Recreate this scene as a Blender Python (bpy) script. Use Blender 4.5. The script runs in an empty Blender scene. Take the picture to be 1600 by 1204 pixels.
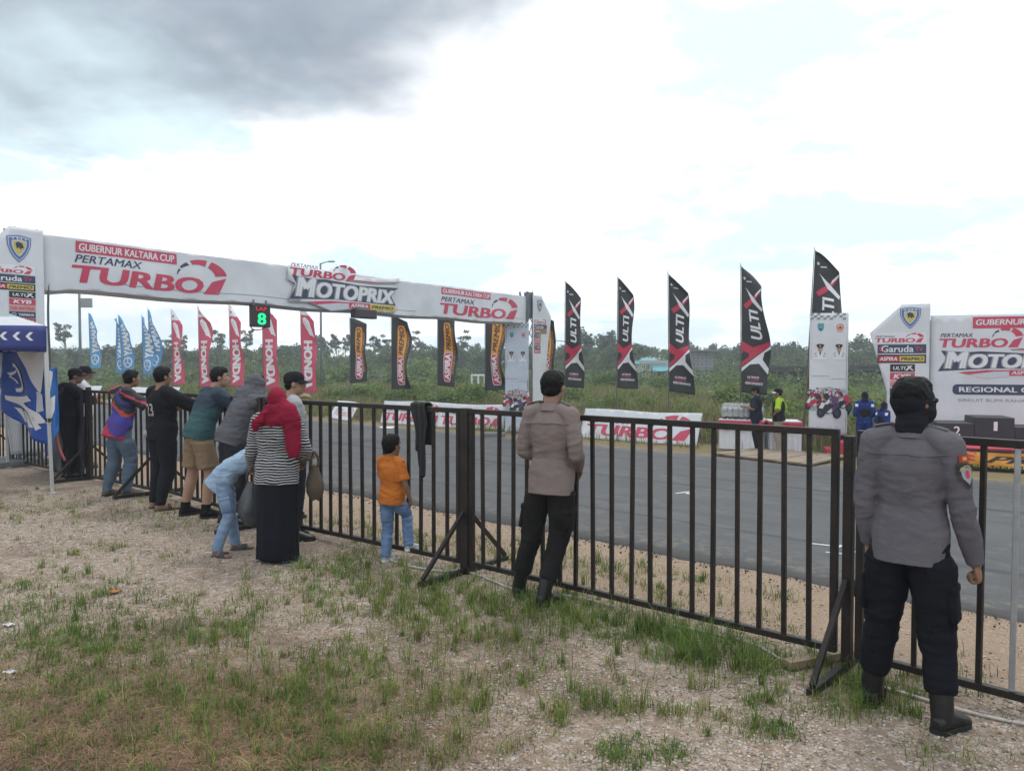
import bpy, bmesh, math, random
import numpy as np
from mathutils import Vector, Matrix, noise
from mathutils.bvhtree import BVHTree
from mathutils.geometry import tessellate_polygon

sc = bpy.context.scene
COL = sc.collection
R = math.radians
rnd = random.Random(7)

# ------------------------------------------------------------------ camera
PITCH = R(1.766)
cam = bpy.data.cameras.new('camera'); cam.lens = 27; cam.sensor_width = 36; cam.clip_start = .05; cam.clip_end = 4000
cam_ob = bpy.data.objects.new('camera', cam); COL.objects.link(cam_ob)
cam_ob.location = (0, 0, 1.7); cam_ob.rotation_euler = (R(90) - PITCH, 0, 0)
sc.camera = cam_ob

# ------------------------------------------------------------------ sky, sun, exposure
SUN_EL, SUN_ROT = R(62), R(28)          # high, a little to the right of straight ahead, behind cloud
world = bpy.data.worlds.new('World'); sc.world = world; world.use_nodes = True
wt = world.node_tree; wn = wt.nodes; wl = wt.links
for n in list(wn): wn.remove(n)
def N(tree, kind, **kw):
    n = tree.nodes.new(kind)
    for k, v in kw.items():
        if k == 'inp':
            for a, b in v.items(): n.inputs[a].default_value = b
        else: setattr(n, k, v)
    return n
out = N(wt, 'ShaderNodeOutputWorld'); bg = N(wt, 'ShaderNodeBackground', inp={'Strength': .1})
sky = N(wt, 'ShaderNodeTexSky', sky_type='NISHITA', sun_disc=False, sun_elevation=SUN_EL, sun_rotation=SUN_ROT,
        altitude=50, air_density=1.3, dust_density=2.0, ozone_density=1.0)
tc = N(wt, 'ShaderNodeTexCoord')
sep = N(wt, 'ShaderNodeSeparateXYZ'); wl.new(tc.outputs['Generated'], sep.inputs[0])
def wmath(op, a, b=None, c=None):
    n = N(wt, 'ShaderNodeMath', operation=op)
    for i, v in enumerate((a, b, c)):
        if v is None: continue
        if isinstance(v, (int, float)): n.inputs[i].default_value = v
        else: wl.new(v, n.inputs[i])
    return n.outputs[0]
zc = wmath('ADD', wmath('MAXIMUM', sep.outputs[2], 0.0), .22)
cx = wmath('DIVIDE', sep.outputs[0], zc); cy = wmath('DIVIDE', sep.outputs[1], zc)
comb = N(wt, 'ShaderNodeCombineXYZ'); wl.new(cx, comb.inputs[0]); wl.new(cy, comb.inputs[1])
def wnoise(scale, detail=6, rough=.55, off=(0, 0, 0)):
    mp = N(wt, 'ShaderNodeMapping'); mp.inputs['Location'].default_value = off
    wl.new(comb.outputs[0], mp.inputs[0])
    n = N(wt, 'ShaderNodeTexNoise', inp={'Scale': scale, 'Detail': detail, 'Roughness': rough}); wl.new(mp.outputs[0], n.inputs['Vector'])
    return n.outputs[0]
def wramp(v, a, b):
    n = N(wt, 'ShaderNodeMapRange', interpolation_type='SMOOTHSTEP', inp={'From Min': a, 'From Max': b}); wl.new(v, n.inputs['Value'])
    return n.outputs['Result']
def wmix(f, a, b):
    n = N(wt, 'ShaderNodeMix', data_type='RGBA')
    if isinstance(f, (int, float)): n.inputs['Factor'].default_value = f
    else: wl.new(f, n.inputs['Factor'])
    for s, v in ((6, a), (7, b)):
        if isinstance(v, tuple): n.inputs[s].default_value = (*v, 1)
        else: wl.new(v, n.inputs[s])
    return n.outputs[2]
cover = wramp(wnoise(1.15, 7, .6, (3.1, 1.7, 0)), .435, .53)               # cloud cover, nearly closed
veil = wmix(.8, sky.outputs[0], (10.4, 12.7, 13.3))                         # thin veil over the blue gaps
white = wmix(wramp(wnoise(2.2, 5, .5, (7, 2, 0)), .38, .72), (15.5, 15.6, 15.7), (12.2, 12.6, 13.2))
clouds = wmix(cover, veil, white)
# dark rain cloud high ahead: an uneven patch about one direction
dist = N(wt, 'ShaderNodeVectorMath', operation='DISTANCE')
dd = Vector((-.48, 1, .69)).normalized()
mapd = N(wt, 'ShaderNodeMapping'); wl.new(tc.outputs['Generated'], mapd.inputs[0])
mapd.inputs['Scale'].default_value = (1, 1, 1.75)
wl.new(mapd.outputs[0], dist.inputs[0]); dist.inputs[1].default_value = (dd.x, dd.y, dd.z * 1.75)
warp = wmath('MULTIPLY', wmath('SUBTRACT', wnoise(2.0, 5, .52, (11, 5, 0)), .5), .60)
dk = wramp(wmath('ADD', dist.outputs['Value'], warp), .57, .26)
greys = wmix(wramp(wnoise(2.2, 4, .5, (1, 9, 0)), .35, .7), (2.7, 3.2, 4.0), (4.1, 4.7, 5.6))
clouds = wmix(wmath('MULTIPLY', dk, .97), clouds, greys)
# low band of grey-blue distance near the horizon
low = wmath('MULTIPLY', wramp(sep.outputs[2], .20, .03), wramp(wnoise(1.7, 5, .55, (2, 6, 0)), .30, .62))
clouds = wmix(wmath('MULTIPLY', low, .62), clouds, (8.8, 10.0, 11.6))
wl.new(clouds, bg.inputs['Color']); wl.new(bg.outputs[0], out.inputs[0])

sun = bpy.data.lights.new('sun', 'SUN'); sun.energy = 1.15; sun.angle = R(12); sun.color = (1, .965, .91)
sun_ob = bpy.data.objects.new('sun', sun); COL.objects.link(sun_ob)
# direction towards the sun: sun_rotation turns clockwise from +Y
sdir = Vector((math.sin(SUN_ROT) * math.cos(SUN_EL), math.cos(SUN_ROT) * math.cos(SUN_EL), math.sin(SUN_EL)))
sun_ob.rotation_euler = sdir.to_track_quat('Z', 'Y').to_euler()

sc.view_settings.view_transform = 'Standard'; sc.view_settings.look = 'None'
sc.view_settings.exposure = 0.0; sc.view_settings.gamma = 1.0; sc.view_settings.use_curve_mapping = False
sc.cycles.use_denoising = True
sc.cycles.max_bounces = 6; sc.cycles.diffuse_bounces = 3; sc.cycles.glossy_bounces = 2; sc.cycles.transmission_bounces = 4
sc.cycles.transparent_max_bounces = 6; sc.cycles.volume_bounces = 1
sc.cycles.caustics_reflective = False; sc.cycles.caustics_refractive = False

# ------------------------------------------------------------------ geometry of the place
EN = Vector((.6704, .7420, 0)); ES = Vector((.7420, -.6704, 0)); EZ = Vector((0, 0, 1))   # across the track, along the track
def bump(x, y):
    n = .6704 * x + .742 * y
    f = max(0, min(1, (5.6 - n) / .8)) + max(0, min(1, (n - 17.6) / 2))
    return f * (.016 * noise.noise(Vector((x * .8, y * .8, 0))) + .007 * noise.noise(Vector((x * 2.7, y * 2.7, 4))))
def zbase(n):
    return 0 if n < 4.7 else (-.0445 * (n - 4.7) if n < 21 else -.7254)
def terr(x, y): return zbase(.6704 * x + .742 * y) + bump(x, y)
def W(s, n, z=0): return ES * s + EN * n + EZ * z
def ray(px, py):
    u, v = (px - 800) / 1200, (602 - py) / 1200
    return Vector((u, math.cos(PITCH) + v * math.sin(PITCH), -math.sin(PITCH) + v * math.cos(PITCH)))
def G(px, py):
    """ground point seen in that direction"""
    d = ray(px, py); a, b = .5, 600
    for _ in range(60):
        m = (a + b) / 2; p = d * m
        if 1.7 + p.z > terr(p.x, p.y): a = m
        else: b = m
    p = d * a
    return Vector((p.x, p.y, terr(p.x, p.y)))
def at_n(px, n):
    d = ray(px, 565); t = n / (d.x * EN.x + d.y * EN.y)
    return Vector((d.x * t, d.y * t, terr(d.x * t, d.y * t)))
def zat(py, Y):
    d = ray(800, py); return 1.7 + Y * d.z / d.y

# ------------------------------------------------------------------ materials
MATS = {}
def mat(name, col, rough=.7, var=.12, vscale=6, bump=0, bscale=40, metal=0, island=0, spec=.5, col2=None, trans=0, emit=None, estr=1, sheen=0, world=False):
    if name in MATS: return MATS[name]
    m = bpy.data.materials.new(name); m.use_nodes = True; MATS[name] = m
    t = m.node_tree; b = t.nodes['Principled BSDF']
    b.inputs['Roughness'].default_value = rough; b.inputs['Metallic'].default_value = metal
    b.inputs['Specular IOR Level'].default_value = spec
    col2 = col2 or tuple(c * (1 - 2.2 * var) for c in col)
    tcn = N(t, 'ShaderNodeTexCoord')
    csrc = N(t, 'ShaderNodeNewGeometry').outputs['Position'] if world else tcn.outputs['Object']
    nz = N(t, 'ShaderNodeTexNoise', inp={'Scale': vscale, 'Detail': 5, 'Roughness': .6}); t.links.new(csrc, nz.inputs['Vector'])
    mr = N(t, 'ShaderNodeMapRange', inp={'From Min': .35, 'From Max': .7}); t.links.new(nz.outputs[0], mr.inputs[0])
    mx = N(t, 'ShaderNodeMix', data_type='RGBA'); mx.inputs[6].default_value = (*col, 1); mx.inputs[7].default_value = (*col2, 1)
    t.links.new(mr.outputs[0], mx.inputs['Factor'])
    c = mx.outputs[2]
    if island:
        g = N(t, 'ShaderNodeNewGeometry')
        hs = N(t, 'ShaderNodeHueSaturation')
        r1 = N(t, 'ShaderNodeMapRange', inp={'To Min': 1 - island, 'To Max': 1 + island}); t.links.new(g.outputs['Random Per Island'], r1.inputs[0])
        r2 = N(t, 'ShaderNodeMapRange', inp={'To Min': .5 - .035 * min(island, 1), 'To Max': .5 + .02 * min(island, 1)})
        ml = N(t, 'ShaderNodeMath', operation='FRACT'); ml2 = N(t, 'ShaderNodeMath', operation='MULTIPLY', inp={1: 7.31})
        t.links.new(g.outputs['Random Per Island'], ml2.inputs[0]); t.links.new(ml2.outputs[0], ml.inputs[0]); t.links.new(ml.outputs[0], r2.inputs[0])
        t.links.new(r1.outputs[0], hs.inputs['Value']); t.links.new(r2.outputs[0], hs.inputs['Hue']); t.links.new(c, hs.inputs['Color'])
        c = hs.outputs[0]
    t.links.new(c, b.inputs['Base Color'])
    if bump:
        n2 = N(t, 'ShaderNodeTexNoise', inp={'Scale': bscale, 'Detail': 4}); t.links.new(tcn.outputs['Object'], n2.inputs['Vector'])
        bp = N(t, 'ShaderNodeBump', inp={'Strength': bump, 'Distance': .01}); t.links.new(n2.outputs[0], bp.inputs['Height']); t.links.new(bp.outputs[0], b.inputs['Normal'])
    if trans:
        tr = N(t, 'ShaderNodeBsdfTranslucent'); t.links.new(c, tr.inputs[0])
        ms = N(t, 'ShaderNodeMixShader', inp={0: trans}); o = t.nodes['Material Output']
        t.links.new(b.outputs[0], ms.inputs[1]); t.links.new(tr.outputs[0], ms.inputs[2]); t.links.new(ms.outputs[0], o.inputs[0])
    if emit:
        b.inputs['Emission Color'].default_value = (*emit, 1); b.inputs['Emission Strength'].default_value = estr
    if sheen: b.inputs['Sheen Weight'].default_value = sheen
    return m

# ------------------------------------------------------------------ mesh helpers
class MB:
    def __init__(s): s.v = []; s.f = []; s.mi = []; s.cur = 0
    def _face(s, f): s.f.append(tuple(f)); s.mi.append(s.cur)
    def rings(s, rings, cap=True, closed=True):
        n = len(rings[0]); o = len(s.v)
        for r in rings: s.v += [tuple(p) for p in r]
        for i in range(len(rings) - 1):
            for j in range(n if closed else n - 1):
                a = o + i * n + j; b = o + i * n + (j + 1) % n
                s._face((a, b, b + n, a + n))
        if cap:
            s._face([o + j for j in range(n)][::-1]); s._face([o + (len(rings) - 1) * n + j for j in range(n)])
    def loft(s, secs, seg=16, p=2.0, cap=True):
        rr = []
        for c, ax, ay in secs:
            ring = []
            for k in range(seg):
                a = 2 * math.pi * k / seg; ca, sa = math.cos(a), math.sin(a)
                x = math.copysign(abs(ca) ** (2 / p), ca); y = math.copysign(abs(sa) ** (2 / p), sa)
                ring.append(Vector(c) + Vector(ax) * x + Vector(ay) * y)
            rr.append(ring)
        s.rings(rr, cap)
    def tube(s, pts, rad, seg=10, sub=1, round_=False, xref=None, flat=1.0):
        pts = [Vector(p) for p in pts]; rad = [r if isinstance(r, (int, float)) else r for r in rad] if hasattr(rad, '__len__') else [rad] * len(pts)
        if sub > 1 and len(pts) > 2:
            P, Q = [], []
            for i in range(len(pts) - 1):
                p0 = pts[max(i - 1, 0)]; p1 = pts[i]; p2 = pts[i + 1]; p3 = pts[min(i + 2, len(pts) - 1)]
                for k in range(sub):
                    t = k / sub
                    P.append(.5 * ((2 * p1) + (p2 - p0) * t + (2 * p0 - 5 * p1 + 4 * p2 - p3) * t * t + (3 * p1 - p0 - 3 * p2 + p3) * t ** 3))
                    tt = t * t * (3 - 2 * t); Q.append(rad[i] * (1 - tt) + rad[i + 1] * tt)
            P.append(pts[-1]); Q.append(rad[-1]); pts, rad = P, Q
        if round_:
            d0 = (pts[0] - pts[1]).normalized(); d1 = (pts[-1] - pts[-2]).normalized(); r0, r1 = rad[0], rad[-1]
            pts = [pts[0] + d0 * r0 * .95, pts[0] + d0 * r0 * .6] + pts + [pts[-1] + d1 * r1 * .6, pts[-1] + d1 * r1 * .95]
            rad = [r0 * .3, r0 * .8] + list(rad) + [r1 * .8, r1 * .3]
        x = Vector(xref) if xref else None; secs = []
        for i, p in enumerate(pts):
            t = (pts[min(i + 1, len(pts) - 1)] - pts[max(i - 1, 0)])
            t = t.normalized() if t.length > 1e-9 else Vector((0, 0, 1))
            if x is None: x = t.orthogonal()
            x = (x - t * x.dot(t)); x = x.normalized() if x.length > 1e-6 else t.orthogonal().normalized()
            y = t.cross(x); secs.append((p, x * rad[i], y * rad[i] * flat))
        s.loft(secs, seg)
    def ell(s, c, r, rot=None, seg=16, rng=10):
        c = Vector(c); M = rot or Matrix.Identity(3); o = len(s.v)
        s.v.append(tuple(c + M @ Vector((0, 0, r[2]))))
        for i in range(1, rng):
            th = math.pi * i / rng
            for j in range(seg):
                a = 2 * math.pi * j / seg
                s.v.append(tuple(c + M @ Vector((r[0] * math.sin(th) * math.cos(a), r[1] * math.sin(th) * math.sin(a), r[2] * math.cos(th)))))
        s.v.append(tuple(c + M @ Vector((0, 0, -r[2])))); last = len(s.v) - 1
        for j in range(seg):
            s._face((o, o + 1 + j, o + 1 + (j + 1) % seg))
            b = o + 1 + (rng - 2) * seg
            s._face((last, b + (j + 1) % seg, b + j))
        for i in range(rng - 2):
            for j in range(seg):
                a = o + 1 + i * seg + j; b = o + 1 + i * seg + (j + 1) % seg
                s._face((a, a + seg, b + seg, b))
    def box(s, c, size, X=(1, 0, 0), Y=(0, 1, 0), Z=(0, 0, 1)):
        c = Vector(c); X, Y, Z = (Vector(a) * h / 2 for a, h in zip((X, Y, Z), size)); o = len(s.v)
        for i in (-1, 1):
            for j in (-1, 1):
                for k in (-1, 1): s.v.append(tuple(c + X * i + Y * j + Z * k))
        for f in ((0, 1, 3, 2), (4, 6, 7, 5), (0, 4, 5, 1), (2, 3, 7, 6), (0, 2, 6, 4), (1, 5, 7, 3)): s._face([o + q for q in f])
    def bar(s, a, b, w, h=None, up=(0, 0, 1)):
        a, b = Vector(a), Vector(b); d = b - a; Z = d.normalized(); u = Vector(up)
        if abs(Z.dot(u.normalized())) > .98: u = Vector((ES.x, ES.y, 0))
        X = Z.cross(u).normalized(); Y = Z.cross(X)
        s.box((a + b) / 2, (w, h or w, d.length), X, Y, Z)
    def grid(s, P, closed=False):
        o = len(s.v); nu, nv = len(P), len(P[0])
        for r in P: s.v += [tuple(p) for p in r]
        for i in range(nu - 1):
            for j in range(nv - 1):
                a = o + i * nv + j; s._face((a, a + nv, a + nv + 1, a + 1))
    def mesh(s, name):
        me = bpy.data.meshes.new(name); me.from_pydata(s.v, [], s.f); me.update(); return me
def link(o, parent=None):
    COL.objects.link(o)
    if parent is not None: o.parent = parent
    return o
def obj(name, me, mats, parent=None, smooth=False, bevel=0):
    if isinstance(me, MB):
        mi = me.mi; me = me.mesh(name)
        if any(mi): me.polygons.foreach_set('material_index', mi)
    for m in (mats if isinstance(mats, (list, tuple)) else [mats]): me.materials.append(m)
    if smooth: me.polygons.foreach_set('use_smooth', [True] * len(me.polygons))
    o = bpy.data.objects.new(name, me); link(o, parent)
    if bevel:
        md = o.modifiers.new('Bevel', 'BEVEL'); md.width = bevel; md.segments = 2; md.limit_method = 'ANGLE'
    return o
def empty(name, loc=(0, 0, 0), rz=0):
    o = bpy.data.objects.new(name, None); o.empty_display_size = .1; o.location = loc; o.rotation_euler = (0, 0, rz); return link(o)
def tag(o, label=None, cat=None, group=None, kind=None):
    for k, v in (('label', label), ('category', cat), ('group', group), ('kind', kind)):
        if v: o[k] = v
    return o
def copy_part(o, parent, name=None):
    c = o.copy(); COL.objects.link(c); c.parent = parent; return c
def mesh_np(name, V, F, mats, smooth=False, kind=None, parent=None, midx=None):
    V = np.asarray(V, dtype=np.float32).reshape(-1, 3); F = np.asarray(F, dtype=np.int32); k = F.shape[1]
    me = bpy.data.meshes.new(name); me.vertices.add(len(V)); me.vertices.foreach_set('co', V.ravel())
    me.loops.add(F.size); me.loops.foreach_set('vertex_index', F.ravel())
    me.polygons.add(len(F)); me.polygons.foreach_set('loop_start', np.arange(0, F.size, k, dtype=np.int32))
    me.polygons.foreach_set('loop_total', np.full(len(F), k, dtype=np.int32))
    if midx is not None: me.polygons.foreach_set('material_index', np.asarray(midx, dtype=np.int32))
    me.update(calc_edges=True)
    o = obj(name, me, mats, parent, smooth)
    if kind: o['kind'] = kind
    return o
def remesh(mb, voxel, smooth=3):
    me = mb.mesh('tmp'); o = bpy.data.objects.new('tmp', me); COL.objects.link(o)
    md = o.modifiers.new('r', 'REMESH'); md.mode = 'VOXEL'; md.voxel_size = voxel
    if smooth:
        m2 = o.modifiers.new('s', 'SMOOTH'); m2.iterations = smooth; m2.factor = .5
    dg = bpy.context.evaluated_depsgraph_get()
    r = bpy.data.meshes.new_from_object(o.evaluated_get(dg))
    bpy.data.objects.remove(o); bpy.data.meshes.remove(me)
    r.polygons.foreach_set('use_smooth', [True] * len(r.polygons))
    return r

# ------------------------------------------------------------------ flat print: shapes in 2D laid onto a surface
_txt = {}
def text2d(s, bold=.0, shear=0.0):
    k = (s, bold, shear)
    if k not in _txt:
        cu = bpy.data.curves.new('t', 'FONT'); cu.body = s; cu.offset = bold; cu.shear = shear; cu.resolution_u = 3
        o = bpy.data.objects.new('t', cu); m = o.to_mesh()
        V = [(v.co.x, v.co.y) for v in m.vertices]; F = [tuple(p.vertices) for p in m.polygons]
        o.to_mesh_clear(); bpy.data.objects.remove(o); bpy.data.curves.remove(cu)
        xs = [v[0] for v in V]; ys = [v[1] for v in V]
        x0, x1, y0, y1 = min(xs), max(xs), min(ys), max(ys)
        V = [((a - x0) / (x1 - x0), (b - y0) / (y1 - y0)) for a, b in V]
        _txt[k] = (V, F)
    return _txt[k]
def T(s, x, y, w, h, bold=.02, shear=0.0, rot=0):
    """lettering filling the box x, y, w, h; rot=90 reads upwards (box is given after turning)"""
    V, F = text2d(s, 0, shear)
    if bold:      # heavier letters: the same outline laid down four times, a little shifted
        asp = len(s) * .62; b = bold; n0 = len(V); VV, FF = [], []
        for k, (dx, dy) in enumerate(((-b, -b * .6), (b, -b * .6), (-b, b * .6), (b, b * .6))):
            VV += [((a + dx / asp - (-b / asp)) / (1 + 2 * b / asp), (c + dy + b * .6) / (1 + 1.2 * b), k * .12) for a, c in V]; FF += [tuple(q + k * n0 for q in f) for f in F]
        V, F = VV, FF
    if rot == 90: V = [(1 - p[1], p[0], *p[2:]) for p in V]
    elif rot == -90: V = [(p[1], 1 - p[0], *p[2:]) for p in V]
    return [(x + p[0] * w, y + p[1] * h, *p[2:]) for p in V], F
def poly(*pts):
    tri = tessellate_polygon([[Vector((p[0], p[1], 0)) for p in pts]])
    return list(pts), [tuple(t) for t in tri]
def rect(x, y, w, h, sh=0): return [(x, y), (x + w, y), (x + w + sh, y + h), (x + sh, y + h)], [(0, 1, 2, 3)]
def rrect(x, y, w, h, r, n=5):
    pts = []
    for cx, cy, a0 in ((x + w - r, y + r, -90), (x + w - r, y + h - r, 0), (x + r, y + h - r, 90), (x + r, y + r, 180)):
        for k in range(n + 1):
            a = R(a0 + 90 * k / n); pts.append((cx + r * math.cos(a), cy + r * math.sin(a)))
    return poly(*pts)
def arc(cx, cy, r0, r1, a0, a1, n=10, ry=1.0, r0b=None, r1b=None):
    V = []; F = []
    r0b = r0 if r0b is None else r0b; r1b = r1 if r1b is None else r1b
    for k in range(n + 1):
        t = k / n; a = R(a0 + (a1 - a0) * t); i, o_ = r0 + (r0b - r0) * t, r1 + (r1b - r1) * t
        V += [(cx + i * math.cos(a), cy + i * math.sin(a) * ry), (cx + o_ * math.cos(a), cy + o_ * math.sin(a) * ry)]
        if k: F.append((2 * k - 2, 2 * k - 1, 2 * k + 1, 2 * k))
    return V, F
def disc(cx, cy, rx, ry=None, n=20): return poly(*[(cx + rx * math.cos(2 * math.pi * k / n), cy + (ry or rx) * math.sin(2 * math.pi * k / n)) for k in range(n)])
def xf(shape, fn): return [fn(*p) for p in shape[0]], shape[1]
def box_fit(shape_list, x, y, w, h):
    """unit-square shapes into a box"""
    return [(xf(s, lambda a, b: (x + a * w, y + b * h)), m, l) for s, m, l in shape_list]
def printed(name, items, fn, parent, maxlen=None, off0=.004, step=.0025, label=None):
    """items: (shape, material, layer). fn(x, y, off) -> point. One mesh per print."""
    mats = []; bm = bmesh.new(); 
    for (V, F), m, layer in items:
        if m not in mats: mats.append(m)
        b2 = bm
        vs = [b2.verts.new((p[0], p[1], layer + (p[2] if len(p) > 2 else 0))) for p in V]
        for f in F:
            try:
                fc = b2.faces.new([vs[q] for q in f]); fc.material_index = mats.index(m)
            except ValueError: pass
    if maxlen:
        for _ in range(7):
            es = [e for e in bm.edges if (e.verts[0].co - e.verts[1].co).length > maxlen]
            if not es: break
            bmesh.ops.subdivide_edges(bm, edges=es, cuts=1, use_grid_fill=False); bmesh.ops.triangulate(bm, faces=[f for f in bm.faces if len(f.verts) > 3])
        bmesh.ops.triangulate(bm, faces=bm.faces[:])
    # wind every face the same way round before it is bent
    for f in bm.faces:
        f.normal_update()
        if f.normal.z < 0: f.normal_flip()
    for v in bm.verts: v.co = fn(v.co.x, v.co.y, off0 + step * v.co.z)
    me = bpy.data.meshes.new(name); bm.to_mesh(me); bm.free()
    o = obj(name, me, mats, parent)
    if label: o['label'] = label
    return o

# ------------------------------------------------------------------ colours of cloth and print
def cloth(name, c, **k): return mat(name, c, rough=k.pop('rough', .75), var=k.pop('var', .06), vscale=k.pop('vscale', 2), **k)
VINYL = mat('white_vinyl', (.66, .68, .73), .5, .05, 1.5)
WHITE = mat('white_print', (.72, .73, .77), .5, .03)
RED = mat('red_print', (.52, .028, .075), .5, .06)
PINKRED = mat('crimson_print', (.56, .055, .12), .5, .06)
NAVY = mat('navy_print', (.035, .05, .11), .5, .06)
BLUE = mat('blue_print', (.035, .13, .42), .5, .06)
SKYB = mat('sky_blue_print', (.07, .28, .55), .5, .08)
YELL = mat('yellow_print', (.62, .5, .10), .5, .06)
ORNG = mat('orange_print', (.72, .30, .045), .5, .06)
BLK = mat('black_print', (.018, .019, .022), .5, .05)
GREY = mat('grey_print', (.28, .29, .31), .5, .05)
PALE = mat('pale_print', (.56, .59, .66), .5, .04)
TEAL = mat('teal_print', (.05, .33, .42), .5, .06)
SKINP = mat('skin_print', (.42, .27, .2), .5, .05)
PURP = mat('purple_print', (.10, .05, .16), .5, .05)
ROSE = mat('rose_print', (.60, .30, .30), .5, .05)
STEEL = mat('dark_painted_steel', (.012, .0105, .0115), .5, .25, 7, bump=.2, bscale=70, col2=(.030, .020, .016), spec=.3, world=True)
GALV = mat('galvanised_steel', (.42, .44, .47), .35, .12, 14, metal=.6)
GREYST = mat('grey_truss', (.16, .18, .20), .5, .1)
WOOD = mat('weathered_wood', (.30, .22, .15), .8, .2, 5, bump=.3, bscale=30)
PLY = mat('plywood', (.42, .34, .25), .8, .14, 3, bump=.15, bscale=25)
POLEM = mat('flag_pole', (.10, .10, .10), .5, .1)
# ------------------------------------------------------------------ ground and track
def ground_material():
    m = bpy.data.materials.new('gravel_and_soil'); m.use_nodes = True; t = m.node_tree; b = t.nodes['Principled BSDF']; L = t.links.new
    tcn = N(t, 'ShaderNodeTexCoord'); sp = N(t, 'ShaderNodeSeparateXYZ'); L(tcn.outputs['Object'], sp.inputs[0])
    def nz(scale, det=5, rough=.6, off=0):
        mp = N(t, 'ShaderNodeMapping'); mp.inputs['Location'].default_value = (off, off * 1.7, 0); L(tcn.outputs['Object'], mp.inputs[0])
        n = N(t, 'ShaderNodeTexNoise', inp={'Scale': scale, 'Detail': det, 'Roughness': rough}); L(mp.outputs[0], n.inputs['Vector']); return n.outputs[0]
    def rm(v, a, c, lo=0, hi=1):
        n = N(t, 'ShaderNodeMapRange', interpolation_type='SMOOTHSTEP', inp={'From Min': a, 'From Max': c, 'To Min': lo, 'To Max': hi}); L(v, n.inputs[0]); return n.outputs[0]
    def mt(op, a, c):
        n = N(t, 'ShaderNodeMath', operation=op)
        for i, v in enumerate((a, c)):
            if isinstance(v, (int, float)): n.inputs[i].default_value = v
            else: L(v, n.inputs[i])
        return n.outputs[0]
    def mx(f, a, c):
        n = N(t, 'ShaderNodeMix', data_type='RGBA')
        if isinstance(f, (int, float)): n.inputs['Factor'].default_value = f
        else: L(f, n.inputs['Factor'])
        for s, v in ((6, a), (7, c)):
            if isinstance(v, tuple): n.inputs[s].default_value = (*v, 1)
            else: L(v, n.inputs[s])
        return n.outputs[2]
    vo = N(t, 'ShaderNodeTexVoronoi', inp={'Scale': 95, 'Randomness': 1.0}); L(tcn.outputs['Object'], vo.inputs['Vector'])
    vs = N(t, 'ShaderNodeSeparateColor'); L(vo.outputs['Color'], vs.inputs[0])
    stone = mx(vs.outputs[0], (.265, .20, .155), (.47, .39, .33))
    stone = mx(rm(vs.outputs[1], .82, .9), stone, (.52, .48, .46))
    stone = mx(rm(vs.outputs[2], .86, .93), stone, (.15, .145, .145))
    soil = mx(nz(9), (.21, .152, .11), (.32, .244, .18))
    base = mx(rm(nz(14, 6, .7, 3), .38, .60), soil, stone)
    base = mx(mt('MULTIPLY', rm(nz(1.1, 5, .6, 8), .50, .66), .55), base, (.125, .088, .062))      # damp brown patches
    # turf soil: brown earth under the thin grass of the near corner
    wx = mt('ADD', mt('MULTIPLY', sp.outputs[0], .742), mt('MULTIPLY', sp.outputs[1], .6704)); wy = mt('ADD', mt('MULTIPLY', sp.outputs[0], -.6704), mt('MULTIPLY', sp.outputs[1], .742))
    jn = mt('MULTIPLY', mt('SUBTRACT', nz(1.3, 6, .65, 4), .5), 2.2)
    corner = mt('MULTIPLY', rm(mt('ADD', wy, jn), 4.7, 3.6), rm(mt('ADD', wx, jn), .3, -.9))
    base = mx(mt('MULTIPLY', corner, .62), base, mx(nz(22, 5, .7, 1), (.095, .066, .046), (.24, .165, .115)))
    sand = mx(nz(6, 6), (.255, .180, .125), (.345, .255, .185))
    sand = mx(rm(vs.outputs[0], .75, .95), sand, (.40, .33, .27))
    nj = mt('ADD', sp.outputs[1], mt('MULTIPLY', mt('SUBTRACT', nz(.9, 4, .6, 5), .5), 1.0))
    c = mx(rm(nj, 4.2, 5.0), base, sand)
    c = mx(mt('MULTIPLY', rm(nj, 16.5, 17.4), 1.0), c, mx(nz(1.2), (.24, .175, .105), (.16, .15, .065)))
    field = mx(nz(.25, 7), (.05, .075, .022), (.12, .125, .05))
    field = mx(mt('MULTIPLY', rm(nz(.06, 5, .6, 2), .60, .68), .7), field, (.36, .29, .20))
    c = mx(rm(nj, 19.4, 21.0), c, field)
    L(c, b.inputs['Base Color']); b.inputs['Roughness'].default_value = .95; b.inputs['Specular IOR Level'].default_value = .15
    bp = N(t, 'ShaderNodeBump', inp={'Strength': .55, 'Distance': .012}); L(mt('ADD', mt('MULTIPLY', vo.outputs['Distance'], -1.0), mt('MULTIPLY', nz(30, 5), 1.2)), bp.inputs['Height']); L(bp.outputs[0], b.inputs['Normal'])
    return m
def lines(segs):
    r = []
    for a, b, st in segs:
        k = max(1, round((b - a) / st)); r += [a + (b - a) * i / k for i in range(k)]
    return r + [segs[-1][1]]
gs = lines([(-900, -100, 50), (-100, -30, 5), (-30, -14, 1), (-14, 8, .22), (8, 30, 1.5), (30, 100, 7), (100, 900, 80)])
gn = lines([(-500, -40, 46), (-40, -4, 3), (-4, 4.7, .22), (4.7, 6.0, .2), (6.0, 17.0, 1.1), (17, 21, .5), (21, 60, 2), (60, 140, 8), (140, 900, 76)])
rot_sn = math.atan2(ES.y, ES.x)
V = []
for n in gn:
    for s in gs:
        p = W(s, n); V.append((s, n, terr(p.x, p.y)))
idx = np.arange(len(gn) * len(gs)).reshape(len(gn), len(gs))
F = np.stack([idx[:-1, :-1], idx[:-1, 1:], idx[1:, 1:], idx[1:, :-1]], -1).reshape(-1, 4)
ground = mesh_np('ground', V, F, ground_material(), smooth=True, kind='structure'); ground.rotation_euler = (0, 0, rot_sn)
ground['label'] = 'pale gravel and sandy ground with brown patches in front of the fence'

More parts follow.
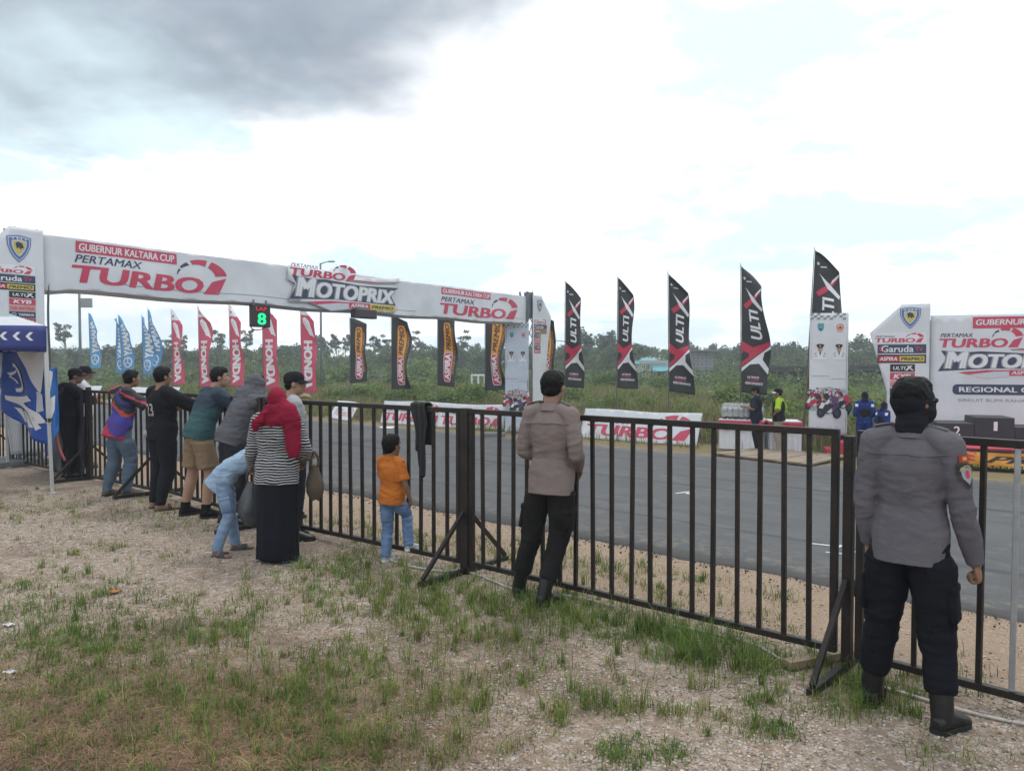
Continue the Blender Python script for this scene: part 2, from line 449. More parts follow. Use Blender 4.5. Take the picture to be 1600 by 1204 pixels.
def asphalt_material():
    m = bpy.data.materials.new('worn_asphalt'); m.use_nodes = True; t = m.node_tree; b = t.nodes['Principled BSDF']; L = t.links.new
    tcn = N(t, 'ShaderNodeTexCoord')
    def nz(scale, det=5, rough=.6, sc_=(1, 1, 1)):
        mp = N(t, 'ShaderNodeMapping'); mp.inputs['Scale'].default_value = sc_; L(tcn.outputs['Object'], mp.inputs[0])
        n = N(t, 'ShaderNodeTexNoise', inp={'Scale': scale, 'Detail': det, 'Roughness': rough}); L(mp.outputs[0], n.inputs['Vector']); return n.outputs[0]
    def rm(v, a, c):
        n = N(t, 'ShaderNodeMapRange', inp={'From Min': a, 'From Max': c}); L(v, n.inputs[0]); return n.outputs[0]
    def mx(f, a, c):
        n = N(t, 'ShaderNodeMix', data_type='RGBA'); L(f, n.inputs['Factor'])
        for s, v in ((6, a), (7, c)):
            if isinstance(v, tuple): n.inputs[s].default_value = (*v, 1)
            else: L(v, n.inputs[s])
        return n.outputs[2]
    c = mx(rm(nz(.8, 6), .35, .65), (.040, .042, .046), (.066, .069, .073))
    c = mx(rm(nz(1.0, 6, .6, (.10, 1.3, 1)), .52, .72), c, (.037, .040, .044))         # lengthwise wear
    c = mx(rm(nz(160, 2, .5), .60, .75), c, (.12, .12, .12))
    c = mx(rm(nz(120, 2, .5), .62, .75), c, (.05, .05, .052))
    sp = N(t, 'ShaderNodeSeparateXYZ'); L(tcn.outputs['Object'], sp.inputs[0])
    c = mx(rm(nz(1.0, 3, .5, (.035, 3.2, 1)), .54, .66), c, (.020, .021, .024))         # rubber laid down by tyres
    c = mx(rm(nz(2.2, 6, .7), .55, .78), c, (.135, .125, .11))                            # dust
    ad = N(t, 'ShaderNodeMath', operation='MULTIPLY_ADD', inp={1: .5, 2: -.25}); L(nz(3, 6, .7), ad.inputs[0])
    a2 = N(t, 'ShaderNodeMath', operation='ADD'); L(sp.outputs[1], a2.inputs[0]); L(ad.outputs[0], a2.inputs[1])
    c = mx(rm(a2.outputs[0], 7.2, 6.3), c, mx(rm(nz(9, 6, .7), .48, .62), (.05, .052, .056), (.17, .14, .11)))     # sand carried onto the mat
    c = mx(rm(a2.outputs[0], 15.6, 16.7), c, mx(rm(nz(5, 6, .7), .40, .62), (.055, .058, .062), (.20, .16, .115)))
    c = mx(rm(a2.outputs[0], 6.46, 6.28), c, (.035, .034, .034))                      # fresh dark shoulder of the mat
    L(c, b.inputs['Base Color']); b.inputs['Roughness'].default_value = .62; b.inputs['Specular IOR Level'].default_value = .4
    bp = N(t, 'ShaderNodeBump', inp={'Strength': .5, 'Distance': .006}); L(nz(140, 3), bp.inputs['Height']); L(bp.outputs[0], b.inputs['Normal'])
    return m
ts = lines([(-260, -40, 4), (-40, -14, .5), (-14, 10, .08), (10, 60, 2)])
V = []; rows = [None, .03, .5, 2, 4, 6, 8, 10, 10.72, None]
for k in range(len(rows)):
    for s in ts:
        j = .10 * noise.noise(Vector((s * 1.3, 3, 0))) + .05 * noise.noise(Vector((s * 6, 9, 0))) + .02 * noise.noise(Vector((s * 22, 1, 0)))
        j2 = .22 * noise.noise(Vector((s * .7, 8, 0))) + .08 * noise.noise(Vector((s * 3, 8, 2)))
        if k == 0: n, z = 6.10 + j - .03, -.03
        elif k == 1: n, z = 6.10 + j + .03, .018
        elif k == len(rows) - 1: n, z = 16.86 + j2, -.02
        elif k == len(rows) - 2: n, z = 16.80 + j2, .014
        else: n, z = 6.1 + rows[k], .02
        V.append((s, n, zbase(n) + z))
idx = np.arange(len(rows) * len(ts)).reshape(len(rows), len(ts))
F = np.stack([idx[:-1, :-1], idx[:-1, 1:], idx[1:, 1:], idx[1:, :-1]], -1).reshape(-1, 4)
track = mesh_np('race_track', V, F, asphalt_material(), smooth=True, kind='structure'); track.rotation_euler = (0, 0, rot_sn)
track['label'] = 'grey asphalt race track running past the fence'
# painted marks on the track
PAINT = mat('road_paint', (.62, .63, .64), .7, .2, 20)
mk = MB()
def stroke(a, b, w=.05):
    a, b = G(*a), G(*b); d = (b - a).normalized(); q = Vector((-d.y, d.x, 0)) * w / 2
    r = []
    for p in (a - q, b - q, b + q, a + q):
        r.append((p.x, p.y, zbase(p.dot(EN)) + .0245))
    o = len(mk.v); mk.v += r; mk._face((o, o + 1, o + 2, o + 3))
stroke((1266, 852), (1311, 857), .06); stroke((1290, 866), (1322, 869), .05); stroke((1304, 859), (1318, 855), .05); stroke((1316, 862), (1340, 866), .05)
mk2 = obj('track_marking', mk, PAINT); mk2['kind'] = 'structure'
mk = MB()
for a, b in (((1056, 773), (1086, 769)), ((1070, 770), (1076, 774)), ((590, 668), (615, 669))): stroke(a, b, .06)
mk2 = obj('track_marking', mk, PAINT); mk2['kind'] = 'structure'
# ------------------------------------------------------------------ steel crowd fence
FENCE_PTS = [Vector((-9.05, 13.35, 0)), Vector((-6.10, 11.05, 0)), Vector((-4.60, 9.86, 0)), Vector((-2.58, 7.90, 0)), Vector((-.37, 6.16, 0)), Vector((1.87, 4.24, 0)), Vector((3.93, 2.17, 0))]
FENCE_LABELS = ['dark fence panel behind the blue flag, partly hidden by the man in black',
                'short fence panel between the man in black and the man in the colourful jersey',
                'fence panel the man in the 23 shirt and the man in tan shorts lean on',
                'fence panel with a black garment over it and a small boy at its rail',
                'long fence panel in front of the officer in the middle, seen whole',
                'fence panel with one bright bar beside the officer in a balaclava']
POST_LABELS = ['fence post hidden behind the blue flag', 'fence post beside the man in black', 'braced fence post just behind the man in the 23 shirt',
               'braced fence post behind the woman in the red headscarf', 'thick braced fence post between the boy and the middle officer',
               'braced fence post beside the officer in a balaclava, wood at its foot', 'fence post out past the bright bar']
ZT, ZB = 1.325, .085
_bar_me = {}
def fence_panel(i):
    a, b = FENCE_PTS[i], FENCE_PTS[i + 1]; d = (b - a).normalized(); L = (b - a).length
    g0, g1 = .045, .055
    p0, p1 = a + d * g0, b - d * g1; Lp = (p1 - p0).length
    z0 = -.03 if i < 2 else 0
    e = empty('steel_fence', (p0.x, p0.y, z0), math.atan2(d.y, d.x))
    tag(e, FENCE_LABELS[i], 'fence', 'steel fence panels along the track')
    m = MB(); m.box((Lp / 2, 0, ZT - .02), (Lp, .042, .04)); obj('top_rail', m, STEEL, e, bevel=.004)
    m = MB(); m.box((Lp / 2, 0, ZB), (Lp, .04, .038)); obj('bottom_rail', m, STEEL, e, bevel=.004)
    for x in (.02, Lp - .02):
        m = MB(); m.box((x, 0, (ZT - .04 + ZB + .019) / 2), (.04, .038, ZT - .04 - ZB - .019)); obj('stile', m, STEEL, e, bevel=.004)
    nb = max(6, round(Lp / .148)) - 1
    for k in range(nb):
        x = Lp * (k + 1) / (nb + 1)
        if 'b' not in _bar_me:
            m = MB(); m.box((0, 0, (ZT - .04 + ZB + .019) / 2), (.026, .026, ZT - .04 - ZB - .019)); o = obj('bar', m, STEEL, e, bevel=.003); _bar_me['b'] = o
        else: o = copy_part(_bar_me['b'], e)
        o.location = (x + rnd.uniform(-.008, .008), rnd.uniform(-.003, .003), 0); o.rotation_euler = (rnd.uniform(-.004, .004), rnd.uniform(-.009, .009), rnd.uniform(-.2, .2))
        if i == 5 and k == 4:
            o.data = o.data.copy(); o.data.materials[0] = GALV; o['label'] = 'bright galvanised bar'
    # weld beads at the rail
    return e
for i in range(len(FENCE_PTS) - 1): fence_panel(i)
def fence_post(i):
    p = FENCE_PTS[i]
    d0 = (FENCE_PTS[min(i + 1, len(FENCE_PTS) - 1)] - FENCE_PTS[max(i - 1, 0)]).normalized()
    e = empty('fence_post', (p.x, p.y, terr(p.x, p.y)), math.atan2(d0.y, d0.x)); tag(e, POST_LABELS[i], 'fence post', 'braced posts between the fence panels')
    w = .085 if i == 4 else .05
    h = 1.335 if i != 5 else 1.3
    m = MB(); m.box((0, 0, h / 2), (w, .06, h)); obj('upright', m, STEEL, e, bevel=.004)
    m = MB(); m.box((0, 0, .022), (.042, 1.04, .044)); obj('foot', m, STEEL, e, bevel=.004)
    for s in (-1, 1):
        m = MB(); m.bar((0, s * .49, .052), (0, s * .032, .50), .030); obj('brace', m, STEEL, e, bevel=.003)
    return e
for i in range(len(FENCE_PTS)): fence_post(i)
# timber offcut by the foot of the braced post
a, b = G(1228, 1046), G(1328, 1026)
m = MB(); m.bar(a + EZ * .03, b + EZ * .03, .07, .045); tag(obj('timber_offcut', m, WOOD, bevel=.004), 'weathered timber offcut lying at the foot of the braced fence post', 'timber')
# pale cable lying along the fence
CABLE = mat('pale_cable', (.50, .48, .46), .6, .1)
for pts, lab in (([(600, 873), (640, 886), (690, 894), (720, 893), (752, 902), (800, 921), (845, 926), (905, 936), (960, 950)], 'pale cable lying in the grass behind the middle officer'),
                 ([(1050, 978), (1085, 986), (1120, 994), (1150, 1000), (1185, 1012), (1222, 1034)], 'pale cable looping in the grass before the long fence panel'),
                 ([(1375, 1075), (1420, 1088), (1470, 1103), (1540, 1122), (1640, 1142)], 'thin pale cable on gravel behind the balaclava officer')):
    P = [G(*q) + EZ * .012 for q in pts]; m = MB(); m.tube(P, [.008] * len(P), 8, sub=4)
    tag(obj('cable', m, CABLE, smooth=True), lab, 'cable')
# black garment hung over the top rail
def garment():
    a, b = FENCE_PTS[3], FENCE_PTS[4]; d = (b - a).normalized(); q = Vector((d.y, -d.x, 0)) * -1   # q points to the track
    s0 = None
    # where the rail is seen at px 660
    best = min((abs(((a + d * t).x / (a + d * t).y) * 1200 + 800 - 661), t) for t in [k * .01 for k in range(290)]); c = a + d * best[1]
    P = []
    nu, nv = 15, 44
    for i in range(nu):
        u = i / (nu - 1) * 2 - 1; row = []
        for j in range(nv):
            t = j / (nv - 1)            # 0 near hem, 1 far hem
            ln, lf = .56 + .05 * math.sin(3 * u) - (.16 if u < -.5 else 0), .34
            arc_ = t * (ln + lf + .10) - ln
            wv = .012 * math.sin(u * 7 + 1.5 * math.sin(t * 4)) + .01 * noise.noise(Vector((u * 2, t * 6, 1)))
            wd = .060 + .030 * math.exp(-((t - .45) / .12) ** 2) - .02 * max(0, .3 - t) * (1 if u > 0 else 1.5)
            if arc_ < 0: z = ZT + .014 + arc_; y = -.036 - wv
            elif arc_ < .10:
                th = math.pi * arc_ / .10; z = ZT + .014 + .02 * math.sin(th); y = -.036 * math.cos(th) - wv * math.cos(th)
            else: z = ZT + .014 - (arc_ - .10); y = .036 + wv
            row.append(c + d * (u * wd + .012 * math.sin(t * 9)) + q * y + EZ * z)
        P.append(row)
    m = MB(); m.grid(P); o = obj('hanging_garment', m, cloth('black_cloth', (.012, .012, .016)), smooth=True)
    md = o.modifiers.new('s', 'SOLIDIFY'); md.thickness = .012; md.offset = 0
    tag(o, 'black garment slung over the fence rail beside the small boy', 'garment')
garment()

# ------------------------------------------------------------------ logos (drawn as flat print, unit boxes)
def turbo_logo(x, y, w, h, pert=True, red=PINKRED, dark=NAVY, layer=1):
    """wordmark with a gauge arc at its end; box holds the lot"""
    L = []
    L.append((T('TURBO', x, y, w * .83, h * .47, .035, .12), red, layer))
    if pert: L.append((T('PERTAMAX', x + w * .015, y + h * .54, w * .40, h * .20, .012, .25), dark, layer))
    cx, cy, rx = x + w * .82, y + h * .50, w * .18
    q = h * .5 / rx
    for a0, a1, r0, r1, r0b, r1b in ((178, 158, .97, 1.0, .90, 1.0), (152, 128, .90, 1.0, .80, 1.0), (118, 78, .78, 1.02, .66, 1.04), (68, 10, .64, 1.04, .55, 1.06)):
        V_, F_ = arc(0, 0, r0, r1, a0, a1, 8, 1, r0b, r1b)
        L.append((([(cx + a * rx, cy + b * rx * q) for a, b in V_], F_), red if a0 < 125 else dark, layer))
    L.append((poly((cx + rx * 1.02, cy + h * .02), (cx + rx * .70, cy - h * .50), (cx + rx * .05, cy - h * .50), (cx + rx * .42, cy - h * .12)), red, layer))
    return L
def motoprix_logo(x, y, w, h, strip=True):
    L = []
    P = lambda a, b: (x + a * w, y + b * h)
    L.append((poly(P(.00, .16), P(.06, .60), P(.02, .86), P(.20, .80), P(.30, .83), P(.60, .76), P(.99, .82), P(.90, .62), P(.96, .22), P(.40, .26)), NAVY, 1))
    sh = .16
    for st, bx_, bw, by_, bh in (('OTOPRIX', .215, .73, .265, .45), ('M', .05, .165, .255, .545)):
        for col_, grow, bold_, ly in ((GREY, .012, .085, 2), (WHITE, 0, .045, 3)):
            V_, F_ = T(st, 0, 0, 1, 1, bold_, .18)
            L.append((([(*P(bx_ - grow + p[0] * (bw + 2 * grow), by_ - grow * 1.5 + p[1] * (bh + 3 * grow) * (1.05 - .05 * p[0])), *p[2:]) for p in V_], F_), col_, ly))
    L.append((poly(P(.14, .12), P(.34, .20), P(.58, .20), P(.58, .17), P(.40, .15), P(.22, .05)), PINKRED, 2))
    L.append((poly(P(.22, .05), P(.40, .15), P(.56, .17), P(.58, .05), P(.34, -.10)), PALE, 2))
    L.append((poly(P(.50, .90), P(.72, .92), P(1.02, 1.04), P(.95, .92), P(.74, .84), P(.52, .85)), GREY, 2))
    L.append((poly(P(.55, .915), P(.76, .935), P(.90, .99), P(.74, .90), P(.56, .885)), PINKRED, 3))
    if strip:
        L.append((rrect(x + w * .50, y + h * .02, w * .20, h * .19, h * .03), PINKRED, 3)); L.append((T('ASPIRA', x + w * .515, y + h * .055, w * .165, h * .115, .03, .15), WHITE, 4))
        L.append((rrect(x + w * .70, y + h * .02, w * .25, h * .19, h * .03), YELL, 3)); L.append((T('PREMIO', x + w * .715, y + h * .065, w * .215, h * .10, .03, .2), BLK, 4))
    return L
def shield_logo(x, y, w, h):
    P = lambda a, b: (x + a * w, y + b * h)
    def sh(k):
        pts = [(0, .93), (.22, .97), (.5, 1), (.78, .97), (1, .93), (.98, .62), (.86, .36), (.70, .16), (.5, 0), (.30, .16), (.14, .36), (.02, .62)]
        return poly(*[P(.5 + (a - .5) * k, .56 + (b - .56) * k) for a, b in pts])
    L = [(sh(1.0), BLUE, 1), (sh(.92), PALE, 2), (sh(.84), mat('shield_blue', (.10, .17, .40), .5, .05), 3), (sh(.62), PALE, 4), (sh(.50), YELL, 5)]
    L.append((T('I M I', x + w * .22, y + h * .83, w * .56, h * .08, .03), WHITE, 6))
    L.append((poly(P(.34, .70), P(.46, .76), P(.62, .70), P(.70, .52), P(.60, .54), P(.56, .46), P(.48, .56), P(.40, .48)), NAVY, 6))
    return L
def wing_logo(x, y, w, h, m=WHITE, layer=1, flip=False):
    f = lambda a, b: (x + (1 - a if flip else a) * w, y + b * h)
    L = []
    for k in range(5):
        b = k / 5
        L.append((poly(f(.0 + .12 * k, .86 - .16 * k), f(.92, 1 - .05 * k), f(1, .86 - .14 * k), f(.26 + .13 * k, .70 - .165 * k)), m, layer + (k % 2)))
    L.append((poly(f(.80, .98), f(1, 1), f(1, .0), f(.62, .06), f(.86, .4)), m, layer + 2))
    return L
def fork_emblem(cx, cy, r, m=WHITE, layer=1, fn=lambda a, b: (a, b)):
    L = [(arc(cx, cy, r * .80, r, 0, 360, 28), m, layer)]
    for k in range(3):
        a = R(90 + 120 * k); d = (math.cos(a), math.sin(a)); q = (-d[1], d[0])
        F_ = lambda u, v: (cx + d[0] * u * r + q[0] * v * r, cy + d[1] * u * r + q[1] * v * r)
        L.append((poly(F_(-.12, -.045), F_(.38, -.045), F_(.38, -.17), F_(.74, -.13), F_(.74, -.06), F_(.50, -.06), F_(.50, .06), F_(.74, .06), F_(.74, .13), F_(.38, .17), F_(.38, .045), F_(-.12, .045)), m, layer))
    return L
def sponsor_column(x, top, w, unit, inset=.20, left=False):
    """stack of sponsor plates hung from `top` downwards, right edge at x + w"""
    L = []; r = x + w; y = top - unit * 1.25
    L += [(rect(x, y, w, unit * 1.2), WHITE, 1)] + turbo_logo(x + w * .05, y + unit * .1, w * .9, unit * 1.05, layer=2)
    y -= unit * 1.12
    L += [(rect(x + w * .10, y, w * .90, unit), NAVY, 1), (T('Garuda', x + w * .17, y + unit * .14, w * .60, unit * .74, .02), WHITE, 2), (T('TV', x + w * .80, y + unit * .26, w * .14, unit * .46, .02), PINKRED, 2), (arc(x + w * .19, y + unit * .52, unit * .22, unit * .34, 100, 330, 10), PINKRED, 3)]
    y -= unit * 1.08
    L += [(rect(x + w * .10, y, w * .90, unit * .95), BLK, 1), (rect(x + w * .12, y + unit * .16, w * .38, unit * .62), RED, 2), (T('ASPIRA', x + w * .14, y + unit * .26, w * .33, unit * .42, .03, .15), WHITE, 3),
          (rect(x + w * .51, y + unit * .16, w * .46, unit * .62), YELL, 2), (T('PREMIO', x + w * .535, y + unit * .28, w * .41, unit * .38, .03, .2), BLK, 3)]
    hw = w * .46; bx = x + w * .1 if left else r - w * inset - hw
    y -= unit * .98
    L += [(rect(bx, y, hw, unit * .85), BLK, 1), (T('ULTI', bx + hw * .12, y + unit * .22, hw * .5, unit * .38, .03, .15), WHITE, 2), (poly((bx + hw * .60, y + unit * .14), (bx + hw * .70, y + unit * .14), (bx + hw * .90, y + unit * .70), (bx + hw * .80, y + unit * .70)), WHITE, 2), (poly((bx + hw * .88, y + unit * .14), (bx + hw * .96, y + unit * .14), (bx + hw * .72, y + unit * .70), (bx + hw * .66, y + unit * .70)), WHITE, 2)]
    y -= unit * .92
    L += [(rect(bx, y, hw, unit * .82), PINKRED, 1), (T('KYB', bx + hw * .14, y + unit * .16, hw * .7, unit * .5, .04, .2), WHITE, 2)]
    y -= unit * .86
    L += [(rect(bx, y, hw, unit * .78), ROSE, 1), (T('GS ASTRA', bx + hw * .05, y + unit * .2, hw * .9, unit * .36, .01), PINKRED, 2)]
    y -= unit * .88
    L += [(rect(bx, y, hw, unit * .80), NAVY, 1)] + fork_emblem(bx + hw * .17, y + unit * .40, unit * .28, PALE, 2) + [(T('YAMAHA', bx + hw * .34, y + unit * .22, hw * .60, unit * .36, .03), WHITE, 2)]
    y -= unit * .86
    L += [(rect(bx, y, hw, unit * .78), RED, 1), (T('HONDA', bx + hw * .38, y + unit * .22, hw * .56, unit * .34, .03), WHITE, 2)] + wing_logo(bx + hw * .06, y + unit * .16, hw * .26, unit * .46, WHITE, 2)
    return L
def plane_fn(o, X, Y, nrm, wr=0, ws=1.0):
    """maps (x, y, off) onto a slightly rumpled sheet"""
    o, X, Y, nrm = Vector(o), Vector(X), Vector(Y), Vector(nrm)
    def f(x, y, off=0):
        d = wr * (noise.noise(Vector((x * ws, y * ws * 1.6, o.x))) + .5 * noise.noise(Vector((x * ws * 3.1, y * ws * 2.2, o.y)))) if wr else 0
        return o + X * x + Y * y + nrm * (off + d)
    return f
def sheet(name, fn, outline, mats, parent, thick=.012, step=.12, side=-1):
    """a cloth/board panel: triangulated outline, subdivided so it can follow fn, given a thickness"""
    V_, F_ = poly(*outline); bm = bmesh.new(); vs = [bm.verts.new((a, b, 0)) for a, b in V_]
    for t in F_: bm.faces.new([vs[q] for q in t])
    for _ in range(6):
        es = [e for e in bm.edges if e.calc_length() > step]
        if not es: break
        bmesh.ops.subdivide_edges(bm, edges=es, cuts=1); bmesh.ops.triangulate(bm, faces=[f for f in bm.faces if len(f.verts) > 3])
    bmesh.ops.beautify_fill(bm, faces=bm.faces[:], edges=bm.edges[:])
    for f in bm.faces:
        f.normal_update()
        if f.normal.z < 0: f.normal_flip()
    for v in bm.verts: v.co = fn(v.co.x, v.co.y, 0)
    me = bpy.data.meshes.new(name); bm.to_mesh(me); bm.free()
    o = obj(name, me, mats, parent, smooth=True)
    md = o.modifiers.new('s', 'SOLIDIFY'); md.thickness = thick; md.offset = side
    return o
WINGSHAPE = lambda w, h, cut, side: None
# ------------------------------------------------------------------ gantry over the track
GA = Vector((-7.88, 12.9, 0)); GB = Vector((.50, 25.2, 0)); GD = (GB - GA).normalized(); GL = (GB - GA).length
GN = Vector((GD.y, -GD.x, 0))                                  # towards the camera side
ZTOP, BH = 3.83, .90
gantry = empty('start_gantry', (0, 0, 0)); tag(gantry, 'white race gantry with sponsor banner spanning the asphalt track', 'gantry')
def wing(o, X, w, mirror, name='tower_panel', top=3.88, bot=.25, parent=gantry, wide=1.0):
    """tower panel: straight inner edge, pointed outer edge"""
    fn = plane_fn(o, X, EZ, GN, .012, 1.2)
    pts = [(0, bot), (0, top), (w * .62, top), (w * 1.42, top - .68), (w * .80, bot + 1.2), (w * .66, bot)]
    if mirror: pts = pts
    return fn, sheet(name, fn, pts, VINYL, parent, .03, side=1 if X.dot(GD) < 0 else -1)
# near tower: from the beam end away from the track
fnA, _ = wing(GA - GD * .0 + EZ * 0 + GN * .10, -GD, .82, False, bot=.20)
fnA2 = lambda x, y, off: fnA(-x, y, off)
printed('emblem', shield_logo(-.56, 3.31, .37, .44), fnA2, gantry, .2)
printed('logo', sponsor_column(-1.00, 3.27, .86, .120, 0), fnA2, gantry, .2)
# far tower
fnB, _ = wing(GB + GD * .20 + GN * .10, GD, .80, False, top=3.90, bot=-.55)
printed('emblem', shield_logo(.22, 3.34, .34, .42), fnB, gantry, .2)
Ls = sponsor_column(-.02, 3.14, .86, .145, 0, True)
printed('logo', Ls, fnB, gantry, .2)
# trusses inside the towers and beam
m = MB()
def truss(m, a, b, w, n):
    a, b = Vector(a), Vector(b); d = (b - a); Zd = d.normalized()
    X = GD if abs(Zd.z) > .5 else EZ; Y = Zd.cross(X).normalized(); c = [X * i * w / 2 + Y * j * w / 2 for i, j in ((-1, -1), (1, -1), (1, 1), (-1, 1))]
    for q in c: m.bar(a + q, b + q, .04)
    for k in range(n):
        p, r = a + d * (k / n), a + d * ((k + 1) / n)
        for i in range(4): m.bar(p + c[i], r + c[(i + 1) % 4], .02)
truss(m, GA - GD * .22 - GN * .18 + EZ * terr(GA.x, GA.y), GA - GD * .22 - GN * .18 + EZ * 3.9, .34, 8)
obj('tower_truss', m, GREYST, gantry)
m = MB(); truss(m, GB + GD * .12 - GN * .12 + EZ * (terr(GB.x, GB.y)), GB + GD * .12 - GN * .12 + EZ * 4.0, .30, 9); obj('tower_truss', m, GREYST, gantry)
m = MB(); m.box(GB + GD * .12 - GN * .02 + EZ * 3.55, (.30, .05, .86), GD, GN, EZ); obj('tower_sleeve', m, GREYST, gantry)
m = MB(); m.box(GB + GD * .3 - GN * .3 + EZ * (terr(GB.x, GB.y) + .06), (1.1, 1.1, .08), GD, GN, EZ); obj('base_plate', m, GREYST, gantry)
m = MB(); m.box(GA - GD * .3 - GN * .3 + EZ * .05, (1.0, 1.0, .08), GD, GN, EZ); obj('base_plate', m, GREYST, gantry)
m = MB(); truss(m, GA - GN * .26 + EZ * 3.48, GB - GN * .26 + EZ * 3.48, .28, 26); obj('beam_truss', m, GREYST, gantry)
# beam banner (front and back, closed below)
beam0 = plane_fn(GA + EZ * (ZTOP - BH), GD, EZ, GN, .035, .8)
def fnBeam(x, y, off=0):
    p = beam0(x, y, off); t = x / GL
    p.z += .03 * math.sin(x * 1.9) * (1 - y / BH) * .6 + .02 * noise.noise(Vector((x * .5, 0, 3))) * (y / BH)
    p.z -= .05 * math.exp(-((x - .1) / .25) ** 2) * (1 - y / BH)
    return p
sheet('beam_banner', fnBeam, [(0, 0), (GL, 0.0), (GL, BH), (0, BH)], VINYL, gantry, .02, .09)
back = plane_fn(GA + EZ * (ZTOP - BH) - GN * .46, GD, EZ, GN, .02, .55)
sheet('beam_banner', back, [(0, .02), (GL, .02), (GL, BH), (0, BH)], VINYL, gantry, .02, .4)
# underside and fold strip
P = [[fnBeam(GL * i / 60, 0, -.015 - .44 * j / 4) - EZ * (.05 * math.sin(math.pi * j / 4)) for j in range(5)] for i in range(61)]
m = MB(); m.grid(P); obj('beam_underside', m, VINYL, gantry, smooth=True)
m = MB()
for x0, x1, yy in ((1.2, 6.4, .16), (6.45, 9.4, .13), (11.9, 14.7, .14)):
    k = 30; P = [[fnBeam(x0 + (x1 - x0) * i / k, yy + .012 * j, .006) for j in range(2)] for i in range(k + 1)]; m.grid(P)
obj('seam', m, GREY, gantry)
# print on the beam.  positions along the beam from the pixel column it is seen at
def bx(px):
    d = ray(px, 500); # intersect with the beam plane
    t = (GA.dot(GN)) / (d.x * GN.x + d.y * GN.y); p = Vector((d.x * t, d.y * t, 0)); return (p - GA).dot(GD)
def by(px, py):
    d = ray(px, py); t = GA.dot(GN) / (d.x * GN.x + d.y * GN.y); return 1.7 + d.z * t - (ZTOP - BH)
x0, x1 = bx(119), bx(277)
printed('lettering', [(rect(x0, .655, x1 - x0, .20), PINKRED, 1), (T('GUBERNUR KALTARA CUP', x0 + .05, .69, x1 - x0 - .1, .13, .03, .1), WHITE, 2)], fnBeam, gantry, .09)
x0, x1 = bx(113), bx(354); printed('logo', turbo_logo(x0, .13, x1 - x0, .66), fnBeam, gantry, .09)
x0, x1 = bx(690), bx(767)
printed('lettering', [(rect(x0, .66, x1 - x0, .19), PINKRED, 1), (T('GUBERNUR KALTARA CUP', x0 + .05, .695, x1 - x0 - .1, .12, .03, .1), WHITE, 2)], fnBeam, gantry, .09)
x0, x1 = bx(687), bx(808); printed('logo', turbo_logo(x0, .10, x1 - x0, .66), fnBeam, gantry, .09)
# the big cut-out sign standing proud of the beam
sx0, sx1 = bx(449), bx(621); sw = sx1 - sx0
cut = plane_fn(GA + GN * .07 + EZ * (ZTOP - BH), GD, EZ, GN)
board = [(sx0, .12), (sx0 + sw * .05, .62), (sx0 - .02, .70), (sx0, 1.08), (sx0 + sw * .32, 1.07), (sx0 + sw * .38, 1.20), (sx0 + sw * .46, 1.26), (sx0 + sw * .55, 1.2), (sx0 + sw * .57, 1.0), (sx0 + sw * .58, .98), (sx0 + sw * .75, 1.0), (sx0 + sw * 1.02, 1.12), (sx0 + sw * .97, .98), (sx0 + sw * .99, .80), (sx0 + sw * .92, .62), (sx0 + sw * .98, .18), (sx0 + sw * .94, .02), (sx0 + sw * .5, .02), (sx0 + sw * .34, -.06), (sx0 + sw * .16, .14)]
board = [(a_, .02 + (b_ - .02) * .84) for a_, b_ in board]
cutout = sheet('cutout_sign', cut, board, WHITE, gantry, .03, .5)
o = printed('logo', motoprix_logo(sx0, .045, sw, .77), cut, gantry, .4); o.parent = cutout
o = printed('logo', turbo_logo(sx0 + .02, .70, sw * .56, .37), cut, gantry, .4); o.parent = cutout
# cables and eyebolts at the near end
m = MB()
m.tube([GA + GD * .12 + EZ * 3.1, GA + GD * .10 + EZ * 2.4, GA + GD * .12 + EZ * 1.5, GA + GD * .1 + EZ * .2], [.018] * 4, 6, sub=4); obj('cable', m, POLEM, gantry)

# hanging lap display
xl0, xl1 = bx(391), bx(419)
lap = empty('lap_display', GA + GD * ((xl0 + xl1) / 2) + GN * .02 + EZ * (ZTOP - BH - .02), math.atan2(GD.y, GD.x)); tag(lap, 'black lap counter with green digit hanging under the white beam', 'display')
lw = xl1 - xl0; lh = .47
m = MB(); m.box((0, 0, -lh / 2 - .0), (lw, .12, lh)); obj('housing', m, BLK, lap, bevel=.01)
for s in (-1, 1):
    m = MB(); m.box((s * lw * .35, 0, .05), (.03, .03, .12)); obj('bracket', m, GREYST, lap)
GRN = mat('green_led', (.02, .3, .15), .5, 0, emit=(.0, 1.0, .34), estr=.95); RLED = mat('red_led', (.3, .01, .01), .5, 0, emit=(.75, .01, .02), estr=.8)
fnL = lambda x, y, off: Vector((x, -.061 - off, y))
printed('digit', [(T('8', -.11, -.42, .22, .25, .035), GRN, 1)], fnL, lap); printed('lettering', [(T('LAP', -.15, -.12, .28, .075, .02), RLED, 1)], fnL, lap)
m = MB(); m.tube([(-.2, .05, -lh), (-.1, .06, -lh - .06), (.05, .05, -lh - .05), (.2, .05, -lh + .01)], [.012] * 4, 6, sub=4); obj('cable', m, POLEM, lap)
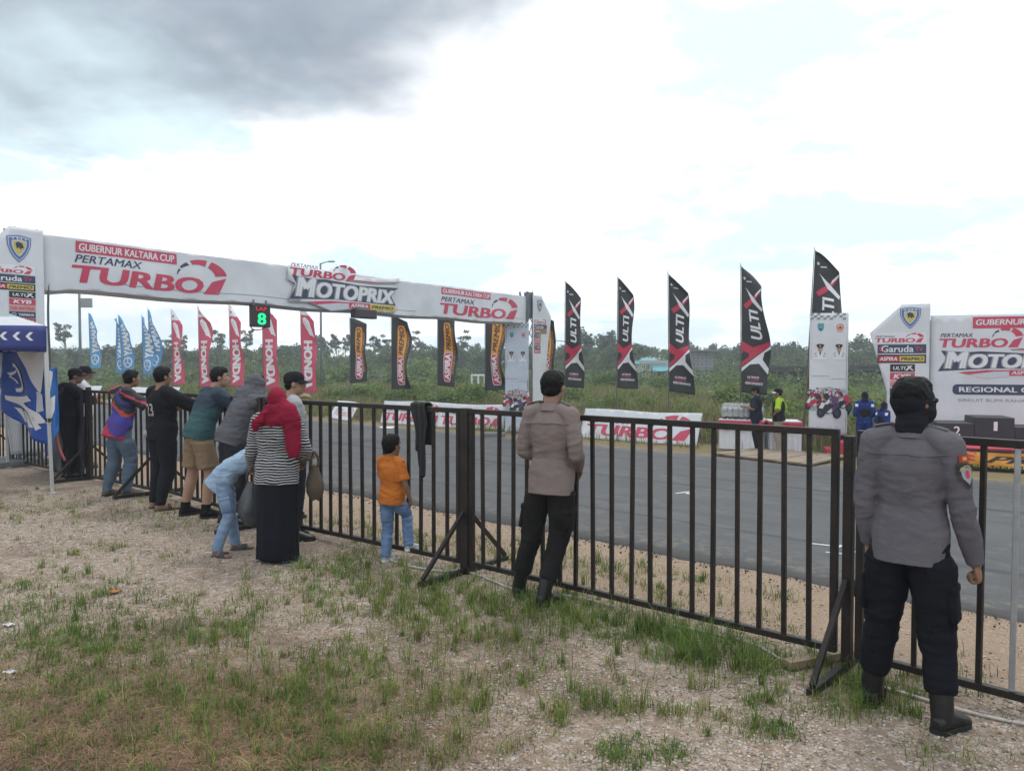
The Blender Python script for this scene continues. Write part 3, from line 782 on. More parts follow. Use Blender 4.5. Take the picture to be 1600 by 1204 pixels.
# unlit clock display below the cut-out sign
xc0, xc1 = bx(546), bx(580)
ck = empty('clock_display', GA + GD * ((xc0 + xc1) / 2) + GN * .12 + EZ * (ZTOP - BH - .06), math.atan2(GD.y, GD.x)); tag(ck, 'small dark clock display mounted below the big race emblem', 'display')
cw = xc1 - xc0
m = MB(); m.box((0, 0, 0), (cw, .18, .22)); obj('housing', m, mat('dark_housing', (.035, .04, .055), .5), ck, bevel=.02)
printed('screen', [(rect(-cw * .42, -.07, cw * .84, .14), mat('dim_screen', (.06, .025, .04), .3), 1)], lambda x, y, off: Vector((x, -.091 - off, y)), ck)
m = MB(); m.box((-cw * .1, 0, .13), (cw * .5, .1, .06)); obj('bracket', m, GREYST, ck)

# ------------------------------------------------------------------ feather flags
def flag(px, n, kind, top_py, bot_py, width, label, seed, lean=0.0, zt=None):
    rr = random.Random(seed); b = at_n(px, n); Y = b.y
    zt = zat(top_py, Y) if zt is None else zt; zb = zat(bot_py, Y)
    root = empty(kind + '_flag', b); tag(root, label, 'flag', {'yamaha': 'blue motorbike maker flags', 'honda': 'crimson motorbike maker flags', 'aspira': 'black and orange sponsor flags', 'ultix': 'black red and white sponsor flags'}[kind])
    root.name = {'yamaha': 'blue_flag', 'honda': 'crimson_flag', 'aspira': 'black_orange_flag', 'ultix': 'black_red_flag'}[kind]
    H0 = zt - b.z; z0 = zb - b.z; L = H0 - z0 - .06
    lx = lean
    fx = Vector((.96, -.28, 0)).normalized(); fy = Vector((fx.y, -fx.x, 0))     # cloth runs downwind, fy faces the viewer
    ph, ph2 = rr.uniform(0, 6), rr.uniform(0, 6); amp = rr.uniform(.04, .12); bow = rr.uniform(.02, .06)
    def pole(z): t = z / H0; return Vector((lx * t + bow * math.sin(t * 2.6) * .6, 0, z))
    if kind == 'ultix': shape = lambda v: (.74 + .30 * (1 - v)) * min(1, .05 + ((1 - v) / .17) ** .75)
    elif kind == 'aspira': shape = lambda v: 1.0 * min(1, .25 + (1 - v) / .12)
    elif kind == 'honda': shape = lambda v: (.86 + .14 * (1 - v)) * min(1, .04 + (1 - v) / .22)
    else: shape = lambda v: (.85 + .15 * (1 - v)) * min(1, .03 + (1 - v) / .34)
    def fn(x, y, off=0):
        u, v = x, y
        w = width * shape(v) * (1 + .07 * math.sin(v * 9 + ph2))
        a = amp * (.25 + u) * u
        d = a * 1.5 * math.sin(v * 8.5 + ph + u * 2.2) + .035 * u * math.sin(v * 17 + ph2 + u * 3)
        sag = -.10 * u * L * .2 * (1 - v) if kind == 'ultix' else .04 * u * math.sin(v * 5 + ph)
        if kind == 'yamaha': sag -= .06 * u * (1 - v)
        slope = -.10 * u * width * 2 * max(0, (v - .7) / .3)
        e = 1e-3
        p = pole(z0 + v * L) + fx * (.02 + u * w * (1 - .06 * math.cos(v * 8.5 + ph))) + EZ * (sag + slope * .6 + .05 * u * math.sin(ph)) + fy * (d + off)
        return p
    m = MB(); m.tube([Vector((0, 0, -.1)), pole(H0 * .33), pole(H0 * .66), pole(H0 * 1.0) ], [.022, .019, .015, .008], 8, sub=6); obj('pole', m, POLEM, root, smooth=True)
    base = {'yamaha': SKYB, 'honda': PINKRED, 'aspira': BLK, 'ultix': mat('flag_black', (.024, .026, .03), .55, .1, 3)}[kind]
    nu, nv = 24, 96
    m = MB(); m.grid([[fn(i / nu, j / nv) for j in range(nv + 1)] for i in range(nu + 1)])
    o = obj('cloth', m, base, root, smooth=True); md = o.modifiers.new('s', 'SOLIDIFY'); md.thickness = .003; md.offset = 0
    pr = lambda name, items: printed(name, items, fn, root, .036, off0=.006, step=.003)
    if kind == 'ultix':
        pr('emblem', [(poly((0, .30), (0, .41), (.18, .385), (.38, .36), (.98, .405), (.96, .37), (.10, .225), (0, .20)), RED, 1), (poly((.0, .30), (.06, .33), (.26, .31), (.24, .28), (.0, .24)), base, 2)])
        pr('emblem', [(poly((0, .195), (.0, .165), (.30, .225), (.62, .235), (1, .155), (1, .20), (.74, .265), (.78, .32), (1, .35), (1, .375)), WHITE, 1)])
        pr('lettering', [(T('ULTI', .34, .42, .40, .235, .04, .22, rot=90), WHITE, 1)])
        pr('emblem', [(poly((.22, .66), (.10, .69), (.62, .76), (.98, .815), (.90, .775), (.58, .705)), RED, 1), (poly((.92, .635), (.98, .655), (.62, .745), (.20, .83), (.30, .80), (.52, .715)), WHITE, 2), (poly((.66, .745), (.95, .80), (.99, .825), (.70, .775)), WHITE, 2)])
        pr('lettering', [(T('ULTIMATE', .22, .118, .46, .017, .03, .2), WHITE, 1), (T('EXTREME', .22, .096, .46, .016, .03, .2), RED, 1), (T('PERFORMANCE', .14, .070, .70, .019, .03, .2), WHITE, 1)])
        pr('emblem', [(disc(.22, .90, .07, .012), PALE, 1), (rect(.30, .87, .3, .010), PALE, 1)])
    elif kind == 'honda':
        pr('top_band', [(rect(0, .86, 1, .138), WHITE, 1)] + box_fit(wing_logo(0, 0, 1, 1, PINKRED, 2, True), .25, .895, .40, .035))
        V_, F_ = T('HONDA', 0, 0, 1, 1, .05, 0, rot=-90)
        pr('lettering', [(([(.18 + p[0] * .56, .04 + p[1] * .53, *p[2:]) for p in V_], F_), WHITE, 1)])
        pr('emblem', [(poly((.16, .82), (.40, .84), (.60, .80), (.92, .60), (.72, .625), (.60, .63), (.50, .67), (.34, .72), (.16, .78)), WHITE, 1), (poly((.22, .79), (.52, .70), (.50, .715), (.24, .80)), PINKRED, 2)])
    elif kind == 'aspira':
        pr('emblem', [(rrect(.33, .06, .44, .80, .10), ORNG, 1), (rrect(.33, .06, .44, .385, .10), WHITE, 2), (rrect(.355, .068, .395, .369, .09), RED, 3)])
        pr('lettering', [(T('ASPIRA', .40, .085, .30, .335, .045, .15, rot=90), WHITE, 4), (T('PREMIO', .42, .47, .25, .37, .03, .3, rot=90), BLK, 4)])
        pr('lettering', [(T('SPAREPARTS OTOMOTIF', .80, .16, .09, .62, .0, 0, rot=90), ORNG, 1)])
    else:
        pr('emblem', fork_flag())
        pr('lettering', [(T('YAMAHA', .22, .27, .62, .58, .05, 0, rot=90), WHITE, 1)])
    return root
def fork_flag():
    return [(xf(s, lambda a, b: (.5 + a * .36, .155 + b * .36 * .255)), m, l) for s, m, l in fork_emblem(0, 0, 1.0, WHITE, 1)]
NF = 20.8
WH = ['first', 'second', 'third', 'fourth', 'fifth']
for k, (px, tp, bp, w, ln) in enumerate(((882, 436, 604, .62, .0), (963, 430, 606, .56, .0), (1046, 422, 611, .70, -.08), (1158, 411, 613, .76, -.06), (1255, 386, 606, .84, .26))):
    lab = ['black red and white flag just beyond the middle officer', 'black red and white flag between teal roof and middle officer', 'black red and white flag before the grey block building', 'black red and white flag behind the man in dark shirt', 'tallest black red and white flag, rising behind the racing poster'][k]
    flag(px, NF, 'ultix', tp, bp, w, lab, 40 + k, ln)
for k, (px, bp, w, zt) in enumerate(((546, 599, .80, 3.75), (611, 608, .80, 3.75), (683, 602, .78, 3.8), (757, 610, .74, 3.8), (838, 612, .62, 3.45))):
    lab = ['black and orange flag directly under the dark clock display', 'black and orange flag next to the one under the clock', 'black and orange flag below the smaller red wordmark of the beam', 'black and orange flag next to the banner at the gantry foot', 'black and orange flag half hidden behind the far gantry tower'][k]
    flag(px, NF + .2, 'aspira', 480, bp, w, lab, 60 + k, .0, zt)
for k, (px, tp, bp, w) in enumerate(((269, 482, 602, .80), (311, 476, 604, .84), (359, 474, 604, .86), (411, 470, 607, .92), (471, 470, 611, .86))):
    lab = ['crimson flag next to the blue flags', 'crimson flag above the man in tan shorts', 'crimson flag beside the lap counter, over the grey hood', 'crimson flag hanging just below the lap counter', 'crimson flag behind the man in the black cap'][k]
    flag(px, NF + .4, 'honda', tp, bp, w, lab, 80 + k, -.05)
for k, (px, n, tp, bp, w, ln) in enumerate(((141, 22.6, 487, 575, .98, -.1), (178, 21.5, 495, 582, .88, .2), (193, 21.5, 490, 580, 1.02, -.35), (222, 21.2, 490, 584, .92, .0), (236, 22.4, 479, 577, .88, -.2))):
    lab = ['blue flag standing alone beside the tall floodlight pole', 'narrow blue flag in front of the twisted one', 'twisted blue flag with the widest round emblem', 'blue flag with the clearest lettering', 'blue flag leaning just beside the first crimson flag'][k]
    flag(px, n, 'yamaha', tp, bp, w, lab, 100 + k, ln)
# ------------------------------------------------------------------ boards leaning at the far edge of the track
def board(pA, pB, h, label, items_fn, lean=.35, mats=WHITE, seed=0):
    """pA, pB: bottom corners on the ground (as seen from the camera: first is further along the track)"""
    d = (pB - pA); d.z = 0; L = d.length; X = d.normalized(); nrm = Vector((X.y, -X.x, 0))
    up = (EZ * math.cos(lean) - nrm * math.sin(lean)).normalized(); n2 = X.cross(up)
    z = max(terr(pA.x, pA.y), terr(pB.x, pB.y)); o0 = Vector((pA.x, pA.y, z + .02))
    root = empty('sponsor_board', o0); tag(root, label, 'board', 'white sponsor boards at the far track edge')
    f0 = plane_fn((0, 0, 0), X, up, n2, .016, 1.1)
    f = lambda x, y, off=0: f0(x, y + .02 * math.sin(x * 2 + seed) * (y / h), off)
    sheet('panel', f, [(0, 0), (L, 0), (L, h), (0, h)], VINYL, root, .02, .18)
    its = items_fn(L, h)
    if its: printed('logo', its, f, root, .25)
    m = MB(); back = -nrm * (h * math.sin(lean) + .28)
    for x in (.12, L - .12): m.bar(X * x + up * (h * .93) - n2 * .03, X * x + back - EZ * .02, .035)
    obj('prop', m, WOOD, root); return root
tl = lambda L, h: turbo_logo(L * .05, h * .12, L * .90, h * .78)
def BP(px, py): return G(px, py)
board(BP(905, 684), BP(1088, 698), .93, 'red-lettered white board beside the middle officer, nearest the trophy table', tl, .38)
board(BP(682, 668), BP(786, 674), .86, 'red-lettered white board ending at the striped gantry-foot banner', tl, .30, seed=2)
board(BP(594, 661), BP(690, 668), .86, 'red-lettered white board behind the black garment, overlapped by its neighbour', tl, .30, seed=4)
board(BP(513, 654), BP(546, 659), .80, 'crumpled short white board standing apart beside the striped-shirt woman', lambda L, h: turbo_logo(L * .15, h * .2, L * .8, h * .5, red=ROSE), .55, seed=5)
board(BP(168, 629), BP(272, 633), .95, 'white board behind the men in jersey and 23 shirt', lambda L, h: turbo_logo(L * .1, h * .1, L * .8, h * .5), .55, seed=6)
board(BP(70, 627), BP(146, 631), .95, 'white board behind the two men in black caps', lambda L, h: turbo_logo(L * .1, h * .1, L * .8, h * .5), .55, seed=7)
# fallen scrap of board, dark beam lying in front
m = MB(); a, b = G(752, 683), G(789, 683); m.bar(a + EZ * .08, b + EZ * .08, .12, .10); tag(obj('steel_beam', m, GREYST, bevel=.01), 'dark steel beam lying at the far track edge by the gantry banner', 'beam')
m = MB(); p = G(604, 669); m.box(p + EZ * .03, (.5, .3, .012), (.98, -.2, .02), (.2, .98, .1), (0, -.1, .99)); tag(obj('board_scrap', m, WHITE), 'small white scrap lying on the asphalt before the boards', 'scrap')

# ------------------------------------------------------------------ official posters
def bike(cx, cy, s, body, suit, flip=1, k=0):
    P = lambda a, b: (cx + flip * a * s, cy + b * s)
    S = lambda pts: poly(*[P(*q) for q in pts])
    W_ = lambda a, b, r: ([P(a + r * math.cos(2 * math.pi * t / 14) * .8, b + r * math.sin(2 * math.pi * t / 14)) for t in range(14)])
    L = [(poly(*W_(-.55, -.45, .34)), BLK, 2 + k), (poly(*W_(-.55, -.45, .17)), NAVY, 3 + k), (poly(*W_(.50, -.50, .36)), BLK, 2 + k), (poly(*W_(.50, -.50, .2)), NAVY, 3 + k)]
    L += [(S([(-.75, -.25), (-.45, .18), (.0, .12), (.50, .02), (.72, -.12), (.2, -.5), (-.3, -.55)]), body, 4 + k), (S([(-.70, -.15), (-.50, .20), (-.25, .16), (-.45, -.2)]), WHITE, 5 + k),
          (S([(.1, -.2), (.35, -.12), (.1, -.5), (-.2, -.45)]), PALE, 5 + k), (S([(-.30, .15), (.0, .62), (.32, .66), (.62, .30), (.58, .04), (.2, .12), (.05, .3)]), suit, 5 + k),
          (S([(-.30, .12), (-.06, .42), (.06, .32), (-.14, .06)]), WHITE, 6 + k), (S([(.62, .06), (.30, .0), (.12, -.28), (.26, -.34), (.44, -.16), (.66, -.02)]), suit, 6 + k)]
    L += [(poly(*[P(-.22 + .2 * math.cos(2 * math.pi * t / 12), .62 + .2 * math.sin(2 * math.pi * t / 12)) for t in range(12)]), body, 7 + k), (S([(-.42, .66), (-.26, .72), (-.24, .58), (-.40, .56)]), BLK, 8 + k)]
    return L
def official(cx, cy, s):
    """small printed figure in white uniform and peaked cap"""
    P = lambda a, b: (cx + a * s, cy + b * s)
    S = lambda pts: poly(*[P(*q) for q in pts])
    return [(S([(-.62, -1.0), (-.60, -.42), (-.34, -.22), (0, -.14), (.34, -.22), (.60, -.42), (.62, -1.0)]), WHITE, 2), (S([(-.10, -.18), (.10, -.18), (.03, -.55), (-.03, -.55)]), NAVY, 3),
            (S([(-.58, -.42), (-.36, -.28), (-.34, -.35), (-.56, -.49)]), BLK, 3), (S([(.58, -.42), (.36, -.28), (.34, -.35), (.56, -.49)]), BLK, 3), (rect(cx - .50 * s, cy - .68 * s, .2 * s, .09 * s), RED, 3), (rect(cx + .28 * s, cy - .70 * s, .2 * s, .14 * s), GREY, 3),
            (disc(cx, cy + .10 * s, .23 * s, .32 * s), SKINP, 3), (disc(cx - .08 * s, cy + .12 * s, .03 * s), BLK, 4), (disc(cx + .08 * s, cy + .12 * s, .03 * s), BLK, 4), (rect(cx - .07 * s, cy - .06 * s, .14 * s, .025 * s), ROSE, 4),
            (S([(-.26, .20), (.26, .20), (.27, .29), (-.27, .29)]), BLK, 4), (S([(-.42, .46), (-.27, .29), (.27, .29), (.42, .46), (.22, .60), (-.22, .60)]), BLK, 4), (disc(cx, cy + .40 * s, .07 * s, .08 * s), YELL, 5)]
def checks(x, y, w, h, n, rows, m, layer, seed):
    r = random.Random(seed); L = []; c = w / n
    for i in range(n):
        for j in range(rows):
            if (i + j) % 2 == 0 and r.random() < .8: L.append((rect(x + i * c, y + j * h / rows, c, h / rows, c * .3), m, layer))
    return L
def crest_teal(cx, cy, s):
    P = lambda a, b: (cx + a * s, cy + b * s)
    return [(poly(P(-.8, 1), P(.8, 1), P(.8, -.2), P(.5, -.8), P(0, -1.1), P(-.5, -.8), P(-.8, -.2)), TEAL, 2), (poly(P(-.6, -.3), P(.6, -.3), P(.35, -.75), P(0, -.95), P(-.35, -.75)), BLUE, 3), (disc(cx, cy + .25 * s, .32 * s), YELL, 3), (poly(P(-.45, .1), P(.45, .1), P(0, .55)), mat('green_print', (.06, .3, .1), .5), 4)]
def crest_orange(cx, cy, s):
    L = [(arc(cx, cy, s * .78, s * .98, 0, 360, 22), ORNG, 2), (arc(cx, cy, s * .62, s * .70, 0, 360, 22), RED, 2)]
    P = lambda a, b: (cx + a * s, cy + b * s)
    L.append((poly(P(0, .55), P(.22, .1), P(.5, .05), P(.34, -.4), P(-.34, -.4), P(-.5, .05), P(-.22, .1)), RED, 3)); L.append((rect(cx - s * .9, cy - s * 1.25, s * 1.8, s * .14), ROSE, 2)); return L
def poster_items(w, h, seed):
    top = checks(0, h * .945, w, h * .055, 12, 3, GREY, 1, seed); low_ = checks(0, h * .01, w, h * .07, 12, 3, PALE, 1, seed + 1)
    cr = [crest_teal(w * .28, h * .885, w * .10), crest_orange(w * .78, h * .885, w * .10)]
    of = [official(w * .27, h * .70, w * .26), official(w * .76, h * .70, w * .25)]
    cap_ = [(rect(w * .05, h * .485, w * .48, h * .004), GREY, 1), (rect(w * .56, h * .462, w * .38, h * .004), GREY, 1), (rect(w * .05, h * .470, w * .48, h * .0025), PALE, 1)]
    r = random.Random(seed)
    L = [(poly((0, h * .30), (w * .2, h * .38), (w * .5, h * .40), (w * .8, h * .38), (w, h * .36), (w, h * .22), (0, h * .2)), mat('dust_print', (.40, .45, .46), .6), 1)]
    cols = [(RED, ORNG), (PURP, WHITE), (NAVY, RED), (RED, WHITE), (PURP, ROSE), (BLUE, PALE), (ORNG, RED), (BLK, ROSE)]
    for q in range(16): L += bike(w * r.uniform(.0, 1.0), h * r.uniform(.295, .365), w * r.uniform(.08, .15), *cols[q % 8], k=0)
    L += bike(w * .13, h * .285, w * .30, RED, BLK, k=7) + bike(w * .88, h * .275, w * .30, BLK, RED, k=7) + bike(w * .52, h * .245, w * .40, BLK, PURP, k=14)
    for q in range(230):      # the crowded pack behind, broken up by spray and dust
        x_, y_ = w * r.uniform(.04, .94), h * r.uniform(.25, .385); a_ = [r.uniform(0, 6.28) for _ in range(3)]; r_ = w * r.uniform(.012, .045)
        L.append((poly(*[(min(w, max(0, x_ + r_ * math.cos(t))), y_ + r_ * .8 * math.sin(t)) for t in sorted(a_)]), r.choice((GREY, PALE, WHITE, BLK, PURP, RED, ROSE, NAVY, GREY, PALE)), 3 + q % 4 + r.choice((0, 6, 12, 18))))
    for q in range(4): low_.append((disc(w * (.10 + .12 * q), h * .06, w * .04, h * .012), PALE, 2))
    for q in range(5): low_.append((disc(w * (.55 + .10 * q), h * .05, w * .035, h * .010), PALE, 2))
    return [('check_band', top), ('check_band', low_), ('crest', cr[0]), ('crest', cr[1]), ('portrait', of[0]), ('portrait', of[1]), ('lettering', cap_), ('race_scene', L)]
def poster(px0, px1, n, py_top, label, seed, legs=True, botz=.32, ang=0, colr=VINYL):
    a, b = at_n((px0 + px1) / 2, n), None
    w = (px1 - px0) / 1200 * a.y; zt = zat(py_top, a.y) - a.z
    root = empty('poster_stand', a, ang); tag(root, label, 'poster', 'tall race posters on frames')
    f = plane_fn((-w / 2, 0, botz), (1, 0, 0), EZ, (0, -1, 0), .008 + .012 * (not legs), 1.3); h = zt - botz
    sheet('panel', f, [(0, 0), (w, 0), (w, h), (0, h)], colr, root, .02, .2)
    for nm_, it_ in poster_items(w, h, seed): printed(nm_, it_, f, root, .3, step=.0012)
    m = MB()
    for s in (-1, 1):
        m.bar((s * w * .46, .03, -.05), (s * w * .46, .03, zt), .045); m.bar((s * w * .46, .06, zt * .7), (s * w * .46, .75, 0), .035)
    obj('frame', m, WOOD, root)
    return root
poster(1265, 1325, 20.4, 489, 'pale race poster with two officials standing alone beside the backdrop', 3, True, .48)
poster(789, 826, 18.6, 503, 'pale race poster with two officials at the foot of the far gantry tower', 5, False, .02, R(-8), mat('blueish_vinyl', (.50, .55, .66), .5, .05))

# ------------------------------------------------------------------ winners' stage
NS = 18.35
fr = at_n(1448, NS); zS = fr.z
SX = Vector((.955, -.297, 0)).normalized(); SY = Vector((-SX.y, SX.x, 0))      # stage runs a little towards us on its right
stage = empty('stage', Vector((fr.x, fr.y, zS)), math.atan2(SX.y, SX.x)); tag(stage, 'low stage with red carpet top and orange black cloth skirt', 'stage')
SW, SD, SH = 6.0, 2.6, .47
RCARP = mat('red_carpet', (.50, .045, .075), .9, .08, 6, bump=.2, bscale=80)
m = MB(); m.box((SW / 2, SD / 2, SH - .02), (SW, SD, .04)); obj('carpet', m, RCARP, stage, bevel=.01)
m = MB(); m.box((SW / 2, SD / 2, (SH - .04) / 2), (SW - .1, SD - .1, SH - .045)); obj('deck', m, mat('stage_dark', (.03, .03, .035), .8), stage)
def fSk(x, y, off=0):
    return Vector((x, -.03 - off - .03 * math.sin(x * 4 + y * 14) * (1 - y / .45) - .012 * noise.noise(Vector((x * 3, y * 12, 0))), y + .015 * math.sin(x * 3.1)))
m = MB(); m.grid([[fSk(SW * i / 90, .015 + .43 * j / 10) for j in range(11)] for i in range(91)]); o = obj('skirt', m, BLK, stage, smooth=True)
its = [(rrect(-.06, .13, 1.05, .26, .06), RED, 1), (rrect(.75, .12, 3.3, .27, .06), ORNG, 1), (T('ASPIRA', -.02, .18, .70, .16, .04, .2), WHITE, 2), (T('PREMIO', 1.12, .175, 2.7, .15, .035, .45), BLK, 2), (T('SPAREPARTS OTOMOTIF', .9, .07, 2.6, .045, .01, .1), YELL, 1),
       (poly((.80, .12), (1.0, .12), (1.25, .39), (1.05, .39)), ORNG, 2)]
printed('lettering', its, fSk, stage, .12, off0=.012)
def on_stage(x, y, z=0): return stage.matrix_basis @ Vector((x, y, z)) if False else Vector((fr.x, fr.y, zS)) + SX * x + SY * y + EZ * z
# winners' podium
def sx_of(px, y):
    """stage x of the column px at stage depth y"""
    o = Vector((fr.x, fr.y, 0)) + SY * y; d = ray(px, 565); k = d.x / d.y
    return (k * o.y - o.x) / (SX.x - k * SX.y)
pod = empty('winners_podium', on_stage(0, 0, SH), math.atan2(SX.y, SX.x)); tag(pod, 'black winners podium of numbered blocks on the red stage', 'podium')
yb = .85; xs = [sx_of(1468, yb), sx_of(1525, yb), sx_of(1588, yb), sx_of(1650, yb)]; hs = [.46, .60, .40]
PB = mat('podium_black', (.022, .024, .032), .55, .1)
for k in range(3):
    w = xs[k + 1] - xs[k] - .006
    m = MB(); m.box((xs[k] + w / 2, yb + .45, hs[k] / 2), (w, .9, hs[k])); o = obj('block', m, PB, pod, bevel=.012)
    pn = printed('digit', [(T('213'[k], .03 if k == 1 else 0, 0, .075 if k == 1 else .13, .20, .02), WHITE, 1)], lambda x, y, off, k=k, w=w: Vector((xs[k] + w * .52 - .065 + x, yb - .001 - off, hs[k] - (.29 if k else .27) + y)), pod); pn.parent = o
# backdrop
bdY = 2.75
bd = empty('backdrop_wall', on_stage(0, bdY), math.atan2(SX.y, SX.x)); tag(bd, 'white printed backdrop with big race lettering behind the podium', 'backdrop')
bx0 = sx_of(1453.5, bdY)
zt = zat(493, on_stage(bx0, bdY).y) - zS
fbd = plane_fn((bx0, 0, 0), (1, 0, 0), EZ, (0, -1, 0), .010, .9)
sheet('panel', fbd, [(0, .1), (5.2, .1), (5.2, zt), (0, zt)], VINYL, bd, .04, .25)
k1 = (sx_of(1520, bdY) - bx0); its = []
sc_ = lambda px: sx_of(px, bdY) - bx0
zp = lambda py, px=1500: zat(py, on_stage(sx_of(px, bdY), bdY).y) - zS
x0 = sc_(1519); its += [(rect(x0, zp(513, 1519), 2.6, zp(495, 1519) - zp(513, 1519)), PINKRED, 1), (T('GUBERNUR KALTARA CUP', x0 + .06, zp(508, 1519), 2.45, zp(499, 1519) - zp(508, 1519), .03, .12), WHITE, 2)]
x0 = sc_(1467); wl_ = (sc_(1597) - x0)
its += turbo_logo(x0, zp(543, 1467), wl_, zp(513, 1467) - zp(543, 1467))
its += motoprix_logo(x0 - .02, zp(587, 1467), wl_ * 1.72, zp(541, 1467) - zp(587, 1467), True)
x0 = sc_(1489); its += [(rrect(x0, zp(616, 1489), 3.4, zp(600, 1489) - zp(616, 1489), .10), NAVY, 1), (T('REGIONAL C - PUTARAN 3', x0 + .14, zp(612, 1489), 3.1, zp(604, 1489) - zp(612, 1489), .03), WHITE, 2),
      (T('SIRKUIT BUMI RAHAYU KL 9 BULUNGAN', x0 + .12, zp(627, 1489), 2.9, zp(622, 1489) - zp(627, 1489), .0), GREY, 1)]
printed('lettering', its, fbd, bd, .3)
m = MB()
for i in range(3): m.grid([[fbd(.9 + 1.55 * i + .004 * j, .1 + (zt - .1) * q / 12, .002) for q in range(13)] for j in range(2)])
m.grid([[fbd(5.2 * q / 30, zp(599, 1489) + .14 + .006 * j, .002) for q in range(31)] for j in range(2)]); obj('seam', m, PALE, bd)
m = MB(); truss(m, (bx0 + .2, .30, -.1), (bx0 + .2, .30, zt - .1), .22, 6); truss(m, (bx0 + 4.9, .30, -.1), (bx0 + 4.9, .30, zt - .1), .22, 6); m.bar((bx0 + .2, .3, zt - .12), (bx0 + 4.9, .3, zt - .12), .05); obj('frame', m, GREYST, bd)
# its left wing panel
wg = empty('backdrop_wing', on_stage(bx0 - .02, bdY - .06), math.atan2(SX.y, SX.x)); tag(wg, 'white pointed side panel with shield and sponsor plates beside the backdrop', 'backdrop')
WL = lambda px: (sx_of(px, bdY) - bx0 + .02)
wz = lambda py: zat(py, on_stage(sx_of(1410, bdY), bdY).y) - zS
fw = plane_fn((0, 0, 0), (1, 0, 0), EZ, (0, -1, 0), .008, 1.0)
sheet('panel', fw, [(WL(1385), .05), (-.01, .05), (-.01, wz(475.5)), (WL(1408), wz(476)), (WL(1358), wz(520)), (WL(1386), wz(612))], VINYL, wg, .03, .2)
printed('emblem', shield_logo(WL(1404), wz(514), WL(1437) - WL(1404), wz(480) - wz(514)), fw, wg, .2)
printed('logo', sponsor_column(WL(1362), wz(519), WL(1446) - WL(1362), (wz(537) - wz(552)) / 1.08), fw, wg, .2)
m = MB(); m.bar((-.05, .05, -.05), (-.05, .05, wz(478)), .05); m.bar((WL(1400), .05, -.05), (WL(1400), .05, wz(500)), .05); obj('frame', m, GREYST, wg)
# red steps at the end of the stage
st = empty('stage_steps', G(1312, 712), math.atan2(SX.y, SX.x)); tag(st, 'red carpeted steps at the end of the stage below the racing poster', 'steps')
for k, (w, h) in enumerate(((.55, .16), (.30, .34))):
    m = MB(); m.box((-.05 + (.55 - w) / 2 , .35, h / 2), (w, .8, h)) if k == 0 else m.box((.12, .35, h / 2 + .001), (w, .798, h)); obj('step', m, RCARP, st, bevel=.01)

# ------------------------------------------------------------------ timber deck at the track edge
c4 = [G(1116, 713), G(1266, 731), G(1326, 716), G(1186, 704)]
dk_ = empty('timber_deck', c4[0]); tag(dk_, 'low sandy plywood deck at the far track edge before the trophy tables', 'deck')
ND = 9; PLYD = mat('sandy_plywood', (.30, .235, .175), .9, .16, 3, bump=.2, bscale=25)
for i in range(ND):
    t0, t1 = i / ND + .003, (i + 1) / ND - .003
    q = [c4[0].lerp(c4[1], t0), c4[0].lerp(c4[1], t1), c4[3].lerp(c4[2], t1), c4[3].lerp(c4[2], t0)]
    m = MB(); zt_ = .085 + rnd.uniform(-.006, .006); top = [p - c4[0] + EZ * (zt_) for p in q]; bot = [p - EZ * .035 for p in top]
    m.rings([bot, top]); obj('plank', m, PLYD, dk_)
m = MB()
for t in (.04, .5, .96): m.bar(c4[0].lerp(c4[3], t) - c4[0] + EZ * .02, c4[1].lerp(c4[2], t) - c4[0] + EZ * .02, .06)
obj('joist', m, WOOD, dk_)

# ------------------------------------------------------------------ trophy tables
SWAG = mat('red_satin', (.50, .02, .06), .45, .1); TW = mat('white_satin', (.66, .66, .70), .55, .06)
FOIL = mat('clear_wrap', (.70, .72, .74), .25, .1, 10)
def swag_table(pA, pB, label, band):
    d = pB - pA; d.z = 0; w = d.length; X = d.normalized(); root = empty('trophy_table', Vector((pA.x, pA.y, min(pA.z, pB.z))), math.atan2(X.y, X.x)); tag(root, label, 'table', 'cloth-skirted tables')
    D, H = .7, .80
    m = MB(); m.box((w / 2, D / 2, H + .012), (w + .04, D + .04, .03)); obj('table_top', m, TW, root, bevel=.01)
    pts = [(0, 0), (w, 0), (w, D), (0, D)]; P = []
    per = []
    for k in range(4):
        a, b = Vector((*pts[k], 0)), Vector((*pts[(k + 1) % 4], 0)); nn = max(8, int((b - a).length * 40)); nm = Vector(((b - a).normalized().y, -(b - a).normalized().x, 0))
        for i in range(nn): per.append((a.lerp(b, i / nn), nm))
    per.append(per[0])
    m = MB(); m.grid([[p + nm * (.012 + .018 * math.sin(i * 1.15) * (1 - j / 5) + .012 * (1 - j / 5)) + EZ * (.04 + (H - .04) * j / 5) for j in range(6)] for i, (p, nm) in enumerate(per)])
    obj('skirt', m, TW, root, smooth=True)
    m = MB(); m.box((w / 2, D / 2, H - .055), (w + .09, D + .09, .10)); obj('band', m, SWAG, root, bevel=.02)
    m = MB()
    k = max(3, int(w / .30))
    for i in range(k):
        x0, x1 = w * i / k, w * (i + 1) / k
        m.grid([[Vector((x0 + (x1 - x0) * q / 10, -.055 - .012 * r, H - .10 - (.05 + .10 * math.sin(math.pi * q / 10)) * r / 3)) for r in range(4)] for q in range(11)])
        m.tube([(x0, -.06, H - .08), (x0 + .01, -.075, H - .16), (x0 - .01, -.07, H - .24)], [.03, .045, .02], 8, sub=3)
    obj('swag', m, SWAG, root, smooth=True)
    m = MB()
    for x, y in ((.05, .05), (w - .05, .05), (w - .05, D - .05), (.05, D - .05)): m.box((x, y, H / 2), (.035, .035, H))
    obj('leg', m, GREYST, root); return root, X, w, D, H
tA, X1, w1, D1, H1 = swag_table(G(1124, 702), G(1190, 706), 'cloth-skirted table crowded with wrapped trophies', False)
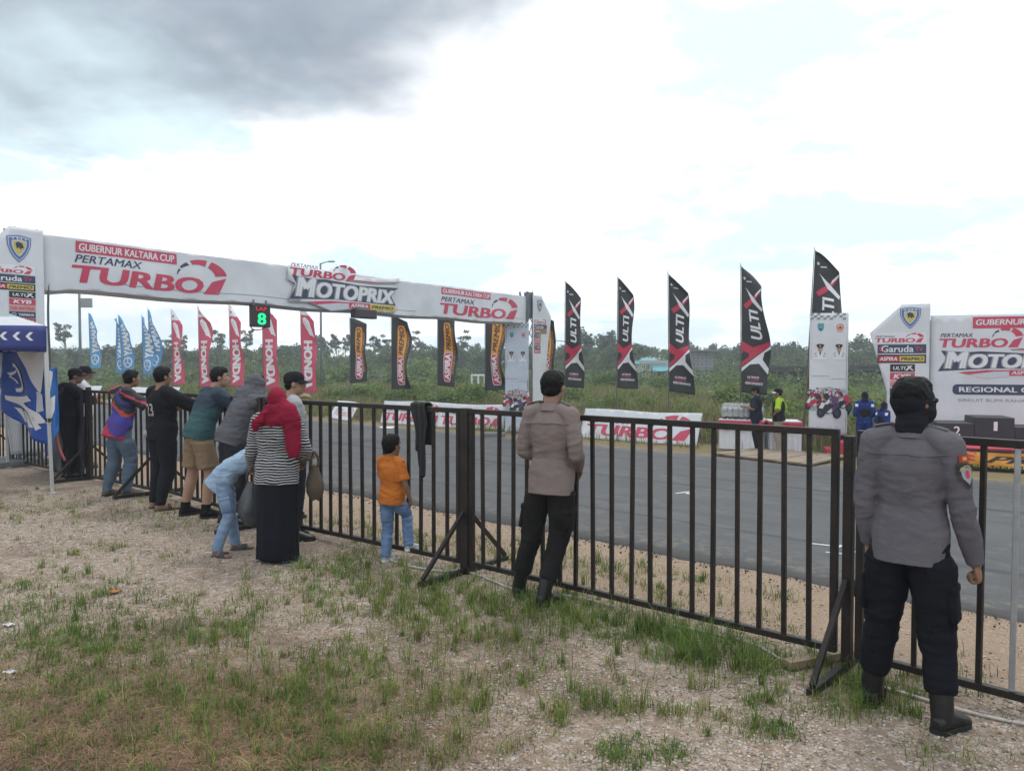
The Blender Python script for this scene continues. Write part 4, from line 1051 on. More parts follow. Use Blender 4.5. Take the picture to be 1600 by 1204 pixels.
tB, X2, w2, D2, H2 = swag_table(G(1203, 706), G(1251, 708), 'smaller cloth-skirted table with a bare white top', True)
def trophy(loc, seed, label):
    r = random.Random(seed); root = empty('trophy', loc, r.uniform(-.3, .3)); tag(root, label, 'trophy', 'trophies in clear wrap')
    m = MB(); m.box((0, 0, .035), (.13, .13, .07)); m.box((0, -.068, .04), (.09, .006, .05)); obj('base', m, PB, root, bevel=.006)
    m = MB(); m.loft([(Vector((0, 0, z)), Vector((a, 0, 0)), Vector((0, a, 0))) for z, a in ((.07, .03), (.12, .015), (.20, .02), (.26, .055), (.33, .075), (.40, .082), (.40, .06))], 14); obj('cup', m, GALV, root, smooth=True)
    m = MB()
    for s in (-1, 1): m.tube([(s * .06, 0, .27), (s * .12, 0, .30), (s * .12, 0, .37), (s * .075, 0, .39)], [.008] * 4, 6, sub=3)
    obj('handle', m, GALV, root, smooth=True)
    m = MB(); sec = []
    for z, a in ((.072, .085), (.18, .10), (.30, .11), (.42, .105), (.47, .06), (.53, .09), (.56, .10)):
        sec.append([Vector((a * (1 + .14 * math.sin(5 * t + seed + z * 9)) * math.cos(t), a * (1 + .14 * math.sin(5 * t + seed + z * 9)) * math.sin(t), z + .02 * math.sin(3 * t + seed))) for t in [2 * math.pi * q / 16 for q in range(16)]])
    m.rings(sec, cap=False); w_ = obj('wrap', m, WRAP, root, smooth=True); root.scale = (.8, .8, .72); return root
WRAP = bpy.data.materials.new('clear_plastic_wrap'); WRAP.use_nodes = True
_t = WRAP.node_tree; _b = _t.nodes['Principled BSDF']; _b.inputs['Roughness'].default_value = .18; _b.inputs['Base Color'].default_value = (.75, .77, .80, 1)
_tr = N(_t, 'ShaderNodeBsdfTransparent'); _ms = N(_t, 'ShaderNodeMixShader', inp={0: .30}); _t.links.new(_b.outputs[0], _ms.inputs[2]); _t.links.new(_tr.outputs[0], _ms.inputs[1]); _t.links.new(_ms.outputs[0], _t.nodes['Material Output'].inputs[0])
q = 0
for row in range(2):
    for i in range(7):
        p = Vector((tA.location.x, tA.location.y, tA.location.z)) + X1 * (.10 + i * (w1 - .2) / 6) + Vector((-X1.y, X1.x, 0)) * (.17 + .34 * row) + EZ * (H1 + .028)
        trophy(p, q, 'silver trophy in clear wrap on the skirted table' ); q += 1
# ------------------------------------------------------------------ canopy tent
tent = empty('canopy_tent', G(76, 771)); tag(tent, 'blue and white pop-up canopy tent with arrow valance by the gantry', 'tent')
T0 = Vector((0, 0, 0)); Tg = tent.location.copy(); e1 = Vector((-.74, -.67, 0)).normalized(); e2 = Vector((-.66, .75, 0)).normalized(); TL = 3.25
ZV1, ZV0 = zat(509, Tg.y), zat(550, Tg.y)
TBL = mat('tent_navy', (.030, .045, .22), .6, .1, 3); TWH = mat('tent_white', (.55, .57, .62), .6, .06); LEGM = mat('tent_leg', (.55, .56, .56), .35, .06, metal=.25)
cor = [T0, e1 * TL, e1 * TL + e2 * TL, e2 * TL]
def quad_leg(p, name='leg', lean=Vector((.05, 0, 0))):
    m = MB(); m.bar(p + EZ * .0 + lean * 1.0, p + EZ * .95 + lean * .4, .036); m.bar(p + EZ * .9 + lean * .42, p + EZ * (ZV1 - .03) - lean * .2, .046); o = obj(name, m, LEGM, tent, bevel=.003)
    m = MB(); m.box(p + EZ * .95 + lean * .4, (.06, .06, .05)); obj('leg_clamp', m, BLK, o)
    m = MB(); m.box(p + EZ * .008 + lean, (.10, .10, .012)); obj('foot_plate', m, LEGM, o)
for k, c in enumerate(cor): quad_leg(c, lean=Vector((.05, 0, 0)) if k == 0 else Vector((.02, 0, 0)))
cen = (cor[0] + cor[2]) / 2; nv_ = 12
for k in range(4):
    a, b = cor[k], cor[(k + 1) % 4]; outw = ((a + b) / 2 - cen).normalized()
    f = lambda x, y, off=0, a=a, b=b, o=outw: a.lerp(b, x) + o * (.03 + off + .012 * math.sin(x * 17 + y * 2)) + EZ * (ZV0 + (ZV1 - ZV0) * y + .012 * math.sin(x * 9) * (1 - y) - .02 * math.sin(math.pi * x) * y)
    m = MB(); m.grid([[f(i / 30, j / 4) for j in range(5)] for i in range(31)]); va = obj('valance', m, TBL, tent, smooth=True)
    md = va.modifiers.new('s', 'SOLIDIFY'); md.thickness = .004
    if k == 0:
        its = []
        for i in range(14):
            x = .045 + i * .042
            its.append((poly((x, .42), (x + .012, .42), (x + .026, .58), (x + .012, .74), (x, .74), (x + .014, .58)), WHITE, 1))
        pr_ = printed('arrow', its, f, tent, off0=.008); pr_.parent = va
    # roof slope of this side, two tiers with a white edge band
    ap = cen + EZ * (ZV1 + .95)
    def rf(x, t, a=a, b=b, ap=ap):
        p = a.lerp(b, x).lerp(Vector((ap.x, ap.y, 0)), t); return Vector((p.x, p.y, ZV1 + .95 * t - .07 * math.sin(math.pi * t) - .05 * math.sin(math.pi * x) * (1 - t)))
    for nm, t0, t1, mt_ in (('roof_edge', -.01, .16, TWH), ('roof_slope', .16, .78, mat('roof_grey_green', (.30, .36, .36), .6, .1)), ('roof_cap', .72, 1.0, TWH)):
        up = .10 if nm == 'roof_cap' else 0
        m = MB(); m.grid([[rf(i / 14, t0 + (t1 - t0) * j / 6) + EZ * up for j in range(7)] for i in range(15)]); obj(nm, m, mt_, tent, smooth=True)
m = MB()
for k in range(4):
    a, b = cor[k], cor[(k + 1) % 4]; z0, z1 = ZV1 - .34, ZV1 - .08
    for i in range(4):
        p, r = a.lerp(b, i / 4), a.lerp(b, (i + 1) / 4); m.bar(p + EZ * z0, r + EZ * z1, .022); m.bar(p + EZ * z1, r + EZ * z0, .022)
obj('frame_strut', m, LEGM, tent)
# white wrap sheet at the foot of the near tower, seen under the tent
def hang(name, P0, P1, z0, z1, base, items, label, cat, seed, fold=.05, shape=None, group=None, top_fix=None):
    X = (P1 - P0); X.z = 0; L = X.length; X.normalize(); nm = Vector((X.y, -X.x, 0)); root = empty(name, Vector((P0.x, P0.y, 0))); tag(root, label, cat, group)
    def f(x, y, off=0):
        xx = x; lo = z0 + (shape(x) if shape else 0)
        return X * (xx * L) + nm * (off + fold * math.sin(x * 9 + seed + y * 2) * (1 - .6 * y) + .03 * noise.noise(Vector((x * 4, y * 5, seed)))) + EZ * (lo + (z1 - lo) * y)
    m = MB(); m.grid([[f(i / 30, j / 24) for j in range(25)] for i in range(31)]); o = obj('cloth', m, base, root, smooth=True); md = o.modifiers.new('s', 'SOLIDIFY'); md.thickness = .004
    if items: printed('emblem', items, f, root, .06, off0=.012)
    return root
RB = mat('royal_blue_cloth', (.020, .085, .42), .6, .08)
its = [(poly((.40, 1), (1.0, 1), (.90, .60), (.86, .52)), WHITE, 1), (arc(.18, .62, .26, .34, -75, 85, 14, .62), WHITE, 1), (poly((.10, .66), (.22, .70), (.36, .76), (.30, .70), (.18, .63)), WHITE, 2), (arc(.12, .53, .16, .20, 10, 80, 6, .5), WHITE, 2),
       (poly((.10, .30), (.30, .36), (.64, .47), (.74, .43), (.56, .36), (.88, .32), (.98, .24), (.86, .20), (.80, .25), (.60, .30), (.40, .27), (.12, .24)), WHITE, 2),
       (poly((.24, .18), (.40, .23), (.58, .13), (.46, .07)), WHITE, 1), (poly((.46, .24), (.62, .27), (.80, .14), (.66, .10)), WHITE, 1), (poly((.66, .27), (.76, .26), (.92, .17), (.84, .12)), WHITE, 1), (poly((.80, .55), (.90, .53), (.94, .36), (.84, .32)), PALE, 2)]
pA = Tg + e2 * 1.15; k_ = pA.y
pL = Vector(((5 - 800) / 1200 * 10.9, 10.9, 0)); pR = Vector(((71 - 800) / 1200 * 10.35, 10.35, 0))
hang('blue_flag_cloth', pL, pR, .55, 1.84, RB, its, 'large blue and white flag draped inside the canopy tent', 'flag', 1.0, .05, lambda x: .45 * (1 - x) ** 1.2 + .02)
its2 = [(poly((.2, .98), (.6, .95), (.5, .70), (.15, .72)), WHITE, 1), (poly((.1, .62), (.8, .60), (.75, .40), (.45, .30), (.1, .34)), WHITE, 1)]
pL = Vector(((72.5 - 800) / 1200 * 10.3, 10.3, 0)); pR = Vector(((88 - 800) / 1200 * 10.3, 10.32, 0))
hang('blue_flag_cloth', pL, pR, .42, 1.62, mat('light_blue_cloth', (.03, .16, .50), .6, .08), its2, 'narrow blue and white flag hanging just outside the tent leg', 'flag', 2.0, .03, lambda x: .35 * x)
o_ = MB(); p = Vector(((83 - 800) / 1200 * 10.4, 10.4, 0)); o_.tube([p + EZ * .98, p + EZ * .7 + Vector((.03, 0, 0)), p + EZ * .5 + Vector((.08, 0, 0)), p + EZ * .36 + Vector((.14, 0, 0))], [.014] * 4, 6, sub=4)
tag(obj('ribbon', o_, mat('red_ribbon', (.45, .08, .08), .6), smooth=True), 'thin red ribbon trailing below the narrow blue flag', 'ribbon')
p = Vector(((14 - 800) / 1200 * 13.0, 13.0, 0)); p2 = Vector(((64 - 800) / 1200 * 12.75, 12.75, 0))
hang('wrap_sheet', p, p2, .12, 1.6, mat('grey_blue_sheet', (.42, .46, .58), .6, .08), None, 'pale grey sheet wrapped round the gantry foot behind the tent', 'sheet', 3.0, .02)
# dark cloth tied over the corner of the fence
a, b = FENCE_PTS[0], FENCE_PTS[1]; d_ = (b - a).normalized(); pA_ = b - d_ * 1.25 + Vector((d_.y, -d_.x, 0)) * .06; pB_ = b - d_ * .05 + Vector((d_.y, -d_.x, 0)) * .06
hang('dark_tarpaulin', pA_, pB_, .02, 1.27, mat('dark_blue_tarp', (.012, .015, .032), .6, .1), None, 'dark tarpaulin tied over the fence corner behind the man in black', 'tarpaulin', 4.0, .015)
# ------------------------------------------------------------------ people
SKIN = mat('skin', (.26, .145, .095), .55, .08, 8, spec=.35)
SKIN2 = mat('skin_lighter', (.34, .20, .14), .55, .08, 8, spec=.35)
HAIR = mat('black_hair', (.007, .0065, .007), .6, .15, 60, bump=.25, bscale=160, spec=.15)
EYE = mat('eye_white', (.6, .58, .55), .3, 0); IRIS = mat('iris', (.02, .012, .01), .25, 0); LIP = mat('lip', (.24, .10, .085), .5, .05)
def fabric(name, c, c2=None, **k):
    if name in MATS: return MATS[name]
    m = mat(name, c, rough=.85, var=.10, vscale=5, bump=.25, bscale=260, col2=c2, spec=.15, **k)
    t = m.node_tree; b0 = next(n for n in t.nodes if n.type == 'BUMP'); tcn = next(n for n in t.nodes if n.type == 'TEX_COORD')
    mp = N(t, 'ShaderNodeMapping'); mp.inputs['Scale'].default_value = (1, 1, 1.9); t.links.new(tcn.outputs['Object'], mp.inputs[0])      # soft creases
    n2 = N(t, 'ShaderNodeTexNoise', inp={'Scale': 7.0, 'Detail': 3, 'Roughness': .5, 'Distortion': 1.6}); t.links.new(mp.outputs[0], n2.inputs['Vector'])
    b2 = N(t, 'ShaderNodeBump', inp={'Strength': .28, 'Distance': .03}); t.links.new(n2.outputs[0], b2.inputs['Height']); t.links.new(b2.outputs[0], b0.inputs['Normal'])
    return m
BASE = dict(pelvis=(0, 0, .94), waist=(0, .012, 1.07), chest=(0, .0, 1.26), neck=(0, -.015, 1.44), head=(0, .02, 1.575),
            shL=(-.160, -.015, 1.385), shR=(.160, -.015, 1.385), elL=(-.205, -.04, 1.10), elR=(.205, -.04, 1.10), wrL=(-.215, .05, .87), wrR=(.215, .05, .87),
            hipL=(-.088, 0, .92), hipR=(.088, 0, .92), knL=(-.10, .02, .50), knR=(.10, .02, .50), anL=(-.11, -.03, .085), anR=(.11, -.03, .085))
def V3(p): return Vector(p)
def wrinkle(me, amp, joints, f=9.0, seed=0, base=.35):
    n = len(me.vertices); J = [V3(j) for j in joints]
    nor = [v.normal.copy() for v in me.vertices]
    for v, nn in zip(me.vertices, nor):
        p = v.co; w = base
        for j in J: w += math.exp(-((p - j).length / .13) ** 2)
        q = Vector((p.x * f * .55 + seed, p.y * f * .55, p.z * f * 1.35))
        r = 1 - abs(noise.noise(q)) * 2.2; r2 = 1 - abs(noise.noise(q * 2.1 + Vector((5, 3, 1)))) * 2
        v.co = p + nn * (1.3 * amp * min(w, 1.3) * (.7 * max(r, -.2) ** 1 + .35 * r2 - .55))
    me.update()
class Fig:
    def __init__(s, label, loc, heading, H=1.65, pose=None, w=1.0, limb=1.0, head_yaw=0, head_pitch=0, vox=.010, skin=SKIN, group=None, headk=1.0, foot_yaw=(12, 12), barefoot=False, feet=True, hand='relaxed', name='person', cat='person', seed=1):
        s.k = k = H / 1.7; s.w = w; s.limb = limb; s.vox = vox; s.seed = seed; s.headk = headk; s.foot_yaw = foot_yaw
        s.J = {a: V3(b) for a, b in BASE.items()}
        for a, b in (pose or {}).items(): s.J[a] = V3(b)
        for a in s.J: s.J[a] = s.J[a] * k
        s.hm = Matrix.Rotation(-R(head_yaw), 3, 'Z') @ Matrix.Rotation(-R(head_pitch), 3, 'X')
        s.hand = hand if isinstance(hand, tuple) else (hand, hand)
        s.skin = skin
        s.root = None; s.make_body(barefoot, feet)
        s.root.location = loc; s.root.rotation_euler = (0, 0, -R(heading)); tag(s.root, label, cat, group)
    # --- pieces
    def spine(s, f):
        P = [s.J['pelvis'], s.J['waist'], s.J['chest'], s.J['neck']]
        if f < 0: d = (P[1] - P[0]).normalized(); return P[0] + d * f * .13 * s.k, d
        i = min(int(f), 2); t = f - i; p = P[i].lerp(P[i + 1], t)
        a = P[max(i - 1, 0)]; b = P[min(i + 2, 3)]; d0 = (P[i + 1] - a).normalized() if i else (P[1] - P[0]).normalized(); d1 = (b - P[i]).normalized()
        return p, d0.lerp(d1, t).normalized()
    def xax(s, f):
        a = (s.J['hipR'] - s.J['hipL']).normalized(); b = (s.J['shR'] - s.J['shL']).normalized()
        return a.lerp(b, max(0, min(1, f / 2.5))).normalized()
    def torso(s, mb, secs, seg=22, p=2.25):
        L = []
        for f, rx, ry, *fw in secs:
            c, t = s.spine(f); X = s.xax(f); X = (X - t * X.dot(t)).normalized(); Y = t.cross(X)
            L.append((c + Y * (fw[0] * s.k if fw else 0), X * rx * s.k * s.w, Y * ry * s.k * s.w))
        mb.loft(L, seg, p)
    def arm_pts(s, S, frac=1.0):
        a, e, w = s.J['sh' + S], s.J['el' + S], s.J['wr' + S]
        P = [a, a.lerp(e, .5), e, e.lerp(w, .45), w]
        if frac < 1:     # cut the chain
            n = frac * 4; i = int(n); P = P[:i + 1] + ([P[i].lerp(P[i + 1], n - i)] if n - i > .02 else [])
        return P
    def leg_pts(s, S):
        h, k_, a = s.J['hip' + S], s.J['kn' + S], s.J['an' + S]
        return [h, h.lerp(k_, .45), k_, k_.lerp(a, .35), a.lerp(k_, .12), a]
    def foot_dir(s, S):
        y = R(s.foot_yaw[0] if S == 'L' else s.foot_yaw[1]); y = -y if S == 'L' else y
        return Vector((math.sin(y), math.cos(y), 0))
    def make_body(s, barefoot, feet):
        k = s.k; b = MB()
        s.torso(b, [(-.55, .09, .075), (-.2, .125, .088), (.1, .132, .090), (1, .108, .076), (2, .132, .090), (2.5, .128, .082), (2.78, .095, .07), (2.95, .06, .058)])
        hd = s.J['head']; nk = s.J['neck']; h = s.headk
        b.tube([nk - EZ * .06 * k, nk, hd + s.hm @ V3((0, -.012, -.035)) * k], [.068 * k, .054 * k, .056 * k * h], 14, sub=3)
        hk = k * h
        def hp(x, y, z): return hd + s.hm @ V3((x, y, z)) * hk
        s.hp = hp; s.hk = hk
        b.ell(hp(0, -.008, .025), (.076 * hk, .094 * hk, .092 * hk), s.hm, 20, 14)          # skull
        b.ell(hp(0, .028, -.042), (.057 * hk, .066 * hk, .070 * hk), s.hm, 18, 12)           # jaw
        b.ell(hp(0, .048, -.088), (.030 * hk, .034 * hk, .026 * hk), s.hm, 12, 8)            # chin
        b.tube([hp(0, .082, .022), hp(0, .099, -.012), hp(0, .104, -.024)], [.009 * hk, .014 * hk, .016 * hk], 8, round_=True)
        for q in (-1, 1):
            b.ell(hp(.012 * q, .092, -.028), (.010 * hk, .011 * hk, .009 * hk), s.hm, 8, 6)
            b.ell(hp(.079 * q, -.004, -.005), (.010 * hk, .020 * hk, .032 * hk), s.hm @ Matrix.Rotation(.35 * q, 3, 'Z'), 10, 8)   # ears
            b.ell(hp(.030 * q, .076, .028), (.026 * hk, .012 * hk, .009 * hk), s.hm, 8, 6)   # brow ridge
            b.ell(hp(.040 * q, .060, -.015), (.022 * hk, .024 * hk, .020 * hk), s.hm, 8, 6)  # cheek
        b.ell(hp(0, .090, -.058), (.024 * hk, .012 * hk, .010 * hk), s.hm, 8, 6)
        l = s.limb
        for i, S in enumerate('LR'):
            q = -1 if S == 'L' else 1
            a = s.J['sh' + S]
            b.tube([nk + V3((0, 0, -.045)) * k, nk.lerp(a, .55) + EZ * .012 * k, a], [.045 * k, .050 * k, .054 * k * l], 12, round_=True)
            b.tube(s.arm_pts(S), [r * k * l for r in (.055, .048, .040, .039, .027)], 12, sub=4, round_=True)
            s.make_hand(b, S)
            b.tube(s.leg_pts(S), [r * k * l for r in (.066, .070, .054, .054, .040, .037)], 14, sub=4, round_=True)
            if feet: s.foot_loft(b, S, 1.0 if barefoot else .80, 0 if barefoot else .010, 1.0 if barefoot else .80)
        s.root = obj('person', remesh(b, s.vox, 4), s.skin)
        if True:
            e = MB(); e2 = MB()
            for q in (-1, 1):
                e.ell(hp(.031 * q, .076, .010), (.013 * hk, .011 * hk, .0095 * hk), s.hm, 10, 8); e2.ell(hp(.032 * q, .0845, .010), (.0058 * hk, .0048 * hk, .0065 * hk), s.hm, 8, 6)
            s.eyes = obj('eyes', e, EYE, s.root, smooth=True); obj('iris', e2, IRIS, s.eyes, smooth=True)
            m = MB()
            for q in (-1, 1): m.tube([hp(.014 * q, .087, .030), hp(.032 * q, .086, .036), hp(.050 * q, .072, .030)], [.0045 * hk, .005 * hk, .003 * hk], 6, sub=2)
            s.brows = obj('eyebrows', m, HAIR, s.root, smooth=True)
            m = MB(); m.tube([hp(-.026, .083, -.060), hp(0, .099, -.056), hp(.026, .083, -.060)], [.003 * hk, .0065 * hk, .003 * hk], 6, sub=3); s.lips = obj('lips', m, LIP, s.root, smooth=True)
    def nofacehair(s):
        for o in (s.lips,): bpy.data.objects.remove(o)
    def make_hand(s, b, S):
        k = s.k; el, wr = s.J['el' + S], s.J['wr' + S]; f = (wr - el).normalized(); q = -1 if S == 'L' else 1
        kind = s.hand[0 if S == 'L' else 1]
        side = Vector((0, 1, 0)) if abs(f.z) > .6 else Vector((-q, 0, 0)).lerp(EZ, .3)      # towards the thumb
        side = (side - f * side.dot(f)).normalized(); pn = f.cross(side) * (1 if S == 'R' else -1); # palm normal
        if abs(f.z) > .6 and pn.x * q > 0: pn = -pn
        if abs(f.z) <= .6 and pn.z > 0: pn = -pn
        if kind == 'back':pn = -pn
        c = wr + f * .046 * k
        M = Matrix((side, pn, f)).transposed()
        b.ell(c, (.040 * k, .017 * k, .054 * k), M, 14, 10)
        curl = {'relaxed': (22, 30, 22), 'fist': (70, 85, 55), 'grip': (45, 60, 40), 'flat': (8, 10, 8)}.get(kind, (22, 30, 22))
        for i, (off, ln) in enumerate(((.027, .90), (.009, 1.0), (-.009, .93), (-.026, .74))):
            p = wr + (f * .082 + side * off) * k; P = [p - f * .03 * k, p]; a = 0; d = f
            for sg, cu in zip((.040, .027, .022), curl):
                a += R(cu + i * 2); d = f * math.cos(a) + pn * math.sin(a); p = p + d * sg * ln * k; P.append(p)
            b.tube(P, [r * k * 1.0 for r in (.011, .0098, .0092, .0085, .0075)], 8, sub=2, round_=True)
        p = wr + (f * .028 + side * .026 + pn * .006) * k; d1 = (f * .75 + side * .62 + pn * .25).normalized(); d2 = (f * .92 + side * .1 + pn * .38).normalized()
        if kind in ('fist', 'grip'): d2 = (f * .6 - side * .25 + pn * .7).normalized()
        b.tube([p - f * .01 * k, p + d1 * .036 * k, p + d1 * .036 * k + d2 * .032 * k, p + d1 * .036 * k + d2 * .055 * k], [.013 * k, .0115 * k, .010 * k, .008 * k], 8, sub=2, round_=True)
    def foot_loft(s, b, S, g=1.0, lift=0, L=1.0):
        k = s.k; a = s.J['an' + S]; d = s.foot_dir(S); x = Vector((d.y, -d.x, 0)); zf = a.z - .085 * k
        for_ = [(-.055, .020, .022, .030), (-.045, .032, .036, .036), (0, .036, .050, .048), (.06, .038, .042, .040), (.11, .046, .030, .030), (.155, .046, .022, .022), (.185, .036, .017, .017), (.20, .018, .011, .012)]
        L_ = [(Vector((a.x, a.y, zf)) + d * y * k * L + EZ * (zc + lift) * k, x * rx * k * g, EZ * rz * k * g) for y, rx, rz, zc in for_]
        b.loft(L_, 14, 2.4)
    # --- clothing
    def add(s, name, mesh, m, label=None):
        o = obj(name, mesh, m, s.root, smooth=isinstance(mesh, MB))
        if label: o['label'] = label
        return o
    def shirt(s, m, name='shirt', hem=-.55, sleeve=1.0, fit=.02, sl=.014, hemr=None, amp=.006, vox=None, collar=False, belly=0, neckr=.07, seed=None, waist=1.0):
        k = s.k; b = MB(); h = hemr or (.17, .125)
        s.torso(b, [(hem, h[0] + .004, h[1] + .004), (hem + .12, *h), (.2, .168 + fit, .122 + fit + belly * .6), (1, (.142 + fit) * waist, (.100 + fit + belly) * waist), (2, .158 + fit, .112 + fit + belly * .3), (2.45, .146 + fit, .100 + fit), (2.72, .112 + fit * .6, .080 + fit * .5), (2.92, neckr, neckr * .98)])
        for S in 'LR':
            a = s.J['sh' + S]; nk = s.J['neck']
            b.tube([nk + V3((0, 0, -.05)) * k, nk.lerp(a, .55) + EZ * .014 * k, a], [.05 * k, .056 * k, (.056 * s.limb + sl) * k], 14, round_=True)
            P = s.arm_pts(S, sleeve if not isinstance(sleeve, tuple) else sleeve['LR'.index(S)])
            rr = [(.056 * s.limb + sl) * k, (.050 * s.limb + sl) * k, (.043 * s.limb + sl) * k, (.042 * s.limb + sl * .9) * k, (.030 * s.limb + sl * .8) * k][:len(P)]
            if len(P) < 5: rr[-1] = (.050 * s.limb + sl * 1.35) * k
            b.tube(P, rr, 14, sub=4, round_=False)
        me = remesh(b, vox or s.vox, 3)
        wrinkle(me, amp * k, [s.J['elL'], s.J['elR'], s.J['waist'] + V3((.12, 0, 0)) * k, s.J['waist'] - V3((.12, 0, 0)) * k, s.J['waist'], s.J['shL'] - EZ * .1 * k, s.J['shR'] - EZ * .1 * k], 9 / k, seed or s.seed)
        o = s.add(name, me, m); s.top = o
        if getattr(s, 'bottom', None) and abs(s.J['neck'].y - s.J['pelvis'].y) < .3 * k:      # tuck the waistband under the shirt
            hz_ = min(v.co.z for v in me.vertices) + .02 * k
            for v in s.root.data.vertices:      # keep the body well inside its clothes
                if hz_ - .16 * k < v.co.z < s.J['chest'].z:
                    c_, _d = s.spine(0 if v.co.z < s.J['waist'].z else 1); dx, dy = v.co.x - c_.x, v.co.y - c_.y
                    if abs(dx) < (.165 if v.co.z < s.J['waist'].z else .142) * k * s.w and abs(dy) < .125 * k: v.co.x = c_.x + dx * .80; v.co.y = c_.y + dy * .80
            for v in s.bottom.data.vertices:
                t = max(0, min(1, (v.co.z - hz_ + .005 * k) / (.045 * k)))
                if t > 0:
                    c_, _d = s.spine(0 if v.co.z < s.J['waist'].z else 1); f_ = 1 - .15 * t; v.co.x = c_.x + (v.co.x - c_.x) * f_; v.co.y = c_.y + (v.co.y - c_.y) * f_
        if collar:
            c = MB(); nk = s.J['neck']; hd = s.J['head']; t = (hd - nk).normalized()
            rs = []
            for dz, r in ((-.028, .078), (.020, .070), (.030, .066), (.016, .062), (-.02, .064)):
                ring = []
                for q in range(22):
                    an = 2 * math.pi * q / 22; ring.append(nk + t * dz * k + V3((math.cos(an) * r, math.sin(an) * r * 1.02, -.022 * math.sin(an) * (1 if math.sin(an) > 0 else .3))) * k)
                rs.append(ring)
            c.rings(rs, cap=False); s.add('collar', c, m)
        return o
    def trousers(s, m, name='trousers', top=.55, fit=.018, cut=1.0, amp=.006, cuff=.058, knee=None, pocket=False, seat=.0, flare=0, blouse=False):
        k = s.k; b = MB()
        s.torso(b, [(top, .152 + fit * .8, .105 + fit * .8), (.1, .160 + fit, .112 + fit + seat), (-.25, .158 + fit, .112 + fit + seat), (-.55, .13, .10)])
        for S in 'LR':
            P = s.leg_pts(S); rr = [(.096 * s.limb + fit) * k, (.082 * s.limb + fit) * k, ((knee or .058 * s.limb + fit)) * k, (.056 * s.limb + fit) * k, (cuff + .004) * k, cuff * k]
            if cut < 1:
                n = cut * 2.3; P = [P[0], P[1], P[2]]; P = [P[0], P[0].lerp(P[2], .5 * cut), P[0].lerp(P[2], cut)]; rr = [rr[0], rr[1] + .004 * k, rr[1] + .012 * k]
            elif blouse: a_, n_ = s.J['an' + S], s.J['kn' + S]; P[-2] = a_.lerp(n_, .34); P[-1] = a_.lerp(n_, .24); rr[-2] = (cuff + .008) * k; rr[-1] = (cuff - .004) * k; P[-3] = a_.lerp(n_, .62)
            else: P[-1] = P[-1] - EZ * .02 * k
            b.tube(P, rr, 16, sub=4)
            c = s.J['pelvis'].lerp(s.J['hip' + S], .6); b.ell(c - EZ * .02 * k, ((.095 + fit) * k, (.108 + fit + seat) * k, .12 * k))
        me = remesh(b, s.vox, 3)
        wrinkle(me, amp * k, [s.J['knL'], s.J['knR'], s.J['anL'], s.J['anR'], s.J['hipL'] - EZ * .07 * k, s.J['hipR'] - EZ * .07 * k], 9 / k, s.seed + 3, .3)
        o = s.add(name, me, m); s.bottom = o
        if pocket:
            for S in 'LR':
                q = -1 if S == 'L' else 1; P = s.leg_pts(S); d = (P[2] - P[0]).normalized(); c = P[0].lerp(P[2], .70); X = Vector((0, 1, 0)); X = (X - d * X.dot(d)).normalized(); Y = d.cross(X) * (1)
                if Y.x * q < 0: Y = -Y
                b = MB(); b.box(c + Y * (.062 * s.limb + fit) * k, (.13 * k, .036 * k, .18 * k), X, Y, d); b.box(c + Y * (.064 * s.limb + fit) * k - d * .075 * k, (.136 * k, .042 * k, .05 * k), X, Y, d)
                s.add('cargo_pocket', b, m).modifiers.new('b', 'BEVEL').width = .012 * k
        return o
    def shoes(s, m, boot=0, sole=None, name='shoe', g=1.16, L=1.08):
        k = s.k
        for S in 'LR':
            b = MB(); s.foot_loft(b, S, g, .012, L)
            a = s.J['an' + S]; kn = s.J['kn' + S]; d = (kn - a).normalized()
            if boot: b.tube([a - EZ * .03 * k, a + d * .06 * k, a + d * boot * k], [.050 * k, .053 * k, .060 * k], 14, sub=2)
            else: b.tube([a - EZ * .03 * k, a + d * .02 * k], [.046 * k, .046 * k], 12)
            o = s.add(name, remesh(b, max(s.vox * .8, .006), 2), m)
            if sole: s.sole(S, sole, o, g, L)
    def sole(s, S, m, parent, g=1.16, L=1.08, h=.028, name='sole'):
        k = s.k; a = s.J['an' + S]; dv = s.foot_dir(S); x = Vector((dv.y, -dv.x, 0)); zf = a.z - .085 * k
        pts = [(-.058, .018), (-.045, .034), (0, .038), (.06, .038), (.11, .047), (.155, .046), (.185, .036), (.203, .014)]
        ring = [Vector((a.x, a.y, zf)) + (dv * y * L + x * r * g) * k for y, r in pts] + [Vector((a.x, a.y, zf)) + (dv * y * L - x * r * g) * k for y, r in pts[::-1]]
        b = MB(); b.rings([[p - EZ * .002 * k for p in ring], [p + EZ * h * k for p in ring]]); o = obj(name, b, m, parent); return o
    def sandals(s, m, strap=True, name='sandal'):
        k = s.k
        for S in 'LR':
            o = s.sole(S, m, s.root, 1.2, 1.1, .018, name)
            if strap:
                a = s.J['an' + S]; dv = s.foot_dir(S); x = Vector((dv.y, -dv.x, 0)); zf = a.z - .085 * k; b = MB()
                for y in ((.085, .125) if strap == 2 else (.10,)):
                    c = Vector((a.x, a.y, zf)) + dv * y * k
                    P = [c + (x * math.cos(t) * .055 + EZ * (.008 + math.sin(t) * .058)) * k for t in [math.pi * q / 8 for q in range(9)]]
                    b.grid([[p - dv * .018 * k, p + dv * .018 * k] for p in P])
                st_ = obj('strap', b, m, o, smooth=True); md = st_.modifiers.new('s', 'SOLIDIFY'); md.thickness = .006 * k
